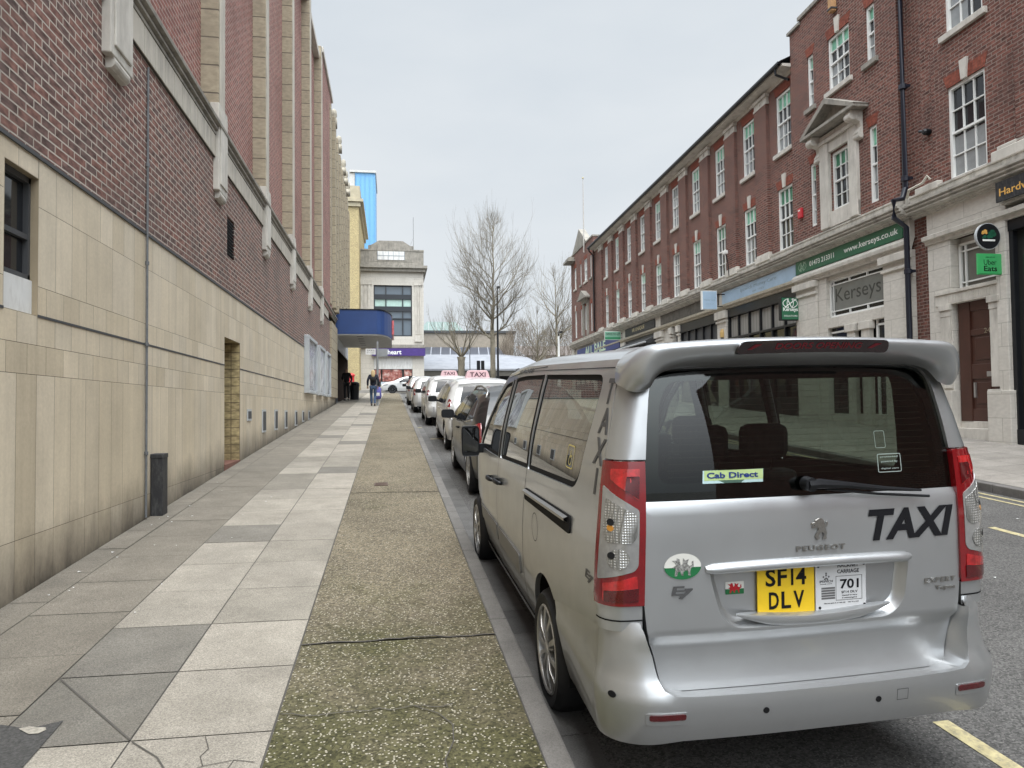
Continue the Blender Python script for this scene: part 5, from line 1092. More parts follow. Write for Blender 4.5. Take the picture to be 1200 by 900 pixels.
for s in (-1, 1):
    f = smap(s)
    sp = panel('side_panel', side_out, f, silver, van, holes=Wn, step=0.045, th=0.03, bstep=0.03)
    panel('inner_lining', [(y, max(z, 0.5)) if z < 0.5 else (y, z) for y, z in [(0.25, 0.75), (0.6, 0.74), (1.155, 0.76), (3.9, 0.6), (4.2, 0.8), (4.15, 1.08), (3.68, 1.40), (3.3, 1.70), (3.0, 1.86), (0.32, 1.86), (0.22, 1.5)]], lambda a, b, d, f=f: f(a, b, 0.055+d), trim_m, van, holes=[inset2(w_, 0.01) for w_ in Wn], step=0.12, th=0.0, rim=False)
    for k, w_ in enumerate(Wn):
        gl_ = panel('window', inset2(w_, 0.004), lambda a, b, d, f=f: f(a, b, 0.010+d), side_glass, van, step=0.06, rim=False)
        panel('window_seal', inset2(w_, 0.002), lambda a, b, d, f=f: f(a, b, 0.008+d), seam_m, gl_, holes=[inset2(w_, 0.028)], step=0.06, rim=False)
    # seams of the doors as thin dark lines
    def side_strip(pts, w, h=0.0012, f=f):
        mb = MB(); P = []
        for (a, b) in zip(pts[:-1], pts[1:]):
            n = max(1, int((Vector(b)-Vector(a)).length/0.05))
            for k in range(n): P.append(tuple(Vector(a).lerp(Vector(b), k/n)))
        P.append(pts[-1])
        for i in range(len(P)-1):
            A, B = Vector(P[i]), Vector(P[i+1]); n = (B-A).normalized(); n = Vector((-n.y, n.x))*w/2
            mb.quad(f(*(A-n), -h), f(*(B-n), -h), f(*(B+n), -h), f(*(A+n), -h))
        return mb
    m1 = side_strip([(1.672, 1.83), (1.675, 1.235), (1.70, 1.10), (1.79, 0.66), (1.86, 0.31)], 0.007)
    for pts in ([(2.745, 1.83), (2.775, 1.19), (2.85, 0.75), (2.84, 0.31)], [(4.02, 1.14), (4.06, 0.9), (4.02, 0.76)], [(1.675, 1.875), (3.0, 1.84)], [(0.30, 1.852), (1.672, 1.852), (2.8, 1.845)]): 
        m2_ = side_strip(pts, 0.006 if pts[0][1] < 1.85 else 0.004); m1.add(m2_.v, m2_.f)
    circ = [(1.365+0.080*math.cos(R(a)), 0.945+0.080*math.sin(R(a))) for a in range(0, 361, 15)]
    if s < 0: m2_ = side_strip(circ, 0.004); m1.add(m2_.v, m2_.f)
    m1.obj('door_seam', seam_m, sp, recalc=False)
    # sliding door rail
    panel('door_rail', rounded([(0.555, 1.078), (0.555, 1.162), (1.665, 1.128), (1.665, 1.058)], 0.025), lambda a, b, d, f=f: f(a, b, -0.008+d), seam_m, van, step=0.04, th=0.02)
    mb = MB()
    for k in range(24):
        a0_, a1_ = 0.60+1.05*k/24, 0.60+1.05*(k+1)/24; zc = lambda a: 1.136-(a-0.6)*0.029
        for (h0, o0, h1, o1) in ((-0.012, -0.008, -0.004, -0.026), (-0.004, -0.026, 0.010, -0.028), (0.010, -0.028, 0.017, -0.008)):
            mb.quad(f(a0_, zc(a0_)+h0, o0), f(a1_, zc(a1_)+h0, o0), f(a1_, zc(a1_)+h1, o1), f(a0_, zc(a0_)+h1, o1))
    mb.obj('rail_strip', badge_m, van, smooth=False)
    # rubbing strips
    for (a, b) in ((1.90, 2.80), (2.88, 3.84)):
        panel('rubbing_strip', rounded([(a, 0.525), (a, 0.655), (b, 0.655), (b, 0.53)], 0.02), lambda y, z, d, f=f: f(y, z, -0.012+d), simple('strip_grey', (0.16, 0.158, 0.15), 0.45) if (s < 0 and a < 2) else bpy.data.materials['strip_grey'], van, step=0.06, th=0.014)
    m3 = side_strip([(1.673, 1.815), (1.676, 1.25)], 0.046, 0.0008); m3.obj('pillar_cover', seam_m, van, recalc=False); m4 = side_strip([(2.695, 1.808), (2.775, 1.195)], 0.060, 0.0008); m4.obj('pillar_cover', seam_m, van, recalc=False)
    mb = side_strip([(1.62, 0.315), (3.78, 0.295)], 0.045, 0.02); mb.obj('sill', silver, van)
    # handles
    for (y, z) in ((2.66, 1.02), (3.05, 0.99)):
        mb = MB(); c = f(y, z, 0); q0 = [f(y-0.10, z, -0.004), f(y-0.08, z+0.004, -0.035), f(y, z+0.006, -0.045), f(y+0.08, z+0.004, -0.035), f(y+0.10, z, -0.004)]
        mb.tube(q0, [0.014, 0.017, 0.018, 0.017, 0.014], 8); mb.obj('door_handle', black_m, van, smooth=True)
    # mirror
    mc = Vector((s*0.985, 3.72, 1.24)); mb = MB(); ring = []
    for (dy, kx, kz) in ((-0.045, 0.96, 0.97), (-0.05, 1, 1), (0.02, 1.0, 1.0), (0.10, 0.8, 0.85), (0.15, 0.45, 0.5)):
        ring.append([(mc.x+kx*px_*0.080, mc.y+dy, mc.z+kz*pz_*0.135) for (px_, pz_) in rounded([(-1, -1), (-1, 1), (1, 1), (1, -1)], [0.35]*4, 4)])
    n = len(ring[0]); vs = [v for r_ in ring for v in r_]; fs = [(i*n+k, i*n+(k+1) % n, (i+1)*n+(k+1) % n, (i+1)*n+k) for i in range(len(ring)-1) for k in range(n)]+[tuple(range(n)), tuple(range(5*n-1, 4*n-1, -1))]
    mb.add(vs, fs); mb.box(*sorted((s*0.84, s*0.93)), mc.y-0.02, mc.y+0.05, mc.z-0.11, mc.z-0.03); mi = mb.obj('wing_mirror', black_m, van, smooth=True, angle=35)
    mb = MB(); mb.add([(mc.x+0.86*px_*0.080, mc.y-0.0515, mc.z+0.012+0.86*pz_*0.125) for (px_, pz_) in rounded([(-1, -1), (-1, 1), (1, 1), (1, -1)], [0.35]*4, 4)], [tuple(range(20))]); mb.obj('mirror_glass', simple('mirror', (0.10, 0.105, 0.11), 0.03, metal=1.0, var=0.01), mi)
# wheels
def wheel(parent, x, y, z, r, rr, wdt, s, mat_rim, spokes=10, hub=True, name='wheel'):
    e = MB(); prof = [(rr*0.96, -wdt/2+0.012), (rr+0.005, -wdt/2), (r*0.90, -wdt/2-0.004), (r*0.965, -wdt/2+0.02), (r, -wdt/2+0.045), (r, wdt/2-0.045), (r*0.965, wdt/2-0.02), (r*0.90, wdt/2+0.004), (rr+0.005, wdt/2), (rr*0.96, wdt/2-0.012), (rr*0.9, wdt/2-0.05)]
    e.lathe(prof, 40, 'x'); w_ = e.obj('wheel', rubber, parent, smooth=True, angle=50); w_.location = (x, y, z)
    o = s*wdt/2; m = MB(); m.lathe([(rr*1.0, o-s*0.004), (rr*0.965, o+s*0.004), (rr*0.93, o-s*0.004), (rr*0.91, o-s*0.05), (rr*0.86, o-s*0.12)], 40, 'x')
    m.lathe([(0, o+s*0.004), (rr*0.12, o+s*0.003), (rr*0.16, o-s*0.008), (rr*0.20, o-s*0.03)], 20, 'x')
    for k in range(spokes):
        a = 2*math.pi*k/spokes+0.1; d = 0.085+0.0; da = 0.055
        def P(rad, aa, oo): return (oo, rad*math.cos(aa), rad*math.sin(aa))
        r0, r1 = rr*0.14, rr*0.94; 
        vs = [P(r0, a-0.30, o-s*0.004), P(r0, a+0.30, o-s*0.004), P(rr*0.55, a+0.095, o+s*0.004), P(r1, a+0.085, o-s*0.008), P(r1, a-0.085, o-s*0.008), P(rr*0.55, a-0.095, o+s*0.004)]
        vs += [(v[0]-s*0.03, v[1], v[2]) for v in vs]; n = 6
        m.add(vs, [tuple(range(6)), tuple(range(11, 5, -1))]+[(i, 6+i, 6+(i+1) % 6, (i+1) % 6) for i in range(6)])
    m.obj('rim', mat_rim, w_, bevel=0.002)
    m = MB(); m.lathe([(rr*0.92, o-s*0.06), (0.0, o-s*0.075)], 30, 'x'); m.obj('brake_disc', under_m, w_)
    return w_
for s in (-1, 1):
    for y in (1.155, 4.255): wheel(van, s*0.772, y, 0.315 if y < 2 else 0.322, 0.325, 0.238, 0.20, s, alloy)
mb = MB()
for s in (-1, 1):
    for c in (ARC, ARCF):
        vs = []; n = 20
        for k in range(n+1):
            a = R(-10+200*k/n); vs += [(s*(0.84 if c is ARC else 0.80), c[0]+c[2]*1.01*math.cos(a), c[1]+c[2]*1.01*math.sin(a)), (s*0.50, c[0]+c[2]*1.01*math.cos(a), c[1]+c[2]*1.01*math.sin(a))]
        mb.add(vs, [(2*k, 2*k+2, 2*k+3, 2*k+1) for k in range(n)])
        mb.quad((s*0.50, c[0]-0.4, 0.2), (s*0.50, c[0]+0.4, 0.2), (s*0.50, c[0]+0.4, 0.75), (s*0.50, c[0]-0.4, 0.75))
mb.box(-0.70, 0.70, 1.57, 3.84, 0.26, 0.40); mb.box(-0.50, 0.50, 1.3, 4.9, 0.30, 0.42); mb.box(-0.50, 0.50, 0.12, 1.3, 0.42, 0.50); mb.box(-0.72, 0.72, 0.12, 0.72, 0.43, 0.48); mb.box(-0.80, 0.80, 1.6, 3.82, 0.40, 0.45); mb.box(-0.45, 0.45, 4.6, 4.95, 0.30, 0.9)
mb.box(-0.84, -0.80, 1.40, 1.60, 0.20, 0.42) if False else None
mb.obj('underbody', under_m, van)
# roof, with its raised edges
def roofmap(x, y, d):
    ax = abs(x); z = interp([(0, 1.966), (0.3, 1.963), (0.45, 1.956), (0.55, 1.946), (0.62, 1.932), (0.66, 1.916), (0.695, 1.887)], ax)
    return Vector((x, y, warp(y, z)-d-0.0*ax))
panel('roof', [(-0.697, 0.24), (0.697, 0.24), (0.697, 2.95), (0.60, 3.03), (0.30, 3.09), (-0.30, 3.09), (-0.60, 3.03), (-0.697, 2.95)], roofmap, silver, van, step=0.06, th=0.02)
panel('roof_lining', [(-0.66, 0.28), (0.66, 0.28), (0.66, 2.95), (-0.66, 2.95)], lambda x, y, d: roofmap(x, y, 0.05+d), trim_m, van, step=0.15, rim=False)
def wsmap(x, t, d):
    # t 0 bottom .. 1 top
    w = 0.80+(0.655-0.80)*t; k = 1-(x/w)**2 if abs(x) < w else 0
    yb = 4.02+0.16*k; yt = 3.01+0.09*k; zb, zt = 1.135, warp(3.05, 1.90)
    return Vector((x, yb+(yt-yb)*t-d, zb+(zt-zb)*t))
panel('windscreen', [(-0.79, 0), (0.79, 0), (0.65, 0.99), (-0.65, 0.99)], wsmap, wind_glass, van, step=0.08, rim=False)
mb = MB()
for s in (-1, 1): mb.tube([wsmap(s*0.79, 0, 0.02), wsmap(s*0.72, 0.5, 0.02), wsmap(s*0.655, 1, 0.02)], 0.035, 8)
mb.obj('windscreen_pillar', trim_m, van)
def bmap(x, y, d):
    t = (y-4.0)/1.0; z = 1.125-0.10*t-0.16*t*t*(1 if t > 0 else 0)-0.03*(abs(x)/0.8)**2; return Vector((x, y, z-d))
panel('bonnet', [(-0.80, 4.04), (-0.40, 4.14), (0, 4.18), (0.40, 4.14), (0.80, 4.04), (0.79, 4.5), (0.70, 4.80), (0.50, 4.95), (0.25, 5.0), (-0.25, 5.0), (-0.50, 4.95), (-0.70, 4.80), (-0.79, 4.5)], bmap, silver, van, step=0.08, th=0.03)
def fmap(x, z, d): return Vector((x, 5.09-0.30*(abs(x)/0.75)**2.6-0.06*max(0, z-0.6)-d, z))
panel('front_bumper', rounded([(-0.76, 0.27), (0.76, 0.27), (0.76, 0.88), (-0.76, 0.88)], 0.08), fmap, silver, van, holes=[rounded([(-0.40, 0.40), (0.40, 0.40), (0.34, 0.70), (-0.34, 0.70)], 0.05)], step=0.08, th=0.04)
panel('grille', [(-0.42, 0.38), (0.42, 0.38), (0.36, 0.72), (-0.36, 0.72)], lambda x, z, d: fmap(x, z, 0.03+d), black_m, van, step=0.15, rim=False)
for s in (-1, 1): panel('headlight', rounded([(s*0.42, 0.74), (s*0.74, 0.78), (s*0.72, 0.92), (s*0.46, 0.86)], 0.03), lambda x, z, d: fmap(x, z, -0.012+d), simple('headlight_lens', (0.5, 0.5, 0.5), 0.1, metal=0.6) if s < 0 else bpy.data.materials['headlight_lens'], van, step=0.05, th=0.02)

# ---- back of the van
def edge(z, dt=0.0): return tend(z)-dt
fr_out = [(-edge(z), z) for z in (1.478, 1.55, 1.65, 1.75, 1.83, 1.885)]+[(-0.60, 1.93), (0.60, 1.93)]+[(edge(z), z) for z in (1.885, 1.83, 1.75, 1.65, 1.55, 1.478)]
gi = [(0.690, 1.478), (0.676, 1.60), (0.658, 1.72), (0.645, 1.78), (0.615, 1.822), (0.56, 1.838), (0.3, 1.845), (0, 1.848)]
fr_in = gi+[(-x, z) for x, z in gi[::-1][1:]]
panel('rear_frame', fr_out+fr_in, rmap, silver, van, step=0.035, th=0.03)
for s in (-1, 1):
    panel('body_gap', [(s*0.718, 0.8385), (s*edge(0.84), 0.8385), (s*edge(0.84), 0.845), (s*0.718, 0.845)], lambda t, z, d: rmap(t, z, -0.0015+d), seam_m, van, step=0.03, rim=False)
    panel('rear_corner', [(s*0.724, 0.80), (s*edge(0.80), 0.80), (s*edge(0.898), 0.898), (s*0.722, 0.898)], rmap, silver, van, step=0.03, th=0.03)
# tail lights
red_l = simple('red_lens', (0.17, 0.003, 0.006), 0.12, var=0.12, vscale=18, spec=0.6, coat=0.8); redb = simple('bright_red_lens', (0.36, 0.008, 0.010), 0.12, var=0.45, vscale=30, spec=0.7, coat=1); redd = simple('dark_red_lens', (0.07, 0.002, 0.004), 0.1, var=0.2, vscale=20, coat=0.8)
clr, _nt, _b = newmat('reflector_lens'); _b.inputs['Roughness'].default_value = 0.12; _b.inputs['Metallic'].default_value = 0.55; _b.inputs['Coat Weight'].default_value = 1
_tc = node(_nt, 'ShaderNodeTexCoord'); _v = node(_nt, 'ShaderNodeTexVoronoi', Scale=95); _v.feature = 'F1'; _v.distance = 'CHEBYCHEV'; _v.inputs['Randomness'].default_value = 0.0; _nt.links.new(_tc.outputs['Object'], _v.inputs['Vector'])
_r = node(_nt, 'ShaderNodeValToRGB'); _r.color_ramp.elements[0].color = (0.75, 0.75, 0.73, 1); _r.color_ramp.elements[1].color = (0.18, 0.18, 0.17, 1); _r.color_ramp.elements[0].position = 0.1; _r.color_ramp.elements[1].position = 0.5
_nt.links.new(_v.outputs['Distance'], _r.inputs['Fac']); _nt.links.new(_r.outputs[0], _b.inputs['Base Color'])
_bp = node(_nt, 'ShaderNodeBump', Strength=0.8, Distance=0.006); _nt.links.new(_v.outputs['Distance'], _bp.inputs['Height']); _nt.links.new(_bp.outputs[0], _b.inputs['Normal'])
clrp = simple('clear_lens', (0.34, 0.34, 0.335), 0.18, metal=0.45, var=0.12, vscale=40, coat=1)
amber_b = simple('amber_bulb', (0.45, 0.20, 0.03), 0.3)
for s in (-1, 1):
    def L(fx, fz, s=s):
        z = 1.472-0.570*fz; o_ = edge(z, 0.004); i_ = 0.716-0.020*(1-fz); return (s*(o_+(i_-o_)*fx), z)
    def poly(pts, s=s): return [L(*p) for p in pts]
    # subdivide the outer edge so it follows the body
    outl = [L(0, k/12) for k in range(13)]+[L(1, k/12) for k in range(12, -1, -1)]
    tl = panel('tail_light', outl, lambda t, z, d: rmap(t, z, -0.010+d), red_l, van, step=0.03, th=0.03)
    panel('clear_lens', rounded(poly([(.13, .165), (.87, .335), (.87, .72), (.80, .757), (.12, .825)]), 0.012), lambda t, z, d: rmap(t, z, -0.0125+d), clrp, tl, step=0.03, th=0.003)
    panel('indicator', rounded(poly([(.24, .25), (.83, .37), (.83, .52), (.74, .565), (.28, .55), (.22, .45)]), 0.012), lambda t, z, d: rmap(t, z, -0.0145+d), clr, tl, step=0.025, th=0.002)
    panel('bright_lens', rounded(poly([(.30, .05), (.88, .05), (.86, .27), (.45, .16), (.30, .12)]), 0.006), lambda t, z, d: rmap(t, z, -0.0125+d), redb, tl, step=0.03, th=0.002)
    panel('bright_lens', rounded(poly([(.25, .845), (.85, .79), (.88, .97), (.25, .97)]), 0.006), lambda t, z, d: rmap(t, z, -0.0125+d), redb, tl, step=0.03, th=0.002)
    panel('dark_lens', rounded(poly([(.28, .895), (.88, .875), (.88, .97), (.28, .97)]), 0.004), lambda t, z, d: rmap(t, z, -0.0140+d), redd, tl, step=0.03, th=0.002)
    panel('dark_lens', rounded(poly([(.62, .10), (.87, .10), (.86, .26), (.60, .20)]), 0.004), lambda t, z, d: rmap(t, z, -0.0140+d), redd, tl, step=0.03, th=0.002)
    for (fx, fz, rad, mm) in ((.52, .67, 0.040, clr), (.40, .645, 0.014, black_m), (.36, .415, 0.014, black_m), (.36, .455, 0.013, amber_b)):
        c = L(fx, fz); pts = [(c[0]+rad*math.cos(R(a)), c[1]+rad*math.sin(R(a))) for a in range(0, 360, 20)]
        panel('reflector' if mm is clr else 'bulb', pts, lambda t, z, d, k=(-0.0155 if mm is clr else -0.0165 if mm is not amber_b else -0.0160): rmap(t, z, k+d), mm, tl, step=0.02, th=0.002)
# tailgate lower panel with the number plate recess
gate_o = rounded([(-0.712, 1.308), (-0.714, 0.90), (-0.703, 0.78), (-0.672, 0.70), (-0.652, 0.60), (-0.635, 0.545), (0.635, 0.545), (0.652, 0.60), (0.672, 0.70), (0.703, 0.78), (0.714, 0.90), (0.712, 1.308)], [0.02, 0, 0.06, 0.06, 0.03, 0.09, 0.09, 0.03, 0.06, 0.06, 0, 0.02])
rec = rounded([(-0.445, 1.050), (0.455, 1.050), (0.452, 0.98), (0.432, 0.84), (0.36, 0.785), (-0.335, 0.785), (-0.40, 0.84), (-0.437, 0.98)], [0.01, 0.01, 0.05, 0.06, 0.06, 0.06, 0.06, 0.05])
gate = panel('tailgate', gate_o, gmap, silver, van, holes=[rec], step=0.03, th=0.045, bstep=0.02)
rec2 = inset2(rec, 0.02)
def recmap(x, z, d): return gmap(x, max(z, 0.77), 0.045+d)+Vector((0, 0.0, 0))
panel('plate_recess', inset2(rec, -0.004), recmap, silver, gate, step=0.05, rim=False)
# soft shoulders of the recess
mb = MB(); nr_ = len(rec)
A = resample(rec, 0.02); B = inset2(A, 0.032)
for i in range(len(A)):
    j = (i+1) % len(A); a, b, c, d = gmap(*A[i], 0.0005), gmap(*A[j], 0.0005), recmap(*B[j], -0.001), recmap(*B[i], -0.001)
    ma = gmap(*((Vector(A[i])*0.5+Vector(B[i])*0.5)), 0.034); mb_ = gmap(*((Vector(A[j])*0.5+Vector(B[j])*0.5)), 0.034)
    mb.quad(a, b, mb_, ma); mb.quad(ma, mb_, c, d)
mb.obj('recess_shoulder', silver, gate, smooth=True, weld=True)
def sweep(name, xs, zc, prof, mat, parent, base=0.0, taper=None):
    mb = MB(); rows = []
    for i, x in enumerate(xs):
        k = 1.0 if taper is None else taper(x); rows.append([gmap(x, zc(x)+dz*k, base-o*k) for (dz, o) in prof])
    n = len(prof); vs = [v for r_ in rows for v in r_]; fs = [(i*n+k, (i+1)*n+k, (i+1)*n+k+1, i*n+k+1) for i in range(len(xs)-1) for k in range(n-1)]+[tuple(range(n)), tuple(range(len(xs)*n-1, (len(xs)-1)*n-1, -1))]
    mb.add(vs, fs); o = mb.obj(name, mat, parent, smooth=True, angle=50); return o
xs = [-0.462+0.924*k/30 for k in range(31)]
tp_ = lambda x: min(1.0, max(0.05, (0.475-abs(x))/0.05))**0.5
sweep('gate_handle', xs, lambda x: 1.042-0.008*(x/0.46)**2, [(0.020, -0.003), (0.018, 0.010), (0.010, 0.022), (0.0, 0.027), (-0.012, 0.026), (-0.021, 0.018), (-0.026, 0.0), (-0.028, -0.03)], silver, gate, taper=tp_)
xs = [-0.33+0.69*k/30 for k in range(31)]
sweep('handle_lip', xs, lambda x: 0.812+0.030*((x-0.015)/0.345)**2, [(0.012, -0.05), (0.012, -0.01), (0.006, 0.004), (-0.012, 0.008), (-0.030, 0.0), (-0.034, -0.02)], silver, gate, base=0.0, taper=lambda x: max(0.08, min(1, (0.36-abs(x-0.015))/0.16))**0.7)
# number plates
def flat(y): return lambda a, b, h: Vector((a, y-h, b))
yp = gmap(0, 0.91, 0.030).y
plate_y = simple('plate_yellow', (0.78, 0.52, 0.02), 0.35, var=0.05, vscale=10); plate_w = simple('plate_white', (0.60, 0.61, 0.62), 0.35, var=0.05, vscale=12)
mb = MB(); mb.box(-0.226, 0.030, yp, yp+0.006, 0.812, 1.024); np_ = mb.obj('number_plate', plate_y, van, bevel=0.002)
F = flat(yp-0.0005)
for (s_, bx) in (('S', (-0.190, 0.938, -0.146, 1.010)), ('F', (-0.136, 0.938, -0.095, 1.010)), ('1', (-0.076, 0.938, -0.066, 1.010)), ('4', (-0.054, 0.938, -0.008, 1.010)), ('D', (-0.176, 0.844, -0.132, 0.914)), ('L', (-0.120, 0.844, -0.078, 0.914)), ('V', (-0.066, 0.844, -0.018, 0.914))):
    if s_ == '1':
        m = MB(); m.box(bx[0], bx[2], yp-0.002, yp-0.0005, bx[1], bx[3]); m.obj('lettering', letk, np_)
    else: text_obj('lettering', s_, np_, letk, mapfn=F, box=bx, depth=0.0015, bold=0.02)
text_obj('lettering', 'cars of ipswich', np_, letk, mapfn=F, box=(-0.12, 0.822, -0.085, 0.827), depth=0.0008)
mb = MB(); mb.box(0.034, 0.268, yp-0.002, yp+0.004, 0.822, 1.018); hp = mb.obj('licence_plate', plate_w, van, bevel=0.004)
F = flat(yp-0.0025)
for (s_, bx, b_) in (('HACKNEY', (0.135, 0.998, 0.232, 1.013), 0.012), ('CARRIAGE', (0.133, 0.973, 0.234, 0.989), 0.012), ('701', (0.146, 0.908, 0.232, 0.948), 0.02), ('SF14 DLV', (0.152, 0.889, 0.226, 0.899), 0.0), ('licensed to carry', (0.155, 0.876, 0.224, 0.883), 0), ('6 passengers', (0.155, 0.866, 0.224, 0.873), 0), ('IPSWICH', (0.052, 0.938, 0.112, 0.948), 0), ('borough council', (0.056, 0.930, 0.108, 0.934), 0), ('expires end', (0.07, 0.848, 0.23, 0.853), 0)):
    text_obj('lettering', s_, hp, letk, mapfn=F, box=bx, depth=0.0008, bold=b_)
m = MB()
for (x, z) in ((0.046, 1.008), (0.256, 1.008), (0.052, 0.834), (0.258, 0.836)): m.lathe([(0, yp-0.005), (0.006, yp-0.004), (0.006, yp)], 10, 'y', cen=(x, 0, z))
m.obj('plate_screw', black_m, hp)
m = MB(); y_ = yp-0.0028
for (a, b, c, d) in ((0.126, 0.128, 0.86, 0.962), (0.246, 0.248, 0.86, 0.962), (0.126, 0.248, 0.960, 0.962), (0.126, 0.248, 0.86, 0.862)): m.box(a, b, y_, y_+0.001, c, d)
for k in range(5): m.box(0.06, 0.122, y_, y_+0.001, 0.868+k*0.0105, 0.8755+k*0.0105)
for (dx, dz) in ((0, 0), (-0.012, -0.006), (0.012, -0.006), (0, -0.012), (-0.006, -0.016), (0.006, -0.016), (0, 0.008)): m.lathe([(0, y_), (0.0045, y_)], 6, 'y', cen=(0.082+dx, 0, 0.968+dz))
m.obj('print', simple('print_grey', (0.12, 0.12, 0.12), 0.5), hp)
# badges and lettering on the gate
G3 = lambda a, b, h: gmap(a, b, -0.0030-h)
text_obj('taxi_lettering', 'TAXI', gate, letk, mapfn=G3, box=(0.262, 1.108, 0.682, 1.238), depth=0.001, bold=0.035, shear=0.22)
m = text_obj('maker_badge', 'PEUGEOT', gate, badge_m, mapfn=G3, box=(-0.070, 1.084, 0.150, 1.106), depth=0.004, bold=0.02, spacing=1.25)
text_obj('model_badge', 'EXPERT', gate, badge_m, mapfn=G3, box=(0.530, 0.910, 0.690, 0.930), depth=0.003, bold=0.02, shear=0.15, spacing=1.15)
text_obj('model_badge', 'Tepee', gate, badge_m, mapfn=G3, box=(0.585, 0.872, 0.688, 0.895), depth=0.003, bold=0.02)
def e7(x, z, w, h, mp, mat, parent, s=1, th=0.0015):
    mb = MB(); out = []
    E_ = [(0.10, 1.0), (0.62, 1.0), (0.60, 0.86), (0.26, 0.86), (0.24, 0.70), (0.62, 0.70), (0.60, 0.56), (0.21, 0.56), (0.19, 0.42), (0.55, 0.42), (0.53, 0.28), (0.0, 0.28)]
    S_ = [(0.62, 0.80), (1.0, 0.80), (1.0, 0.68), (0.50, 0.0), (0.32, 0.05), (0.72, 0.60), (0.60, 0.60)]
    for P_ in (E_, S_):
        n = len(P_); base = [mp(x+s*(a-0.5)*w, z+(b-0.5)*h, 0) for a, b in P_]; top = [mp(x+s*(a-0.5)*w, z+(b-0.5)*h, th) for a, b in P_]
        mb.add(base+top, [tuple(range(n, 2*n))]+[(i, n+i, n+(i+1) % n, (i+1) % n) for i in range(n)])
    return mb.obj('model_sticker', mat, parent)
e7(-0.560, 0.945, 0.088, 0.052, G3, stk_m, gate)
# rearing-lion badge: a small raised silhouette
lion = [(0.30, 0.0), (0.42, 0.0), (0.44, 0.08), (0.38, 0.16), (0.46, 0.30), (0.56, 0.34), (0.66, 0.24), (0.62, 0.12), (0.58, 0.0), (0.76, 0.0), (0.78, 0.08), (0.74, 0.14), (0.80, 0.28), (0.74, 0.44), (0.70, 0.56), (0.80, 0.62), (0.86, 0.74), (0.80, 0.84), (0.74, 0.80), (0.76, 0.72), (0.68, 0.70), (0.66, 0.86), (0.58, 0.98), (0.44, 1.0), (0.34, 0.94), (0.26, 0.90), (0.24, 0.82), (0.10, 0.78), (0.08, 0.70), (0.24, 0.70), (0.14, 0.62), (0.12, 0.54), (0.28, 0.58), (0.40, 0.56), (0.38, 0.42), (0.30, 0.30), (0.24, 0.14)]
m = MB(); n = len(lion); bs_ = [G3(-0.012+a*0.10, 1.128+b*0.090, 0.0) for a, b in lion]; tp2 = [G3(-0.012+(0.5+(a-0.5)*0.94)*0.10, 1.128+(0.5+(b-0.5)*0.96)*0.090, 0.006) for a, b in lion]
m.add(bs_+tp2, [tuple(range(n, 2*n))]+[(i, n+i, n+(i+1) % n, (i+1) % n) for i in range(n)]); m.obj('lion_badge', badge_m, gate)
# stickers: oval and flag with a beast on green and white
beast = [(0.16, 0.05), (0.26, 0.05), (0.30, 0.22), (0.40, 0.32), (0.44, 0.10), (0.54, 0.05), (0.52, 0.22), (0.62, 0.34), (0.72, 0.30), (0.74, 0.08), (0.84, 0.05), (0.82, 0.26), (0.86, 0.44), (0.98, 0.52), (0.96, 0.82), (0.88, 0.76), (0.90, 0.60), (0.80, 0.56), (0.70, 0.66), (0.78, 0.92), (0.62, 0.84), (0.52, 0.98), (0.50, 0.66), (0.42, 0.62), (0.38, 0.92), (0.26, 0.98), (0.24, 0.86), (0.04, 0.86), (0.16, 0.74), (0.22, 0.60), (0.06, 0.50), (0.20, 0.44), (0.18, 0.24)]
swh = simple('sticker_white', (0.66, 0.66, 0.62), 0.4, var=0.04); sgr = simple('sticker_green', (0.012, 0.14, 0.045), 0.4); srd = simple('sticker_red', (0.45, 0.012, 0.02), 0.4)
def sticker(name, outline, zsplit, mp, parent, beastbox, bm_):
    mb = MB()
    for cur, (lo, hi) in enumerate(((zsplit, 9), (-9, zsplit))):
        P_ = [(a, min(max(b, lo), hi)) for a, b in outline]; mb.cur = cur
        mb.add([mp(a, b, 0.0005) for a, b in P_], [tuple(range(len(P_)))])
    o = mb.obj(name, [swh, sgr], parent, recalc=False)
    m = MB(); x_0, z_0, x_1, z_1 = beastbox; m.add([mp(x_0+a*(x_1-x_0), z_0+b*(z_1-z_0), 0.0012) for a, b in beast], [tuple(range(len(beast)))]); m.obj('beast_print', bm_, o, recalc=False)
    return o
ov = [(-0.556+0.076*math.cos(R(a)), 1.050+0.052*math.sin(R(a))) for a in range(0, 360, 10)]
sticker('oval_sticker', ov, 1.046, G3, gate, (-0.606, 1.008, -0.508, 1.086), simple('beast_grey', (0.22, 0.22, 0.21), 0.5, var=0.9, vscale=130))
sticker('flag_sticker', rounded([(-0.357, 0.912), (-0.277, 0.912), (-0.277, 0.964), (-0.357, 0.964)], 0.003), 0.934, lambda a, b, h: gmap(a, b, 0.044-0.0008-h), gate, (-0.350, 0.915, -0.286, 0.960), srd)
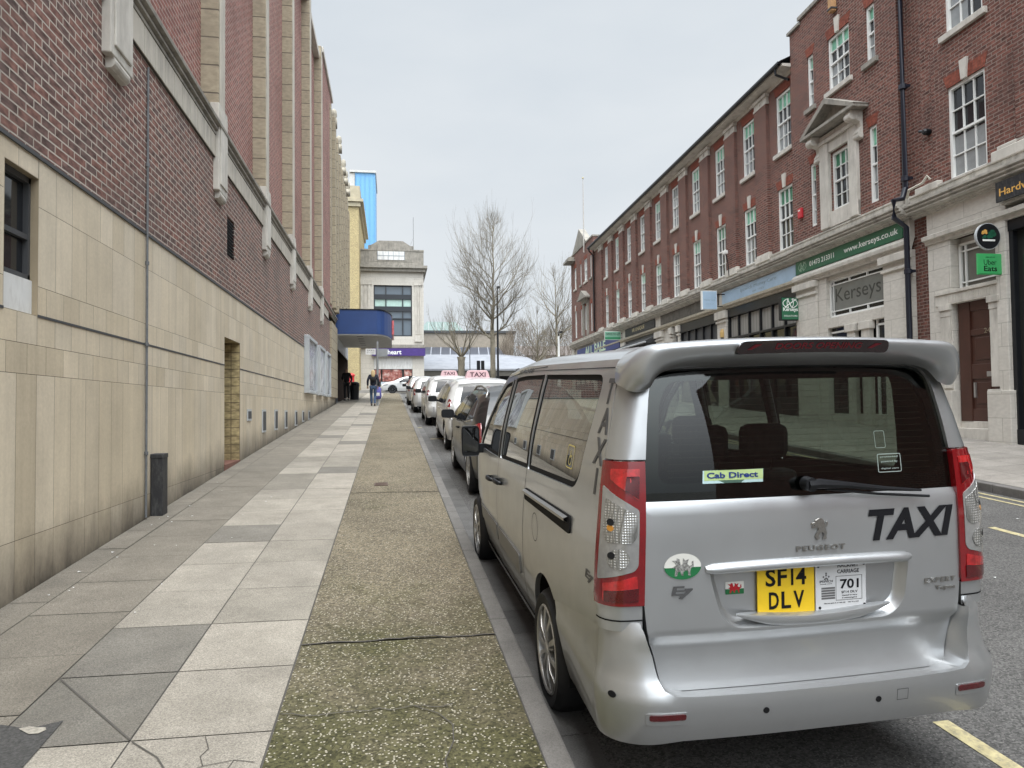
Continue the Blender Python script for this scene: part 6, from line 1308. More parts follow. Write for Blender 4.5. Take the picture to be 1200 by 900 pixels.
# gate glass with frit, stickers, heater lines
gg = [(-0.700, 1.312), (-0.690, 1.48), (-0.672, 1.62), (-0.654, 1.74), (-0.640, 1.79), (-0.612, 1.824), (-0.56, 1.838), (-0.3, 1.845), (0, 1.847)]; gg = gg+[(-x, z) for x, z in gg[::-1][1:]]
gm2 = lambda x, z, d: rmap(x, z, 0.016+d)
rg = panel('rear_window', gg, gm2, rear_glass, van, step=0.07, rim=False)
inn = rounded([(-0.640, 1.375), (-0.610, 1.70), (-0.56, 1.79), (0.56, 1.79), (0.610, 1.70), (0.640, 1.375)], [0.06, 0.05, 0.05, 0.05, 0.05, 0.06])
panel('window_seal', inset2(gg, -0.008), lambda x, z, d: rmap(x, z, 0.019+d), glassy('black_frit', (0.004, 0.004, 0.005), 0.03, 0.5, 0.0), rg, holes=[inn], step=0.08, rim=False)
m = MB()
for k in range(15):
    z = 1.40+k*0.026
    for i in range(12):
        x_0, x_1 = -0.60+1.2*i/12, -0.60+1.2*(i+1)/12
        kx = 1.0-0.06*k/15; m.quad(gm2(x_0*kx, z, 0.0015), gm2(x_1*kx, z, 0.0015), gm2(x_1*kx, z+0.0011, 0.0015), gm2(x_0*kx, z+0.0011, 0.0015))
m.obj('heater_lines', simple('heater_brown', (0.055, 0.046, 0.034), 0.6), rg, recalc=False)
gs = lambda a, b, h: gm2(a, b, -0.0006-h)
m = MB(); c4 = [(-0.455, 1.372), (-0.195, 1.372), (-0.190, 1.424), (-0.450, 1.424)]; m.add([gs(a, b, 0.0) for a, b in c4], [(0, 1, 2, 3)])
m.cur = 1; c5 = [(-0.452, 1.384), (-0.192, 1.384), (-0.190, 1.424), (-0.450, 1.424)]; m.add([gs(a*0.97-0.008, b*0.999+0.001, 0.0006) for a, b in c5], [(0, 1, 2, 3)])
cs = m.obj('window_sticker', [simple('pale_blue_sticker', (0.42, 0.58, 0.60), 0.4), simple('lime_sticker', (0.42, 0.55, 0.24), 0.4, var=0.25, vscale=5)], rg, recalc=False)
text_obj('lettering', 'Cab Direct', cs, simple('sticker_navy', (0.01, 0.03, 0.16), 0.4), mapfn=lambda a, b, h: gs(a, b, 0.0010+h), box=(-0.435, 1.392, -0.215, 1.416), depth=0.0006, bold=0.03)
def frame_line(cx, cz, w, h, th=0.003):
    mb = MB(); o_ = rounded([(cx-w/2, cz-h/2), (cx+w/2, cz-h/2), (cx+w/2, cz+h/2), (cx-w/2, cz+h/2)], 0.008, 4); i_ = inset2(o_, th)
    for k in range(len(o_)):
        j = (k+1) % len(o_); mb.quad(gs(*o_[k], 0), gs(*o_[j], 0), gs(*i_[j], 0), gs(*i_[k], 0))
    return mb
fl_ = frame_line(0.395, 1.425, 0.115, 0.078).obj('window_sticker', simple('pale_line', (0.30, 0.36, 0.34), 0.5), rg, recalc=False)
text_obj('lettering', 'powered by', fl_, bpy.data.materials['pale_line'], mapfn=gs, box=(0.355, 1.425, 0.435, 1.436), depth=0.0006); text_obj('lettering', 'digital cars', fl_, bpy.data.materials['pale_line'], mapfn=gs, box=(0.352, 1.397, 0.438, 1.406), depth=0.0006)
text_obj('lettering', 'protected', fl_, bpy.data.materials['pale_line'], mapfn=gs, box=(0.352, 1.446, 0.438, 1.455), depth=0.0006)
frame_line(0.36, 1.525, 0.05, 0.072, 0.0015).obj('window_sticker', bpy.data.materials['pale_line'], rg, recalc=False)
# rear wiper
m = MB(); yw = lambda x, z: rmap(x, z, -0.02).y
P_ = [(-0.03, 1.360), (0.02, 1.362), (0.15, 1.350), (0.32, 1.328), (0.50, 1.312)]
m.tube([(x, yw(x, z)-(0.02 if i < 2 else 0.012), z) for i, (x, z) in enumerate(P_)], [0.020, 0.021, 0.014, 0.010, 0.005], 8)
m.tube([(x, yw(x, z-0.014)-0.004, z-0.016) for (x, z) in ((0.06, 1.352), (0.3, 1.322), (0.545, 1.300))], 0.006, 6); m.lathe([(0, -0.03), (0.028, -0.028), (0.030, 0.02)], 14, 'y', cen=(-0.015, yw(0, 1.36), 1.360)); m.obj('rear_wiper', black_m, van, smooth=True, angle=40)
# rear spoiler
rowsS = [
 [(0, .100, 1.850), (0, .040, 1.868), (0, -.012, 1.898), (0, -.052, 1.955), (0, .05, 1.970), (0, .33, 1.968)],
 [(.20, .100, 1.850), (.20, .040, 1.867), (.20, -.011, 1.897), (.20, -.051, 1.953), (.20, .05, 1.968), (.20, .33, 1.966)],
 [(.42, .099, 1.849), (.42, .040, 1.864), (.42, -.008, 1.892), (.42, -.046, 1.946), (.42, .05, 1.961), (.42, .33, 1.958)],
 [(.575, .094, 1.842), (.58, .038, 1.856), (.59, -.004, 1.884), (.595, -.036, 1.936), (.60, .05, 1.950), (.61, .32, 1.940)],
 [(.630, .086, 1.812), (.645, .032, 1.824), (.662, .0, 1.868), (.668, -.022, 1.936), (.673, .06, 1.947), (.670, .32, 1.915)],
 [(.652, .075, 1.768), (.680, .020, 1.782), (.708, .010, 1.835), (.724, .020, 1.900), (.726, .08, 1.906), (.712, .30, 1.885)],
 [(.672, .072, 1.760), (.702, .042, 1.772), (.734, .036, 1.808), (.756, .048, 1.850), (.757, .11, 1.856), (.735, .28, 1.855)],
 [(.690, .072, 1.752), (.716, .058, 1.758), (.746, .062, 1.778), (.764, .082, 1.805), (.768, .14, 1.795), (.752, .24, 1.800)],
 [(.712, .082, 1.748), (.732, .078, 1.750), (.754, .092, 1.758), (.766, .112, 1.772), (.766, .15, 1.776), (.760, .21, 1.785)]]
allr = [[(-x, y, z) for (x, y, z) in r_] for r_ in rowsS[::-1][:-1]]+rowsS
m = MB(); n = 6; vs = [v for r_ in allr for v in r_]; m.add(vs, [(i*n+k, (i+1)*n+k, (i+1)*n+k+1, i*n+k+1) for i in range(len(allr)-1) for k in range(n-1)])
spo = m.obj('rear_spoiler', silver, van, smooth=True); sb = spo.modifiers.new('sub', 'SUBSURF'); sb.levels = 3; sb.render_levels = 3
def spm(x, z, d): return Vector((x, -0.047+0.006*(abs(x)/0.4)**2-0.62*(z-1.925)+d*1.0, z-0.006*(x/0.34)**2))
bl = panel('brake_light', rounded([(-0.338, 1.897), (0.338, 1.897), (0.325, 1.948), (-0.325, 1.948)], 0.024), spm, simple('smoked_red', (0.014, 0.0015, 0.003), 0.12, var=0.15, spec=0.6, coat=1), van, step=0.03, th=0.03)
text_obj('lettering', 'DOORS OPENING', bl, simple('dull_red_letters', (0.15, 0.006, 0.014), 0.4), mapfn=lambda a, b, h: spm(a, b, -0.001-h), box=(-0.175, 1.912, 0.205, 1.936), depth=0.0005, bold=0.02, shear=0.1)
for s in (-1, 1):
    m = MB(); m.add([spm(s*0.265-0.03, 1.914, -0.0015), spm(s*0.265-0.01, 1.914, -0.0015), spm(s*0.265+0.03, 1.934, -0.0015), spm(s*0.265+0.0, 1.934, -0.0015)], [(0, 1, 2, 3)])
    m.obj('arrow', bpy.data.materials['dull_red_letters'], bl, recalc=False)
# underlay behind the rear gaps
panel('gap_filler', [(-0.86, 0.50), (0.86, 0.50), (0.86, 1.33), (-0.86, 1.33)], lambda t, z, d: rmap(t, z, 0.085), seam_m, van, step=0.08, rim=False)
# bumper
BW, BR_ = 0.848, 0.150
OB = smooth_tab([(0.30, 0.04), (0.36, 0.075), (0.42, 0.100), (0.50, 0.114), (0.562, 0.116), (0.582, 0.110), (0.60, 0.090), (0.64, 0.070), (0.72, 0.052), (0.80, 0.043), (0.82, 0.034), (0.832, 0.020), (0.84, 0.002)])
BC = BW-BR_; BAL = BR_*math.pi/2
def bmp(t, z, d):
    s = 1 if t >= 0 else -1; a = abs(t); o = interp(OB, z); yb = 0.025*(min(a, BC)/0.65)**2
    if a <= BC: x, y, nx, ny, k = a, yb, 0.0, -1.0, 1.0
    else:
        th = min((a-BC)/BR_, math.pi/2); ex = max(0, a-BC-BAL); k = 1-0.66*(th/(math.pi/2))
        x = BC+BR_*math.sin(th); y = yb+BR_*(1-math.cos(th))+ex; nx, ny = math.sin(th), -math.cos(th)
        if ex > 0: k = 0.34
        # the lower edge tucks in along the sides
        if z < 0.6: x -= 0.10*(0.6-z)*min(1, ex/0.5)
    return Vector((s*(x+nx*(o*k-d)), y+ny*(o*k-d), z))
def ty(y): return BC+BAL+(y-0.025-BR_)
bo = [(0.0, 0.400), (0.60, 0.395), (0.80, 0.375), (ty(0.28), 0.355), (ty(0.54), 0.330), (ty(0.70), 0.318), (ty(0.762), 0.318)]
bo += [(ty(ARC[0]+0.398*math.cos(R(a))), ARC[1]+0.398*math.sin(R(a))) for a in (172, 160, 148, 136, 126)]+[(ty(0.925), 0.660)]
bo += [(ty(0.78), 0.690), (ty(0.60), 0.726), (ty(0.40), 0.762), (ty(0.25), 0.792), (0.90, 0.812), (0.80, 0.832), (0.735, 0.834)]
bi = [(0.722, 0.80), (0.704, 0.72), (0.692, 0.64), (0.672, 0.595), (0.63, 0.578), (0.55, 0.574), (0.30, 0.572), (0, 0.572)]
right = bo+bi[:-1]
outl = [(-t, z) for t, z in right[::-1]][:-1]+right
# orient: left side reversed, then right
loop = [(0.0, 0.400)]+bo[1:]+bi[:-1]+[(-t, z) for t, z in bi[::-1]][1:]+[(-t, z) for t, z in bo[::-1]][:-1]
bump = panel('rear_bumper', loop, bmp, silver, van, step=0.035, th=0.02, bstep=0.03)
inn_ = [(0.716, 0.80), (0.694, 0.74), (0.672, 0.69), (0.657, 0.61), (0.636, 0.555), (0.56, 0.541), (0.30, 0.541), (0, 0.541)]
O_ = bi+[(-t, z) for t, z in bi[::-1]][1:]; I_ = inn_+[(-t, z) for t, z in inn_[::-1]][1:]
def dens(P_): 
    out = []
    for a, b in zip(P_[:-1], P_[1:]):
        for k in range(6): out.append((a[0]+(b[0]-a[0])*k/6, a[1]+(b[1]-a[1])*k/6))
    return out+[P_[-1]]
O_, I_ = dens(O_), dens(I_); m = MB()
for i in range(len(O_)-1):
    r0 = [bmp(*O_[i], 0.0), bmp(*O_[i], 0.012)+Vector((0, 0.0, -0.001)), None, gmap(*I_[i], 0.012)]; r1 = [bmp(*O_[i+1], 0.0), bmp(*O_[i+1], 0.012)+Vector((0, 0.0, -0.001)), None, gmap(*I_[i+1], 0.012)]
    r0[2] = r0[1]*0.45+r0[3]*0.55+Vector((0, 0, -0.004)); r1[2] = r1[1]*0.45+r1[3]*0.55+Vector((0, 0, -0.004))
    for k in range(3): m.quad(r0[k], r1[k], r1[k+1], r0[k+1])
m.obj('bumper_step', silver, bump, smooth=True, weld=True)
def disc(name, t, z, r, mat, h=-0.002):
    pts = [(t+r*math.cos(R(a)), z+r*math.sin(R(a))) for a in range(0, 360, 20)]; return panel(name, pts, lambda a, b, d: bmp(a, b, h+d), mat, bump, step=0.02, th=0.004)
for (t, z) in ((-0.815, 0.565), (-0.272, 0.502), (0.215, 0.500), (0.835, 0.585)): disc('parking_sensor', t, z, 0.0125, seam_m)
for t in (-0.66, 0.655):
    rf = panel('reflector_housing', rounded([(t-0.070, 0.470), (t+0.070, 0.470), (t+0.070, 0.518), (t-0.070, 0.518)], 0.010), lambda a, b, d: bmp(a, b, -0.0035+d), silver, bump, step=0.02, th=0.004)
    panel('reflector', rounded([(t-0.062, 0.490), (t+0.062, 0.490), (t+0.062, 0.513), (t-0.062, 0.513)], 0.008), lambda a, b, d: bmp(a, b, -0.007+d), redd, rf, step=0.02, th=0.004)
m = MB()
for (a, b, c, d) in ((0.300, 0.352, 0.486, 0.488), (0.300, 0.352, 0.530, 0.532), (0.300, 0.302, 0.486, 0.532), (0.350, 0.352, 0.486, 0.532)): m.quad(bmp(a, c, -0.0008), bmp(b, c, -0.0008), bmp(b, d, -0.0008), bmp(a, d, -0.0008))
m.obj('towing_eye_cover', dgrey_m, bump, recalc=False)
m = MB()   # vertical joint line in the bumper corner
for s in (-1, 1):
    P_ = [(s*(0.93+0.0*k), 0.37+0.43*k/12) for k in range(13)]
    for a, b in zip(P_[:-1], P_[1:]): m.quad(bmp(a[0]-0.0015, a[1], -0.0006), bmp(a[0]+0.0015, a[1], -0.0006), bmp(b[0]+0.0015, b[1], -0.0006), bmp(b[0]-0.0015, b[1], -0.0006))
m.obj('bumper_seam', simple('pale_seam', (0.55, 0.53, 0.48), 0.5), bump, recalc=False)
# side lettering (left side is the one in view; right side mirrors it)
for s in (-1, 1):
    f = smap(s)
    def T3(a, b, h, f=f, s=s): return f((a if s > 0 else -a), b, -0.0022-h)
    def yb_(y0_, y1_): return (y0_, y1_) if s > 0 else (-y1_, -y0_)
    for (ch_, ya, yb2, za, zb) in (('T', 0.235, 0.325, 1.695, 1.805), ('A', 0.195, 0.325, 1.568, 1.680), ('X', 0.175, 0.315, 1.440, 1.552), ('I', 0.220, 0.245, 1.318, 1.428)):
        a_, b_2 = yb_(ya, yb2); text_obj('side_lettering', ch_, van, stk_m, mapfn=T3, box=(a_, za, b_2, zb), depth=0.0006, bold=0.02)
    a_, b_2 = yb_(2.10, 2.62); text_obj('side_lettering', 'TAXI', van, stk_m, mapfn=T3, box=(a_, 1.838, b_2, 1.872), depth=0.0006, bold=0.01)
    e7(0.235 if s < 0 else 0.235, 0.967, 0.12, 0.052, lambda a, b, h, f=f: f(a, b, -0.001-h), stk_m, van, s=(-1 if s < 0 else 1), th=0.0008)
    a_, b_2 = yb_(0.135, 0.165); text_obj('side_lettering', 'XS', van, stk_m, mapfn=T3, box=(a_, 0.925, b_2, 0.937), depth=0.0006)
f = smap(-1); m = MB(); o_ = rounded([(0.655, 1.365), (0.785, 1.365), (0.785, 1.478), (0.655, 1.478)], 0.02, 4); i_ = inset2(o_, 0.006)
for k in range(len(o_)):
    j = (k+1) % len(o_); m.quad(f(*o_[k], 0.008), f(*o_[j], 0.008), f(*i_[j], 0.008), f(*i_[k], 0.008))
for (cy_, cz_, r_) in ((0.715, 1.405, 0.026),):
    for k in range(16):
        a, b = R(k*22.5), R(k*22.5+22.5); m.quad(*[f(cy_+q_*math.cos(c), cz_+q_*math.sin(c), 0.008) for q_, c in ((r_, a), (r_, b), (r_-0.007, b), (r_-0.007, a))])
m.quad(f(0.715, 1.415, 0.008), f(0.723, 1.415, 0.008), f(0.723, 1.452, 0.008), f(0.715, 1.452, 0.008)); m.quad(f(0.69, 1.424, 0.008), f(0.72, 1.424, 0.008), f(0.72, 1.431, 0.008), f(0.69, 1.431, 0.008))
m.obj('wheelchair_sticker', simple('sticker_yellow', (0.62, 0.52, 0.18), 0.5), van, recalc=False)
# seats
def seat(x, y, w=0.46, back=1.18, hr=True):
    m = MB(); m.box(x-w/2, x+w/2, y, y+0.48, 0.62, 0.78); m.prism([(y-0.02, 0.74), (y+0.14, 0.76), (y+0.04, back+0.05), (y-0.12, back+0.05)], x-w/2, x+w/2, 'x'); s_ = m.obj('seat', seat_m, van, bevel=0.04)
    m = MB(); m.box(x-0.145, x+0.145, y-0.15, y-0.02, back+0.12, back+0.33); m.obj('headrest', seat_m, s_, bevel=0.05)
    m = MB(); m.tube([(x-0.06, y-0.06, back), (x-0.06, y-0.085, back+0.2)], 0.008, 6); m.tube([(x+0.06, y-0.06, back), (x+0.06, y-0.085, back+0.2)], 0.008, 6); m.obj('headrest_post', chrome, s_)
for x in (-0.46, 0.12, 0.50): seat(x, 1.35 if x != 0.12 else 1.35, 0.44)
for x in (-0.45, 0.0, 0.45): seat(x, 2.25, 0.42)
for x in (-0.40, 0.40): seat(x, 3.10, 0.50, 1.26)
m = MB(); m.box(-0.76, 0.76, 3.85, 4.15, 0.85, 1.12); m.lathe([(0.17, -0.014), (0.186, 0), (0.17, 0.014)], 20, 'y', cen=(0.40, 3.68, 1.12)); m.obj('dashboard', trim_m, van)
m = MB(); m.box(-0.09, 0.09, 3.16, 3.19, 1.62, 1.68); m.obj('interior_mirror', black_m, van)
# ------------------------------------------------------------------ other cars
def car(name, label, cat, pos, heading, P, body_m, group=None, glass=None, taxi=None, plate=None, rails=False):
    """P: dict of side profile etc. local x right, y forward, origin at ground below the rear bumper"""
    x, y, z, pitch = pos
    e = empty(name, label, cat, loc=(x, y, z), group=group); e.rotation_euler = (pitch, 0, heading)
    W = P['w']; prof = P['prof']; belt = P['belt']; roofh = P['h']; wr = P['wr']
    top = [p for p in prof]
    def wd(yy, zz):
        w = interp(P['plan'], yy)*W
        if zz > belt: w -= (W-wr)*((zz-belt)/(roofh-belt))**1.15
        if zz < 0.45: w -= 0.05*(0.45-zz)/0.25
        # round the upper edge: distance to the silhouette
        dmin = 9
        for (a, b) in zip(top[:-1], top[1:]):
            dx, dz = b[0]-a[0], b[1]-a[1]; L2 = dx*dx+dz*dz
            t = max(0, min(1, ((yy-a[0])*dx+(zz-a[1])*dz)/L2)); q = math.hypot(yy-a[0]-t*dx, zz-a[1]-t*dz); dmin = min(dmin, q)
        r = 0.10
        if dmin < r: w -= r*(1-math.sqrt(max(0, 1-(1-dmin/r)**2)))*0.9
        return w
    r = P['r']; axr, axf = P['axles']; R_ = r*1.16
    def arc(c, a0, a1, n=12): return [(c+R_*math.cos(R(a0+(a1-a0)*k/n)), r+R_*math.sin(R(a0+(a1-a0)*k/n))) for k in range(n+1)]
    bot = [(0.10, 0.26)]+arc(axr, 190, -10)+[(axr+R_+0.05, 0.20), (axf-R_-0.05, 0.20)]+arc(axf, 190, -10)+[(prof[-1][0]-0.1, 0.22)]
    outl = bot+prof[::-1]
    g_ = glass or bpy.data.materials['car_glass']
    for s in (-1, 1):
        f = lambda a, b, d, s=s: Vector((s*(wd(a, b)-d), a, b))
        sp = panel('side_panel', outl, f, body_m, e, step=0.09, th=0.0, rim=False, bstep=0.06)
        for w_ in P['windows']:
            panel('side_window', rounded(w_, 0.04, 3), lambda a, b, d, f=f: f(a, b, -0.004+d), g_, e, step=0.06, th=0.006)
        mb = MB()
        for ln_ in P['seams']:
            for a, b in zip(ln_[:-1], ln_[1:]):
                A, B = Vector(a), Vector(b); nn = max(1, int((B-A).length/0.1)); n = (B-A).normalized(); n = Vector((-n.y, n.x))*0.004
                for k in range(nn):
                    C_, D_ = A.lerp(B, k/nn), A.lerp(B, (k+1)/nn); mb.quad(f(*(C_-n), -0.002), f(*(D_-n), -0.002), f(*(D_+n), -0.002), f(*(C_+n), -0.002))
        mb.obj('door_seam', seam_m, sp, recalc=False)
        for yh in P['handles']:
            m = MB(); m.tube([f(yh-0.09, belt-0.13, -0.01), f(yh, belt-0.125, -0.03), f(yh+0.09, belt-0.13, -0.01)], 0.014, 6); m.obj('door_handle', P.get('trim', body_m), e)
        ym, zm = P['mirror']; mb = MB(); xm = s*(wd(ym, zm)+0.13)
        mb.add([], []); ring = []
        for (dy, k) in ((-0.05, 0.95), (-0.04, 1.0), (0.03, 0.95), (0.09, 0.5)): ring.append([(xm+k*a*0.11, ym+dy, zm+0.05+k*b*0.075) for a, b in rounded([(-1, -1), (-1, 1), (1, 1), (1, -1)], 0.6, 3)])
        n = len(ring[0]); mb.add([v for q in ring for v in q], [(i*n+k, i*n+(k+1) % n, (i+1)*n+(k+1) % n, (i+1)*n+k) for i in range(3) for k in range(n)]+[tuple(range(n)), tuple(range(4*n-1, 3*n-1, -1))])
        mb.box(*sorted((s*(wd(ym, zm)-0.03), s*(wd(ym, zm)+0.06))), ym-0.02, ym+0.03, zm-0.02, zm+0.03); mb.obj('wing_mirror', P.get('mirror_m', black_m), e, smooth=True, angle=40)
        for c in (axr, axf): wheel(e, s*(W-0.115), c, r, r, r*0.70, 0.19, s, P.get('rim', alloy), spokes=P.get('spokes', 7))
        if rails:
            m = MB(); m.tube([f(yy, zz, 0.05)+Vector((0, 0, 0.02+0.05*k)) for yy, zz, k in rails], 0.018, 8); m.obj('roof_rail', P.get('rail_m', badge_m), e, smooth=True)
    # the skin running over the car from the back bumper to the front
    pts = resample(prof+[prof[-1]], 0.07)[:]
    pr = []
    for a, b in zip(prof[:-1], prof[1:]):
        n = max(1, int(math.hypot(b[0]-a[0], b[1]-a[1])/0.07))
        for k in range(n): pr.append((a[0]+(b[0]-a[0])*k/n, a[1]+(b[1]-a[1])*k/n))
    pr.append(prof[-1]); NX = 12
    def skin(i, u, off=0.0):
        yy, zz = pr[i]; a = pr[max(0, i-1)]; b = pr[min(len(pr)-1, i+1)]; t = Vector((b[0]-a[0], b[1]-a[1])).normalized(); nrm = Vector((-t.y, t.x))
        w = wd(yy, zz); c = P['crown'](yy, zz)*(1-u*u)
        return Vector((u*w, yy+nrm.x*(c+off), zz+nrm.y*(c+off)))
    mb = MB()
    for i in range(len(pr)-1):
        for k in range(NX):
            u0, u1 = -1+2*k/NX, -1+2*(k+1)/NX; mb.quad(skin(i, u0), skin(i, u1), skin(i+1, u1), skin(i+1, u0))
    mb.obj('body_shell', body_m, e, smooth=True, weld=True, angle=60)
    def band(nm, test, mat, u0, u1, off=0.006, n=10, par=e):
        mb = MB()
        for i in range(len(pr)-1):
            if test(pr[i]) and test(pr[i+1]):
                for k in range(n):
                    a, b = u0+(u1-u0)*k/n, u0+(u1-u0)*(k+1)/n; mb.quad(skin(i, a, off), skin(i, b, off), skin(i+1, b, off), skin(i+1, a, off))
        if mb.v: return mb.obj(nm, mat, par, smooth=True, weld=True)
    for (nm, rng, mat, u0, u1) in P['bands']:
        band(nm, lambda q, rng=rng: rng[0] <= q[0] <= rng[1] and rng[2] <= q[1] <= rng[3], mat, u0, u1, 0.008)
    mb = MB(); mb.box(-W*0.7, W*0.7, 0.3, prof[-1][0]-0.3, 0.18, 0.4)
    mb.box(-W+0.22, W-0.22, 0.15, prof[-1][0]-0.15, 0.24, 0.5)
    mb.obj('underbody', under_m, e)
    if P.get('lights'):
        for (nm, zc, hh, u0, u1, mat, y_rng) in P['lights']:
            for s in (-1, 1):
                us = sorted((s*u0, s*u1)); band(nm, lambda q, zc=zc, hh=hh, yr=y_rng: abs(q[1]-zc) <= hh and yr[0] <= q[0] <= yr[1], mat, us[0], us[1], 0.012, 5)
    # lights that wrap on to the sides
    for (nm, poly_, mat) in P.get('side_lights', ()):
        for s in (-1, 1): panel(nm, rounded(poly_, 0.02, 3), lambda a, b, d, s=s: Vector((s*(wd(a, b)+0.008-d), a, b)), mat, e, step=0.08, th=0.01)
    if plate:
        yq, zq, txt, pm_, nrm_ = plate; mb = MB(); mb.box(-0.26, 0.26, yq-0.006, yq+0.004, zq-0.055, zq+0.055); np2 = mb.obj('number_plate', pm_, e)
        text_obj('lettering', txt, np2, letk, mapfn=lambda a, b, h: Vector((a, yq-0.0065-h, b)), box=(-0.22, zq-0.035, 0.22, zq+0.035), depth=0.001)
    return e, wd
pink_m = simple('pink_roof_sign', (0.62, 0.42, 0.44), 0.35, var=0.06); taxi_red = simple('taxi_letter_dark', (0.05, 0.02, 0.03), 0.4)
def roof_sign(parent, y, z, lab=None):
    mb = MB(); pts = rounded([(-0.30, 0.0), (0.30, 0.0), (0.24, 0.20), (-0.24, 0.20)], [0.02, 0.02, 0.07, 0.07], 4)
    mb.prism(pts, -0.09, 0.09, 'y'); o = mb.obj('roof_sign', pink_m, parent, bevel=0.015); o.location = (0, y, z)
    text_obj('lettering', 'TAXI', o, taxi_red, mapfn=lambda a, b, h: Vector((a, -0.091-h, b)), box=(-0.19, 0.045, 0.19, 0.15), depth=0.002, bold=0.02)
    mb = MB(); mb.box(-0.22, 0.22, -0.07, 0.07, -0.06, 0.01); mb.obj('sign_base', white_m, o)
white_p = paint('white_car_paint', (0.60, 0.60, 0.585), 0.0, 0.3, 0.8); black_p = paint('black_car_paint', (0.008, 0.0075, 0.0075), 0.0, 0.30, 0.45, film=(0.03, 0.027, 0.024)); silver_p = paint('pale_car_paint', (0.60, 0.605, 0.60), 0.3, 0.3, 0.8)
lred = simple('car_red_lens', (0.20, 0.008, 0.012), 0.12, coat=1, var=0.3, vscale=15); lclr = simple('car_clear_lens', (0.60, 0.60, 0.60), 0.1, metal=0.5, var=0.2, vscale=25, coat=1)
car_g = glassy('car_glass', (0.010, 0.012, 0.014), 0.05, 0.28, 0.0); pblack = simple('black_plastic', (0.02, 0.02, 0.021), 0.5)
SL = math.atan(0.0545)
# people-carrier style estate taxis
ESTATE = dict(w=0.88, wr=0.66, h=1.56, belt=1.00, r=0.315, axles=(0.82, 3.60), spokes=7,
    prof=[(0.16, 0.28), (0.03, 0.42), (0.02, 0.62), (0.07, 0.70), (0.09, 0.98), (0.14, 1.06), (0.33, 1.42), (0.30, 1.47), (0.42, 1.515), (1.0, 1.55), (1.9, 1.565), (2.5, 1.54), (2.95, 1.44), (3.45, 1.17), (3.75, 1.03), (4.2, 0.93), (4.48, 0.80), (4.58, 0.62), (4.60, 0.42), (4.5, 0.26)],
    plan=[(0, 0.86), (0.15, 0.94), (0.5, 0.99), (1.2, 1.0), (3.4, 1.0), (4.0, 0.97), (4.35, 0.88), (4.6, 0.70)],
    windows=[[(0.62, 1.06), (1.10, 1.03), (1.12, 1.42), (0.62, 1.38)], [(1.18, 1.03), (2.02, 1.0), (2.0, 1.46), (1.18, 1.44)], [(2.10, 1.0), (3.15, 0.98), (2.68, 1.37), (2.12, 1.45)]],
    seams=[[(1.12, 1.45), (1.14, 0.72)], [(2.05, 1.47), (2.08, 0.30)], [(3.15, 1.0), (3.18, 0.7), (3.14, 0.5)], [(1.14, 0.72), (1.28, 0.35)]],
    handles=[1.32, 2.26], mirror=(2.98, 1.0), crown=lambda y, z: 0.05 if (z > 1.3 or y < 0.4) else 0.07,
    bands=[('rear_window', (0.10, 0.33, 1.06, 1.42), car_g, -0.80, 0.80), ('windscreen', (2.6, 3.45, 1.17, 1.53), car_g, -0.86, 0.86), ('bumper_insert', (0, 0.2, 0.28, 0.40), pblack, -0.8, 0.8)],
    lights=[], side_lights=[('tail_light', [(0.10, 0.74), (0.34, 0.78), (0.30, 1.06), (0.20, 1.10), (0.13, 1.02)], lclr), ('tail_light_red', [(0.12, 0.98), (0.30, 0.98), (0.34, 1.10), (0.28, 1.16), (0.19, 1.12)], lred), ('headlight', [(4.05, 0.78), (4.45, 0.68), (4.40, 0.80), (4.05, 0.92)], lclr)])
c1, wd1 = car('white_taxi', 'nearest white taxi in the rank, with a pink TAXI roof sign', 'taxi', (2.06, 15.35, ZR(2.0, 15.35)-0.0, SL), 0, ESTATE, white_p, group='white taxis waiting in the rank', plate=(0.02, 0.80, 'AV12 KXJ', plate_y, 0))
roof_sign(c1, 1.75, 1.575)
c2, _w = car('white_taxi', 'white taxi with pink roof sign, second white car along the rank', 'taxi', (1.98, 22.75, ZR(2.0, 22.75), SL*0.95), 0, ESTATE, white_p, group='white taxis waiting in the rank', plate=(0.02, 0.80, 'AY63 ULB', plate_y, 0))
roof_sign(c2, 1.75, 1.575)
for e_ in (c1, c2):
    for s in (-1, 1):
        mb = MB(); mb.box(*sorted((s*0.66, s*0.60)), 0.0, 0.03, 0.45, 0.62); mb.obj('rear_reflector', lclr, e_)
    mb = MB(); mb.tube([(0.05, 0.09, 1.10), (0.35, 0.12, 1.13)], 0.01, 6); mb.obj('rear_wiper', black_m, e_)
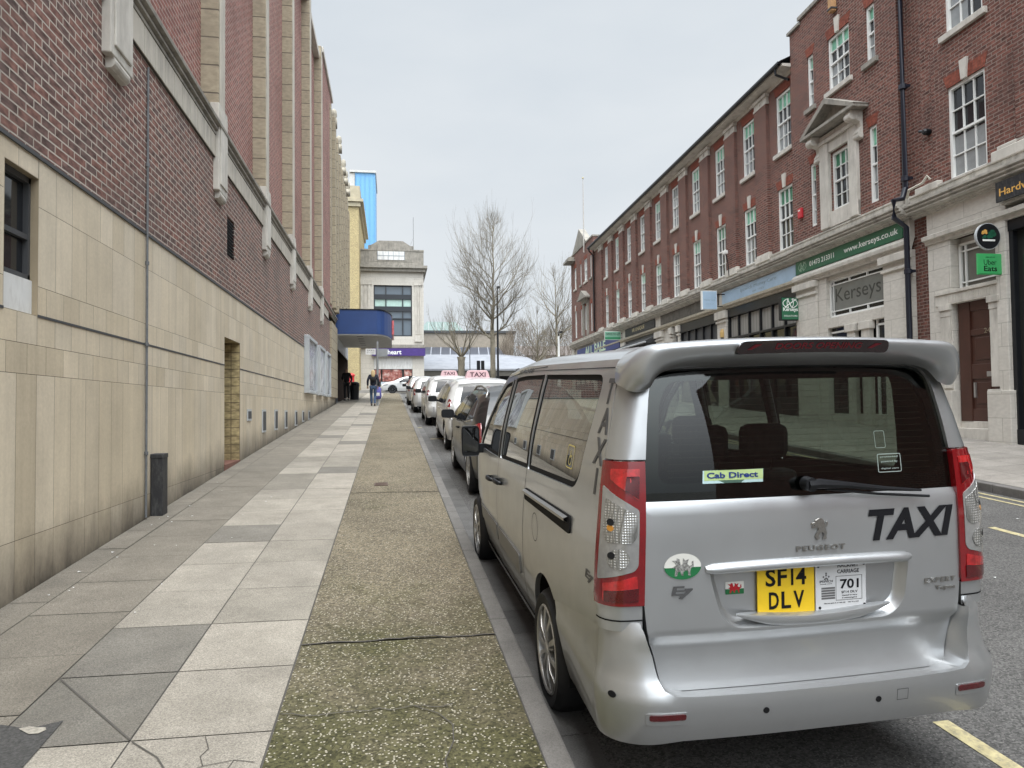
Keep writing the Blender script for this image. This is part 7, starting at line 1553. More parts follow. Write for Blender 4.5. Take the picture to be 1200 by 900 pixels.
HATCH = dict(ESTATE); HATCH.update(w=0.86, h=1.47, wr=0.62, axles=(0.72, 3.28),
    prof=[(0.14, 0.28), (0.03, 0.45), (0.02, 0.66), (0.08, 0.92), (0.30, 1.30), (0.45, 1.42), (1.2, 1.47), (2.0, 1.47), (2.5, 1.38), (3.2, 1.02), (3.8, 0.90), (4.1, 0.74), (4.2, 0.5), (4.1, 0.26)],
    plan=[(0, 0.84), (0.15, 0.94), (0.5, 0.99), (1.2, 1.0), (3.0, 1.0), (3.6, 0.97), (3.95, 0.88), (4.2, 0.70)], belt=0.95,
    windows=[[(0.65, 1.0), (1.45, 0.96), (1.45, 1.37), (0.75, 1.33)], [(1.53, 0.96), (2.75, 0.93), (2.30, 1.27), (1.53, 1.37)]], seams=[[(1.49, 1.4), (1.52, 0.3)], [(2.8, 0.95), (2.8, 0.5)]], handles=[0.85, 1.72], mirror=(2.55, 0.97),
    bands=[('rear_window', (0.08, 0.36, 0.95, 1.34), car_g, -0.8, 0.8), ('windscreen', (2.2, 3.2, 1.02, 1.45), car_g, -0.86, 0.86)],
    side_lights=[('tail_light', [(0.09, 0.74), (0.34, 0.80), (0.34, 0.98), (0.20, 1.02), (0.13, 0.98)], lred), ('headlight', [(3.65, 0.70), (4.0, 0.64), (3.95, 0.76), (3.65, 0.84)], lclr)])
c3, _w = car('white_hatchback', 'small white hatchback with red tail lamps parked beyond the white taxis', 'car', (1.78, 30.1, ZR(1.7, 30.1), SL*0.9), 0, HATCH, white_p, group='cars beyond the taxis', plate=(0.01, 0.72, 'EX09 TFD', plate_y, 0))
c4, _w = car('pale_hatchback', 'pale silver hatchback at the very head of the rank, mostly hidden', 'car', (1.72, 37.0, ZR(1.4, 37.0), SL*0.85), 0, HATCH, silver_p, group='cars beyond the taxis', plate=(0.01, 0.72, 'AK57 WNR', plate_y, 0))
SUV = dict(w=0.90, wr=0.64, h=1.50, belt=0.98, r=0.335, axles=(0.80, 3.40), spokes=5, rim=alloy, mirror_m=black_m,
    prof=[(0.18, 0.30), (0.05, 0.45), (0.03, 0.66), (0.10, 0.95), (0.24, 1.12), (0.52, 1.38), (0.75, 1.46), (1.4, 1.50), (2.1, 1.49), (2.55, 1.40), (3.25, 1.05), (3.9, 0.93), (4.25, 0.76), (4.35, 0.5), (4.25, 0.28)],
    plan=[(0, 0.80), (0.15, 0.90), (0.5, 0.97), (1.0, 1.0), (3.2, 1.0), (3.8, 0.96), (4.15, 0.86), (4.35, 0.68)],
    windows=[[(0.58, 1.10), (1.05, 1.03), (1.08, 1.38), (0.80, 1.33)], [(1.14, 1.03), (1.92, 0.99), (1.90, 1.41), (1.15, 1.39)], [(1.99, 0.985), (2.92, 0.965), (2.50, 1.28), (2.02, 1.40)]],
    seams=[[(1.10, 1.4), (1.12, 0.75), (1.22, 0.4)], [(1.955, 1.42), (1.97, 0.25)], [(2.98, 1.0), (3.0, 0.6), (2.95, 0.45)]], handles=[1.28, 2.12], mirror=(2.72, 0.99), trim=black_m, crown=lambda y, z: 0.05,
    bands=[('rear_window', (0.12, 0.52, 1.05, 1.37), car_g, -0.78, 0.78), ('windscreen', (2.3, 3.25, 1.06, 1.46), car_g, -0.86, 0.86)],
    side_lights=[('tail_light', [(0.10, 0.78), (0.42, 0.84), (0.38, 1.0), (0.22, 1.06), (0.14, 0.98)], lred), ('headlight', [(3.75, 0.72), (4.15, 0.66), (4.08, 0.80), (3.75, 0.88)], lclr)])
ck, wdk = car('black_estate', 'black car with silver roof rails parked directly in front of the silver van', 'car', (1.99, 9.62, ZR(2.0, 9.62), SL), 0, SUV, black_p, plate=(0.02, 0.72, 'AU65 HDG', plate_y, 0), rails=[(0.62, 1.36, 0), (0.72, 1.42, 0.6), (0.95, 1.45, 0.8), (1.6, 1.475, 0.8), (2.1, 1.46, 0.8), (2.3, 1.43, 0.2), (2.35, 1.42, 0)])
for s in (-1, 1):
    mb = MB(); f = lambda a, b, d: Vector((s*(wdk(a, b)-d), a, b)); mb.tube([f(0.6, 1.075, -0.006), f(1.1, 1.01, -0.006), f(2.0, 0.965, -0.006), f(2.9, 0.945, -0.006)], 0.008, 6); mb.obj('chrome_strip', chrome, ck)
SALOON = dict(HATCH); SALOON.update(w=0.88, h=1.43, belt=0.93, wr=0.64, axles=(0.95, 3.70), r=0.34,
    prof=[(0.12, 0.30), (0.02, 0.5), (0.03, 0.78), (0.12, 0.98), (0.75, 1.05), (1.35, 1.36), (1.9, 1.43), (2.5, 1.42), (3.0, 1.30), (3.65, 1.0), (4.3, 0.88), (4.6, 0.72), (4.68, 0.5), (4.6, 0.28)],
    plan=[(0, 0.84), (0.2, 0.94), (0.6, 0.99), (1.2, 1.0), (3.6, 1.0), (4.1, 0.96), (4.5, 0.85), (4.7, 0.66)],
    windows=[[(0.95, 1.02), (1.95, 0.97), (1.95, 1.35), (1.40, 1.28)], [(2.02, 0.97), (3.2, 0.95), (2.75, 1.27), (2.02, 1.35)]], seams=[[(1.98, 1.37), (2.0, 0.3)], [(3.25, 0.95), (3.25, 0.5)], [(1.2, 0.98), (1.3, 0.6)]], handles=[1.38, 2.2], mirror=(3.0, 0.97),
    bands=[('rear_window', (0.75, 1.4, 1.06, 1.40), car_g, -0.82, 0.82), ('windscreen', (2.9, 3.62, 1.02, 1.34), car_g, -0.86, 0.86)],
    side_lights=[('tail_light', [(0.06, 0.76), (0.40, 0.84), (0.36, 0.94), (0.12, 0.94)], lred), ('headlight', [(4.1, 0.70), (4.52, 0.62), (4.46, 0.74), (4.1, 0.82)], lclr)], rim=dgrey_m)
c5, _w = car('white_saloon', 'white saloon with dark wheels crossing the top of the street, side on', 'car', (3.85, 62.0, ZR(2.0, 62)-0.02, 0), R(90), SALOON, white_p)
# ------------------------------------------------------------------ people
def skinned(name, verts, edges, radii, mat, parent, sub=1, root=0):
    me = bpy.data.meshes.new(name); me.from_pydata(verts, edges, []); o = bpy.data.objects.new(name, me); link(o, parent); me.materials.append(mat)
    sk = o.modifiers.new('skin', 'SKIN'); sk.use_smooth_shade = True
    for i, r in enumerate(radii):
        d = me.skin_vertices[0].data[i]; d.radius = r if isinstance(r, tuple) else (r, r); d.use_root = (i == root)
    if sub: m = o.modifiers.new('sub', 'SUBSURF'); m.levels = sub; m.render_levels = sub+1
    return o
skin_m = simple('skin', (0.42, 0.26, 0.19), 0.55, var=0.06)
def person(label, loc, heading, coat, legs, hair, pose, hair_long=False, h=1.72, group=None, scale=1.0, held=None):
    e = empty('person', label, 'person', loc=loc, group=group); e.rotation_euler = (0, 0, heading); e.scale = (h/1.72,)*3
    # pose: dict of joints; y is forward
    J = dict(pel=(0, 0, 0.92), spine=(0, 0.0, 1.12), chest=(0, 0.0, 1.32), neck=(0, 0.0, 1.46), head0=(0, 0.01, 1.54), head=(0, 0.03, 1.62), crown=(0, 0.01, 1.68),
             lsh=(-0.17, 0, 1.41), lel=(-0.24, -0.03, 1.15), lwr=(-0.24, 0.06, 0.92), rsh=(0.17, 0, 1.41), rel=(0.24, -0.03, 1.15), rwr=(0.24, 0.06, 0.92),
             lhip=(-0.09, 0, 0.88), lkn=(-0.10, 0.03, 0.49), lan=(-0.10, -0.02, 0.09), lto=(-0.11, 0.13, 0.035), rhip=(0.09, 0, 0.88), rkn=(0.10, 0.03, 0.49), ran=(0.10, -0.02, 0.09), rto=(0.11, 0.13, 0.035))
    J.update(pose)
    K = lambda *n: [J[k] for k in n]
    names = ['pel', 'spine', 'chest', 'neck', 'head0', 'head', 'crown', 'lsh', 'lel', 'lwr', 'rsh', 'rel', 'rwr', 'lhip', 'lkn', 'lan', 'lto', 'rhip', 'rkn', 'ran', 'rto']
    ed = [('pel', 'spine'), ('spine', 'chest'), ('chest', 'neck'), ('neck', 'head0'), ('head0', 'head'), ('head', 'crown'), ('chest', 'lsh'), ('lsh', 'lel'), ('lel', 'lwr'), ('chest', 'rsh'), ('rsh', 'rel'), ('rel', 'rwr'), ('pel', 'lhip'), ('lhip', 'lkn'), ('lkn', 'lan'), ('lan', 'lto'), ('pel', 'rhip'), ('rhip', 'rkn'), ('rkn', 'ran'), ('ran', 'rto')]
    rad = dict(pel=(0.12, 0.09), spine=(0.11, 0.085), chest=(0.13, 0.095), neck=0.05, head0=0.062, head=(0.078, 0.095), crown=(0.060, 0.07), lsh=0.055, lel=0.040, lwr=0.028, rsh=0.055, rel=0.040, rwr=0.028, lhip=0.078, lkn=0.055, lan=0.036, lto=0.030, rhip=0.078, rkn=0.055, ran=0.036, rto=0.030)
    verts = [J[n] for n in names]; edges = [(names.index(a), names.index(b)) for a, b in ed]; radii = [rad[n] for n in names]
    # hands: palm, four fingers and a thumb grown from each wrist
    for sd, wr, el in ((-1, 'lwr', 'lel'), (1, 'rwr', 'rel')):
        w = Vector(J[wr]); d = (w-Vector(J[el])).normalized(); b = len(verts); verts.append(tuple(w+d*0.05)); radii.append((0.030, 0.016)); edges.append((names.index(wr), b))
        side = d.cross(Vector((0, 1, 0))); side = side.normalized() if side.length > 0.1 else Vector((1, 0, 0))
        for k, L in enumerate((0.065, 0.075, 0.07, 0.055)):
            off = side*((k-1.5)*0.017); b1 = len(verts); verts.append(tuple(w+d*0.09+off)); verts.append(tuple(w+d*(0.09+L)+off+Vector((0, 0.015, 0)))); radii += [0.009, 0.007]; edges += [(b, b1), (b1, b1+1)]
        b1 = len(verts); verts.append(tuple(w+d*0.07-side*0.045)); radii.append(0.009); edges.append((b, b1))
    body = skinned('body', verts, edges, radii, skin_m, e, 1)
    hd = Vector(J['head'])
    f = MB(); f.lathe([(0, 0.0), (0.006, 0.004), (0.010, 0.016), (0.0, 0.024)], 6, 'z', cen=(hd.x, hd.y+0.092, hd.z-0.022)); f.obj('nose', skin_m, body)
    f = MB()
    for s in (-1, 1): f.lathe([(0, -0.004), (0.008, 0), (0, 0.004)], 8, 'y', cen=(hd.x+s*0.03, hd.y+0.088, hd.z+0.005))
    f.box(hd.x-0.022, hd.x+0.022, hd.y+0.080, hd.y+0.088, hd.z-0.052, hd.z-0.046); f.obj('face_features', under_m, body)
    tn = ['pel', 'spine', 'chest', 'neck', 'lsh', 'lel', 'lwr', 'rsh', 'rel', 'rwr']; te = [('pel', 'spine'), ('spine', 'chest'), ('chest', 'neck'), ('chest', 'lsh'), ('lsh', 'lel'), ('lel', 'lwr'), ('chest', 'rsh'), ('rsh', 'rel'), ('rel', 'rwr')]
    tr = dict(pel=(0.165, 0.125), spine=(0.148, 0.115), chest=(0.165, 0.125), neck=0.062, lsh=0.075, lel=0.058, lwr=0.044, rsh=0.075, rel=0.058, rwr=0.044)
    skinned('jacket', [J[n] if n != 'pel' else (J[n][0], J[n][1], J[n][2]-0.04) for n in tn], [(tn.index(a), tn.index(b)) for a, b in te], [tr[n] for n in tn], coat, e, 1)
    ln_ = ['pel', 'lhip', 'lkn', 'lan', 'rhip', 'rkn', 'ran']; le = [('pel', 'lhip'), ('lhip', 'lkn'), ('lkn', 'lan'), ('pel', 'rhip'), ('rhip', 'rkn'), ('rkn', 'ran')]; lr = dict(pel=(0.14, 0.11), lhip=0.092, lkn=0.068, lan=0.055, rhip=0.092, rkn=0.068, ran=0.055)
    skinned('trousers', [J[n] for n in ln_], [(ln_.index(a), ln_.index(b)) for a, b in le], [lr[n] for n in ln_], legs, e, 1)
    for a, b in (('lan', 'lto'), ('ran', 'rto')):
        A, B = Vector(J[a]), Vector(J[b]); skinned('shoe', [tuple(A+Vector((0, -0.03, -0.02))), tuple(A+Vector((0, 0.03, -0.035))), tuple(B+Vector((0, 0.02, 0.005)))], [(0, 1), (1, 2)], [0.045, 0.050, 0.038], black_m, e, 1)
    if hair_long: skinned('hair', [(hd.x, hd.y-0.01, hd.z+0.05), (hd.x, hd.y-0.05, hd.z-0.02), (hd.x, hd.y-0.09, hd.z-0.14), (hd.x, hd.y-0.11, hd.z-0.27)], [(0, 1), (1, 2), (2, 3)], [(0.088, 0.085), (0.098, 0.075), (0.105, 0.05), (0.07, 0.03)], hair, e, 1)
    else: skinned('hair', [(hd.x, hd.y-0.005, hd.z+0.055), (hd.x, hd.y-0.035, hd.z+0.01)], [(0, 1)], [(0.080, 0.080), (0.082, 0.06)], hair, e, 1)
    return e
navy_c = simple('navy_cloth', (0.012, 0.014, 0.024), 0.9, var=0.3, vscale=12); black_c = simple('black_cloth', (0.010, 0.010, 0.011), 0.9, var=0.3, vscale=12); denim = simple('denim', (0.045, 0.075, 0.13), 0.9, var=0.25, vscale=14); beige_c = simple('beige_cloth', (0.25, 0.20, 0.15), 0.9, var=0.2)
blonde = simple('blonde_hair', (0.45, 0.33, 0.17), 0.6, var=0.25, vscale=40); darkh = simple('dark_hair', (0.02, 0.015, 0.012), 0.6, var=0.2)
w_ = person('woman with long blonde hair, dark jacket and blue jeans walking away up the pavement', (-0.80, 33.5, ZP(-0.8, 33.5)), 0, navy_c, denim, blonde,
    dict(lkn=(-0.09, 0.12, 0.50), lan=(-0.08, 0.10, 0.10), lto=(-0.08, 0.26, 0.06), rkn=(0.08, 0.02, 0.49), ran=(0.07, -0.16, 0.10), rto=(0.07, -0.02, 0.035), lel=(-0.25, -0.05, 1.17), lwr=(-0.25, 0.06, 0.95), rel=(0.24, -0.06, 1.16), rwr=(0.22, 0.04, 0.93)), hair_long=True, h=1.72)
bk = skinned('backpack', [(0, -0.16, 1.14), (0, -0.17, 1.36)], [(0, 1)], [(0.14, 0.09), (0.12, 0.07)], black_c, None, 1); bk.location = (-0.80, 33.5, ZP(-0.8, 33.5)); tag(bk, 'black backpack worn by the blonde woman', 'backpack')
m_ = person('man in black coat and trousers standing under the blue canopy facing down the street', (-2.40, 40.3, ZP(-2.4, 40.3)), R(165), black_c, black_c, darkh,
    dict(rel=(0.25, -0.02, 1.14), rwr=(0.12, 0.20, 1.08), lel=(-0.26, -0.03, 1.15), lwr=(-0.24, 0.10, 0.93)), h=1.80)
p3 = person('man in dark jacket and beige trousers crossing beyond the parked cars', (1.30, 47.5, ZR(1.3, 47.5)), R(70), black_c, beige_c, darkh,
    dict(lkn=(-0.09, 0.16, 0.50), lan=(-0.09, 0.18, 0.10), lto=(-0.09, 0.33, 0.06), rkn=(0.09, -0.03, 0.49), ran=(0.09, -0.24, 0.12), rto=(0.09, -0.12, 0.04), lwr=(-0.15, 0.22, 1.02), rwr=(0.15, 0.22, 1.02)), h=1.78)
# litter bin, pillar box, signpost
e = empty('litter_bin', 'black litter bin beside the man under the canopy', 'bin', loc=(-2.05, 41.6, ZP(-2.0, 41.6))); m = MB(); m.lathe([(0, 0), (0.24, 0), (0.27, 0.75), (0.29, 0.80), (0.27, 0.95), (0.16, 1.02), (0, 1.03)], 20); m.obj('bin_body', black_m, e, smooth=True, angle=40)
m = MB(); m.box(-0.12, 0.12, -0.29, -0.24, 0.82, 0.92); m.obj('opening', under_m, e)
e = empty('pillar_box', 'red pillar box standing by the yellow brick corner', 'pillar box', loc=(-3.25, 61.0, ZP(-3, 61)-0.05)); red_p = simple('post_red', (0.50, 0.02, 0.02), 0.35, var=0.08); m = MB(); m.lathe([(0, 0.22), (0.26, 0.22), (0.25, 0.3), (0.24, 1.35), (0.30, 1.40), (0.30, 1.46), (0.24, 1.54), (0.10, 1.62), (0, 1.63)], 24); m.obj('box_body', red_p, e, smooth=True, angle=40)
m = MB(); m.lathe([(0, 0), (0.29, 0), (0.28, 0.22), (0, 0.22)], 24); m.obj('base', black_m, e); m = MB(); m.box(-0.10, 0.10, -0.262, -0.25, 1.22, 1.27); m.obj('slot', under_m, e); m = MB(); m.box(-0.08, 0.08, -0.258, -0.248, 0.92, 1.10); m.obj('collection_plate', whitematt_m, e)
e = empty('signpost', 'grey street pole with two small plates at the edge of the pavement', 'signpost', loc=(-0.62, 34.4, ZP(-0.6, 34.4))); m = MB(); m.tube([(0, 0, 0), (0, 0, 3.05)], 0.055, 10); m.obj('pole', grey_m, e)
m = MB(); m.box(-0.55, -0.08, -0.04, -0.02, 2.42, 2.70); pl2 = m.obj('plate', whitematt_m, e); text_obj('lettering', 'TAXIS', pl2, letk, mapfn=lambda a, b, h: Vector((a, -0.041-h, b)), box=(-0.50, 2.57, -0.13, 2.65), depth=0.002); text_obj('lettering', 'At any time', pl2, letk, mapfn=lambda a, b, h: Vector((a, -0.041-h, b)), box=(-0.50, 2.47, -0.13, 2.53), depth=0.002)
m = MB(); m.box(0.05, 0.48, -0.02, 0.0, 2.33, 2.70); m.obj('sign_back', grey_m, e)
e = empty('purple_bag', 'small purple and white bag strapped to the foot of the grey pole', 'bag', loc=(-0.62, 34.4, ZP(-0.6, 34.4))); m = MB(); m.lathe([(0, 0.28), (0.14, 0.30), (0.19, 0.42), (0.17, 0.62), (0.18, 0.80), (0.08, 0.88), (0, 0.88)], 12); o = m.obj('bag_body', simple('purple_cloth', (0.10, 0.09, 0.30), 0.7, var=0.3, vscale=10), e, smooth=True); o.scale = (1, 0.7, 1)
m = MB(); m.box(-0.10, 0.10, -0.135, -0.12, 0.45, 0.6); m.obj('patch', whitematt_m, e)
e = empty('drain_cover', 'small rusty metal cover set into the aggregate strip', 'cover', loc=(-0.145, 10.5, ZP(-0.14, 10.5)+0.008)); e.rotation_euler = (math.atan(0.055), 0, 0); m = MB(); m.box(-0.10, 0.10, -0.14, 0.14, -0.01, 0.004); m.obj('frame', simple('rusty_iron', (0.09, 0.06, 0.045), 0.8, var=0.3, vscale=20), e)
m = MB()
for k in range(5): m.box(-0.08, 0.08, -0.12+k*0.05, -0.09+k*0.05, 0.004, 0.007)
m.obj('ribs', bpy.data.materials['rusty_iron'], e)

# ------------------------------------------------------------------ the top of the street
GZ = G(66)-0.03
plain = simple('cross_pavement', (0.26, 0.245, 0.22), 0.85, var=0.12)
m = MB(); m.box(-40, 3.6, 63.6, 80, GZ-0.4, GZ+0.02); tag(m.obj('cross_pavement', plain), kind='structure'); m = MB(); m.box(6, 60, 72, 120, GZ-0.4, GZ-0.02); tag(m.obj('market_pavement', plain), kind='structure')
YB = empty('yellow_brick_building', 'pale yellow brick building edge rising behind the blue canopy', 'building')
m = MB(); m.box(-12, -2.72, 63.8, 78, GZ, 18.4+1.66+0.9); m.obj('wall', yellow_brick, YB)
m = MB(); m.box(-12.1, -2.55, 63.65, 78, 19.6, 20.0); m.box(-12.1, -2.3, 63.5, 78, 20.0, 20.25); m.box(-12.1, -2.6, 63.6, 78, 20.25, 21.4); m.obj('cornice', simple('buff_stone', (0.42, 0.37, 0.26), 0.8), YB)
BB = empty('blue_tower', 'tall sky blue metal clad tower rising behind the corner building', 'building'); cb_m = simple('sky_blue_cladding', (0.14, 0.36, 0.62), 0.45, var=0.04)
m = MB(); z1 = 29.3; m.box(-4.0, -1.65, 84, 92, 5, z1)
for k in range(5): m.box(-3.9+0.52*k, -3.86+0.52*k, 83.93, 84, 5, z1)
m.obj('cladding', cb_m, BB); m = MB(); m.box(-4.6, -1.55, 83.8, 92, z1, z1+0.25); m.box(-4.6, -3.95, 84, 92, 5, z1-0.1); m.obj('parapet', simple('pale_cap', (0.5, 0.5, 0.48), 0.6), BB)
WB = empty('corner_stone_building', 'pale stone corner building with black framed windows and a purple shop sign', 'building'); y0_ = 67.0
def WX(px): return (px-458)/832*67.9+0.0
m = MB(); X0, X1 = -3.05, 3.10
wo2 = (WX(438)+1.2-1.2, WX(438)); wa, wb = -1.52, 2.02
def bx_holes(mb, x0, x1, z0, z1, hs, y): wall_panel(mb, x0, x1, z0, z1, -y, hs, depth=0.3)
m = MB(); m.box(X0, wa, y0_, 82, GZ, 15.0); m.box(wb, X1, y0_, 82, GZ, 15.0); m.box(wa, wb, y0_, 82, 13.2, 15.0); m.box(wa, wb, y0_, 82, 6.6, 8.4); m.box(wa, wb, y0_+0.5, 82, GZ, 14); m.obj('wall', stone_m, WB)
m = MB(); m.box(X0-0.15, X1+0.18, y0_-0.35, 82, 14.45, 14.75); m.box(X0-0.3, X1+0.35, y0_-0.55, 82, 14.75, 15.0); m.box(X0, X1+0.02, y0_-0.1, 82, 15.0, 16.4); m.box(-2.0, 2.2, y0_-0.12, 82, 15.4, 16.9); m.prism([(-1.8, 16.9), (1.9, 16.9), (1.2, 17.35), (-1.0, 17.35)], y0_-0.12, 82); m.box(X0-0.05, X1+0.05, y0_-0.15, 82, 16.4, 16.55); m.obj('parapet', stoned_m, WB)
m = MB(); m.box(-1.15, 1.35, y0_-0.16, y0_-0.12, 15.55, 16.35); lw = m.obj('fretwork_panel', whitematt_m, WB)
m = MB()
for k in range(6): m.box(-1.15+k*0.49, -1.10+k*0.49, y0_-0.18, y0_-0.16, 15.55, 16.35)
m.box(-1.15, 1.35, y0_-0.18, y0_-0.16, 15.93, 15.97); m.obj('fret', simple('fret_grey', (0.30, 0.33, 0.36), 0.5), lw)
m = MB()
for a, b in ((X0+0.3, wa-0.25), (wb+0.25, X1-0.2)):
    for k in range(3): m.box(a+(b-a)*k/3+0.05, a+(b-a)*(k+1)/3-0.05, y0_-0.10, y0_, 8.6, 13.2)
    m.box(a-0.08, b+0.08, y0_-0.14, y0_, 13.2, 13.6); m.box(a-0.05, b+0.05, y0_-0.14, y0_, 7.9, 8.5)
m.obj('pilaster', stonet_m, WB)
wfr = simple('black_frame', (0.02, 0.024, 0.03), 0.4); skyg = glassy('office_glass', (0.10, 0.13, 0.16), 0.03, 0.9, 0.02); grng = simple('pale_green_panel', (0.42, 0.58, 0.52), 0.25)
m = MB(); zs = (8.4, 9.1, 10.9, 11.1, 12.0, 12.3, 13.0, 13.2)
for z in (8.40, 10.0, 10.75, 11.9, 13.12): m.box(wa, wb, y0_+0.15, y0_+0.3, z, z+(0.45 if z == 10.75 or z == 11.9 else 0.12))
for x in (wa, -0.45, 1.10, wb-0.1): m.box(x, x+0.1, y0_+0.13, y0_+0.3, 8.4, 13.2)
ofw = m.obj('window', wfr, WB); m = MB(); m.box(wa, wb, y0_+0.3, y0_+0.33, 8.4, 13.2); m.obj('pane', skyg, ofw); m = MB(); m.box(wa+0.05, wb-0.05, y0_+0.28, y0_+0.3, 11.25, 11.9); m.obj('spandrel', grng, ofw)
poster_mix, _nt, _b = newmat('poster_mix'); _tc = node(_nt, 'ShaderNodeTexCoord'); _v = node(_nt, 'ShaderNodeTexNoise', Scale=2.6, Detail=3); _nt.links.new(_tc.outputs['Object'], _v.inputs['Vector'])
_r = node(_nt, 'ShaderNodeValToRGB'); _r.color_ramp.elements[0].color = (0.06, 0.03, 0.025, 1); _r.color_ramp.elements[0].position = 0.34; _r.color_ramp.elements[1].color = (0.55, 0.42, 0.38, 1); _r.color_ramp.elements[1].position = 0.68; _e = _r.color_ramp.elements.new(0.5); _e.color = (0.32, 0.10, 0.08, 1)
_nt.links.new(_v.outputs['Fac'], _r.inputs['Fac']); _nt.links.new(_r.outputs[0], _b.inputs['Base Color'])
m = MB(); m.box(-1.7, X1-0.9, y0_+0.2, y0_+0.3, GZ, 5.4); shw = m.obj('shop_window', panel_glass_m, WB)
m = MB(); m.box(-1.5, X1-1.0, y0_+0.1, y0_+0.2, 5.35, 6.55); m.obj('shop_blank_panel', whitematt_m, WB)
m = MB()
for k, (a, b) in enumerate(((-1.45, -0.9), (-0.75, 1.05), (1.25, 1.95))): m.box(a, b, y0_+0.14, y0_+0.2, 4.2, 5.3)
m.obj('shop_poster', poster_mix, WB); m = MB(); m.box(-0.9, 1.1, y0_+0.13, y0_+0.2, 3.5, 4.15); m.obj('shop_poster', simple('poster_blue', (0.45, 0.52, 0.58), 0.3, var=0.4, vscale=3), WB)
e = empty('purple_shop_sign', 'purple fascia sign on the pale stone corner building', 'sign'); m = MB(); m.box(-1.7, X1+0.1, y0_-0.45, y0_-0.3, 6.55, 7.25); m.obj('board', simple('sign_purple', (0.055, 0.028, 0.17), 0.4), e)
text_obj('lettering', 'heart', e, letw, mapfn=lambda a, b, h: Vector((a, y0_-0.455-h, b)), box=(-0.25, 6.68, 1.0, 7.12), depth=0.01, bold=0.02); m = MB(); m.box(X1-0.9, X1, y0_-0.05, y0_, GZ, 6.5); 
m = MB(); m.box(X0, X1+0.1, y0_-0.3, y0_, 7.3, 7.6); m.obj('string_course', stoned_m, WB)
an = empty('roof_aerial', 'thin aerial mast on the roof of the corner stone building', 'mast', loc=(2.25, 69, 16.4)); m = MB(); m.tube([(0, 0, 0), (0, 0, 3.8)], 0.035, 6); m.obj('mast', grey_m, an); m = MB(); m.tube([(-0.9, 0, 0.3), (-0.4, 0, 0.8), (0, 0, 1.8)], 0.01, 4); m.obj('stay_wire', grey_m, an)
# market halls
MH = empty('market_hall', 'long low hall with a brown fascia and green glazed roof lantern behind the trees', 'building'); m = MB(); m.box(3.3, 16, 92, 110, 8.0, 11.6); m.obj('fascia', simple('brown_fascia', (0.30, 0.26, 0.21), 0.8, var=0.15), MH)
m = MB(); m.box(3.5, 15.8, 92.5, 110, GZ, 8.1); m.obj('wall', simple('pale_render', (0.32, 0.31, 0.29), 0.8), MH); m = MB()
for k in range(16): m.box(3.6+k*0.75, 4.1+k*0.75, 92.3, 92.5, 8.2, 9.3)
m.obj('window_strip', simple('hall_glazing', (0.42, 0.42, 0.40), 0.3), MH)
m = MB(); m.prism([(3.4, 11.6), (10.2, 11.6), (8.6, 13.2), (4.8, 13.2)], 95, 104); m.obj('roof_lantern', simple('copper_green', (0.40, 0.50, 0.46), 0.5), MH); m = MB()
for k in range(7): m.box(4.0+k, 4.06+k, 94.9, 95, 11.6, 13.0)
m.obj('lantern_bars', white_m, MH); m = MB(); m.box(3.0, 16.3, 91.8, 112, 11.4, 11.7); m.obj('roof_edge', dgrey_m, MH)
MC = empty('market_canopy', 'white ribbed market canopy roof with dark openings beneath', 'canopy'); wr_m = simple('white_roofing', (0.22, 0.23, 0.25), 0.6, var=0.18, vscale=0.8, dirt=(0.26, 0.27, 0.30)); m = MB()
m.add([(3.2, 78, 5.9), (16.0, 78, 5.9), (14.0, 88, 8.3), (3.2, 88, 8.3)], [(0, 1, 2, 3)]); m.add([(16.0, 78, 5.9), (19, 82, 5.9), (17, 88, 8.0), (14.0, 88, 8.3)], [(0, 1, 2, 3)])
m.box(3.2, 16.0, 77.9, 78.1, 5.75, 5.95); m.obj('roof', wr_m, MC, recalc=True); m = MB(); m.box(3.2, 18, 84, 85, GZ, 6.4); m.obj('back_wall', simple('dark_stalls', (0.03, 0.03, 0.032), 0.8, var=0.4), MC)
m = MB(); m.box(3.2, 15.9, 78.0, 78.2, 5.15, 5.75); m.obj('beam', simple('olive_beam', (0.075, 0.07, 0.06), 0.7), MC); m = MB()
for x in (3.6, 6.2, 8.8, 11.4, 14.0, 15.6): m.box(x, x+0.16, 78.0, 78.2, GZ, 5.2)
m.obj('post', dgrey_m, MC); m = MB(); m.add([(3.2, 87.5, 8.1), (14.2, 87.5, 8.1), (13.8, 90.5, 9.4), (3.2, 90.5, 9.4)], [(0, 1, 2, 3)]); m.obj('solar_roof', simple('slate_panels', (0.05, 0.055, 0.07), 0.3), MC)
m = MB()
for k in range(9): m.add([(3.6+k*1.2, 87.5, 8.13), (3.72+k*1.2, 87.5, 8.13), (4.0+k*1.2, 90.5, 9.43), (3.88+k*1.2, 90.5, 9.43)], [(0, 1, 2, 3)])
m.obj('roof_ribs', wr_m, MC, recalc=False)
FH = empty('distant_brick_block', 'low brown building seen through bare branches right of the main tree', 'building'); m = MB(); m.box(20, 34, 104, 118, GZ, 9.4); m.obj('wall', simple('far_brown', (0.19, 0.155, 0.13), 0.9, var=0.2), FH); m = MB(); m.add([(19.5, 103.5, 9.4), (34.5, 103.5, 9.4), (34.5, 111, 11.4), (19.5, 111, 11.4)], [(0, 1, 2, 3)]); m.obj('roof', simple('far_roof', (0.15, 0.13, 0.12), 0.9, var=0.2), FH)
m = MB()
for i in range(8):
    for z in (6, 8.4): m.box(20.5+i*1.6, 21.3+i*1.6, 103.9, 104, z, z+1.1)
m.obj('window', simple('far_pane', (0.35, 0.36, 0.37), 0.4), FH)
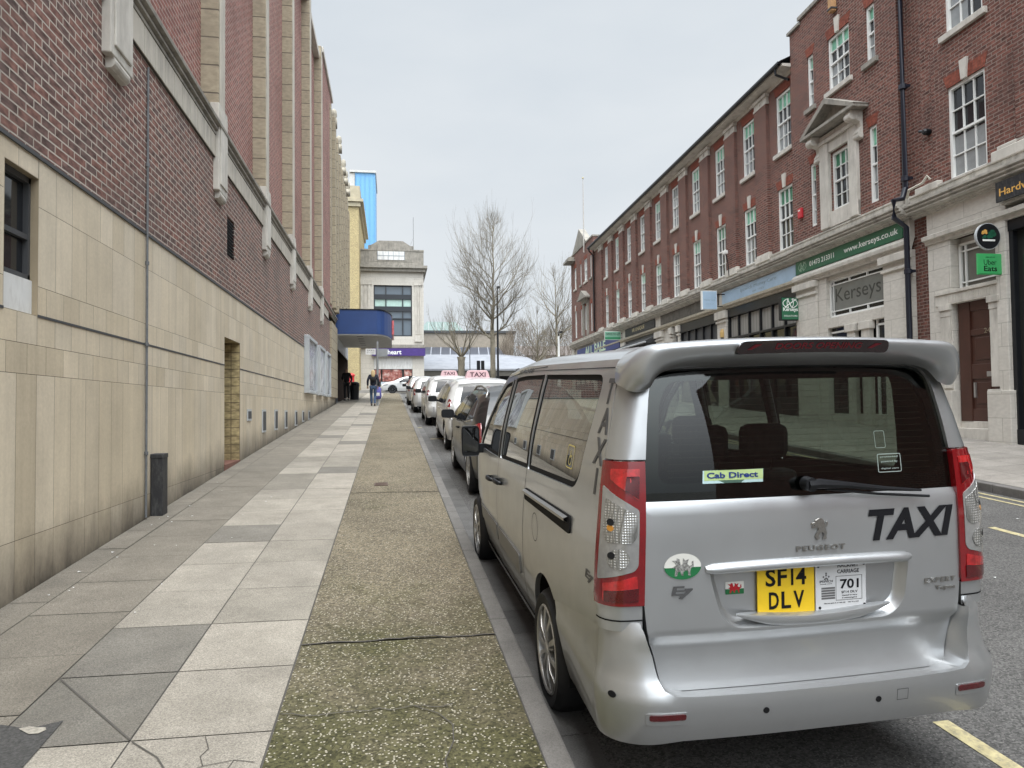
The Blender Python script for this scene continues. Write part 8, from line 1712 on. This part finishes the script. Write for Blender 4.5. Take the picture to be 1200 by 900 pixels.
# poles near the trees
def lamp(name, label, x, y, h, r, mat, head=True):
    e = empty(name, label, 'lamp post' if head else 'pole', loc=(x, y, GZ)); m = MB(); m.tube([(0, 0, 0), (0, 0, 1.0), (0, 0, h)], [r*1.6, r, r*0.8], 8); m.obj('pole', mat, e)
    if head: m = MB(); m.tube([(0, 0, h), (0, -0.1, h+0.2), (0, -0.5, h+0.25)], 0.05, 6); m.box(-0.12, 0.12, -0.95, -0.4, h+0.18, h+0.32); m.obj('lamp_head', black_m, e)
    return e
def AX(px, Y): return Y*math.tan(math.atan((px-600)/832)+R(9.69))
lamp('lamp_post', 'tall black lamp post beside the main tree trunk', AX(584, 64), 64, 9.0, 0.10, black_m)
lamp('thin_pole', 'thin dark pole left of the main tree', AX(551, 65), 65, 4.4, 0.04, black_m, False)
lamp('white_pole', 'pale pole with a dark cap standing near the end of the brick row', AX(655.5, 58), 58, 4.3, 0.10, white_m, True)
for k, px in enumerate((561, 566)):
    e = empty('traffic_signal', 'traffic signal seen from behind, %s of the pair left of the main tree' % ('left one' if k == 0 else 'right one'), 'traffic light', loc=(AX(px, 68), 68, GZ), group='traffic signals'); m = MB(); m.tube([(0, 0, 0), (0, 0, 2.6)], 0.05, 6); m.obj('pole', black_m, e); m = MB(); m.box(-0.16, 0.16, -0.1, 0.1, 1.9, 2.9); m.obj('signal_head', black_m, e)
# ------------------------------------------------------------------ bare trees
bark = simple('bark', (0.19, 0.165, 0.12), 0.9, var=0.25, vscale=3, bump=0.3, bscale=20); twig_m = simple('twig_bark', (0.17, 0.148, 0.115), 0.9, var=0.15)
def bare_tree(name, label, x, y, h, trunk_r, fork, seed, spread=0.33, levels=6, kids=3, up=0.25, pollard=False, group='bare trees at the top of the street', lean=0.0, twig=0.012, cap=26000, wid=None):
    rnd = random.Random(seed); e = empty(name, label, 'tree', loc=(x, y, GZ), group=group); tk = MB(); br = MB(); tw = MB(); cnt = [0]
    wid = wid or h*0.33
    def grow(p, d, L, r, lv):
        if cnt[0] > cap: return
        n = 3 if lv < 3 else 2; pts = [p]; q = p.copy(); dd = d.copy()
        for k in range(n):
            dd = (dd+Vector((rnd.uniform(-.16, .16), rnd.uniform(-.16, .16), rnd.uniform(-.02, .12)+0.02*lv*up))).normalized(); q = q+dd*L/n; pts.append(q.copy())
        r1 = max(twig*0.45, r*0.62); mbx = br if lv < 4 else tw
        mbx.tube(pts, [r+(r1-r)*k/n for k in range(n+1)], 6 if lv < 2 else (4 if lv < 4 else 3), cap=False); cnt[0] += 1
        if lv >= levels or r1 < twig*0.5: return
        nk = kids+(1 if rnd.random() < 0.4 else 0)
        for k in range(nk):
            t = 1.0 if k == 0 else rnd.uniform(0.35, 1.0); i = min(n-1, int(t*n)); base = pts[i].lerp(pts[i+1], t*n-i) if t < 1 else pts[-1]
            a = rnd.uniform(0, 6.28); sp_ = spread*rnd.uniform(0.7, 1.5)*(0.45 if k == 0 else 1)
            ax = dd.cross(Vector((0, 0, 1))); ax = ax.normalized() if ax.length > 0.05 else Vector((1, 0, 0)); bx = dd.cross(ax)
            nd = (dd+(ax*math.cos(a)+bx*math.sin(a))*sp_*1.7+Vector((0, 0, up*0.6))).normalized()
            # keep inside an egg-shaped crown
            tip = base+nd*L*0.7; zz = (tip.z-h*0.56)/(h*0.46); rr = math.hypot(tip.x, tip.y)/(wid*(1.0 if zz < 0.1 else 0.92))
            if zz*zz+rr*rr > 1.05: 
                if k and rnd.random() < 0.75: continue
                nd = (nd*0.6+Vector((0, 0, 0.5))).normalized()
            grow(base, nd, L*rnd.uniform(0.62, 0.86), (r1 if k == 0 else r1*rnd.uniform(0.55, 0.8)), lv+1)
    top = Vector((lean, 0, fork)); tk.tube([(0, 0, -0.2), (lean*0.3, 0, fork*0.4), (lean*0.7, 0.02, fork*0.75), top], [trunk_r*1.35, trunk_r, trunk_r*0.95, trunk_r*(1.15 if pollard else 0.85)], 10)
    if pollard:
        for k in range(9):
            a = k*0.7+rnd.uniform(-.2, .2); grow(top+Vector((0, 0, -0.1)), Vector((math.cos(a)*0.8, math.sin(a)*0.8, 0.8)).normalized(), h*0.15, trunk_r*0.26, 1)
    else:
        # leader runs on through the crown and throws off limbs
        q = top.copy(); r = trunk_r*0.85; dd = Vector((0, 0, 1)); nseg = 8
        for k in range(nseg):
            L = (h*0.90-fork)/nseg; nq = q+(dd+Vector((rnd.uniform(-.10, .10), rnd.uniform(-.1, .1), 0))).normalized()*L
            br.tube([q, nq], [r, r*0.80], 7, cap=False)
            for j in range(3):
                a = rnd.uniform(0, 6.28); nd = Vector((math.cos(a), math.sin(a), rnd.uniform(0.55, 1.1))).normalized(); prof_ = math.sin(math.pi*min(1, (k+1.2)/(nseg+1.6)))
                grow(q.lerp(nq, rnd.random()), nd, wid*0.52*(0.45+0.6*prof_), r*0.48, 1)
            q = nq; r *= 0.80
        for j in range(4): a = rnd.uniform(0, 6.28); grow(q, Vector((math.cos(a)*.4, math.sin(a)*.4, 1)).normalized(), h*0.06, r, 3)
    tk.obj('trunk', bark, e, smooth=True, recalc=False, uv=False); br.obj('limbs', bark, e, smooth=True, recalc=False, uv=False)
    if tw.v: tw.obj('twigs', twig_m, e, recalc=False, uv=False)
    print('tree', cnt[0]); return cnt[0]
bare_tree('bare_tree', 'tallest bare tree with a straight pale trunk in the centre of the skyline', AX(578, 65.5), 65.5, 16.3, 0.27, 4.6, 4, levels=7, kids=4, wid=4.7, spread=0.36, twig=0.008, cap=60000)
bare_tree('bare_tree', 'stubby bare tree with a thick forked trunk left of the tallest tree', AX(541, 67), 67, 12.0, 0.36, 3.2, 9, levels=6, kids=2, pollard=True, wid=3.6, up=0.6, twig=0.007)
bare_tree('bare_tree', 'bare tree rising beside the end of the brick row', AX(654, 70), 70, 12.4, 0.20, 4.0, 21, levels=6, kids=3, wid=4.3, twig=0.010)
bare_tree('bare_tree', 'smaller bare tree between the tallest tree and the brick row', AX(630, 74), 74, 9.0, 0.16, 2.6, 33, levels=6, kids=3, wid=3.6)
# scrubby brown undergrowth far off
rnd = random.Random(8); m = MB()
for k in range(16000):
    x = rnd.uniform(12.5, 30); y = rnd.uniform(87, 91); z = GZ+rnd.uniform(0, 1)**1.2*(8.4+0.8*math.sin(x*0.9)+0.5*math.sin(x*2.3))*min(1, (x-10.5)/5); L = rnd.uniform(0.5, 1.4); a = rnd.uniform(0, 6.28); d = Vector((math.cos(a)*0.5, math.sin(a)*0.5, 1)).normalized()*L; w = rnd.uniform(0.012, 0.035)
    m.add([(x, y, z), (x+w, y, z), (x+d.x+w*0.3, y+d.y, z+d.z), (x+d.x, y+d.y, z+d.z)], [(0, 1, 2, 3)])
tag(m.obj('distant_thicket', simple('thicket', (0.13, 0.105, 0.08), 0.95, var=0.3), recalc=False, uv=False), label='brown leafless thicket far off behind the trees', cat='thicket', kind='stuff')
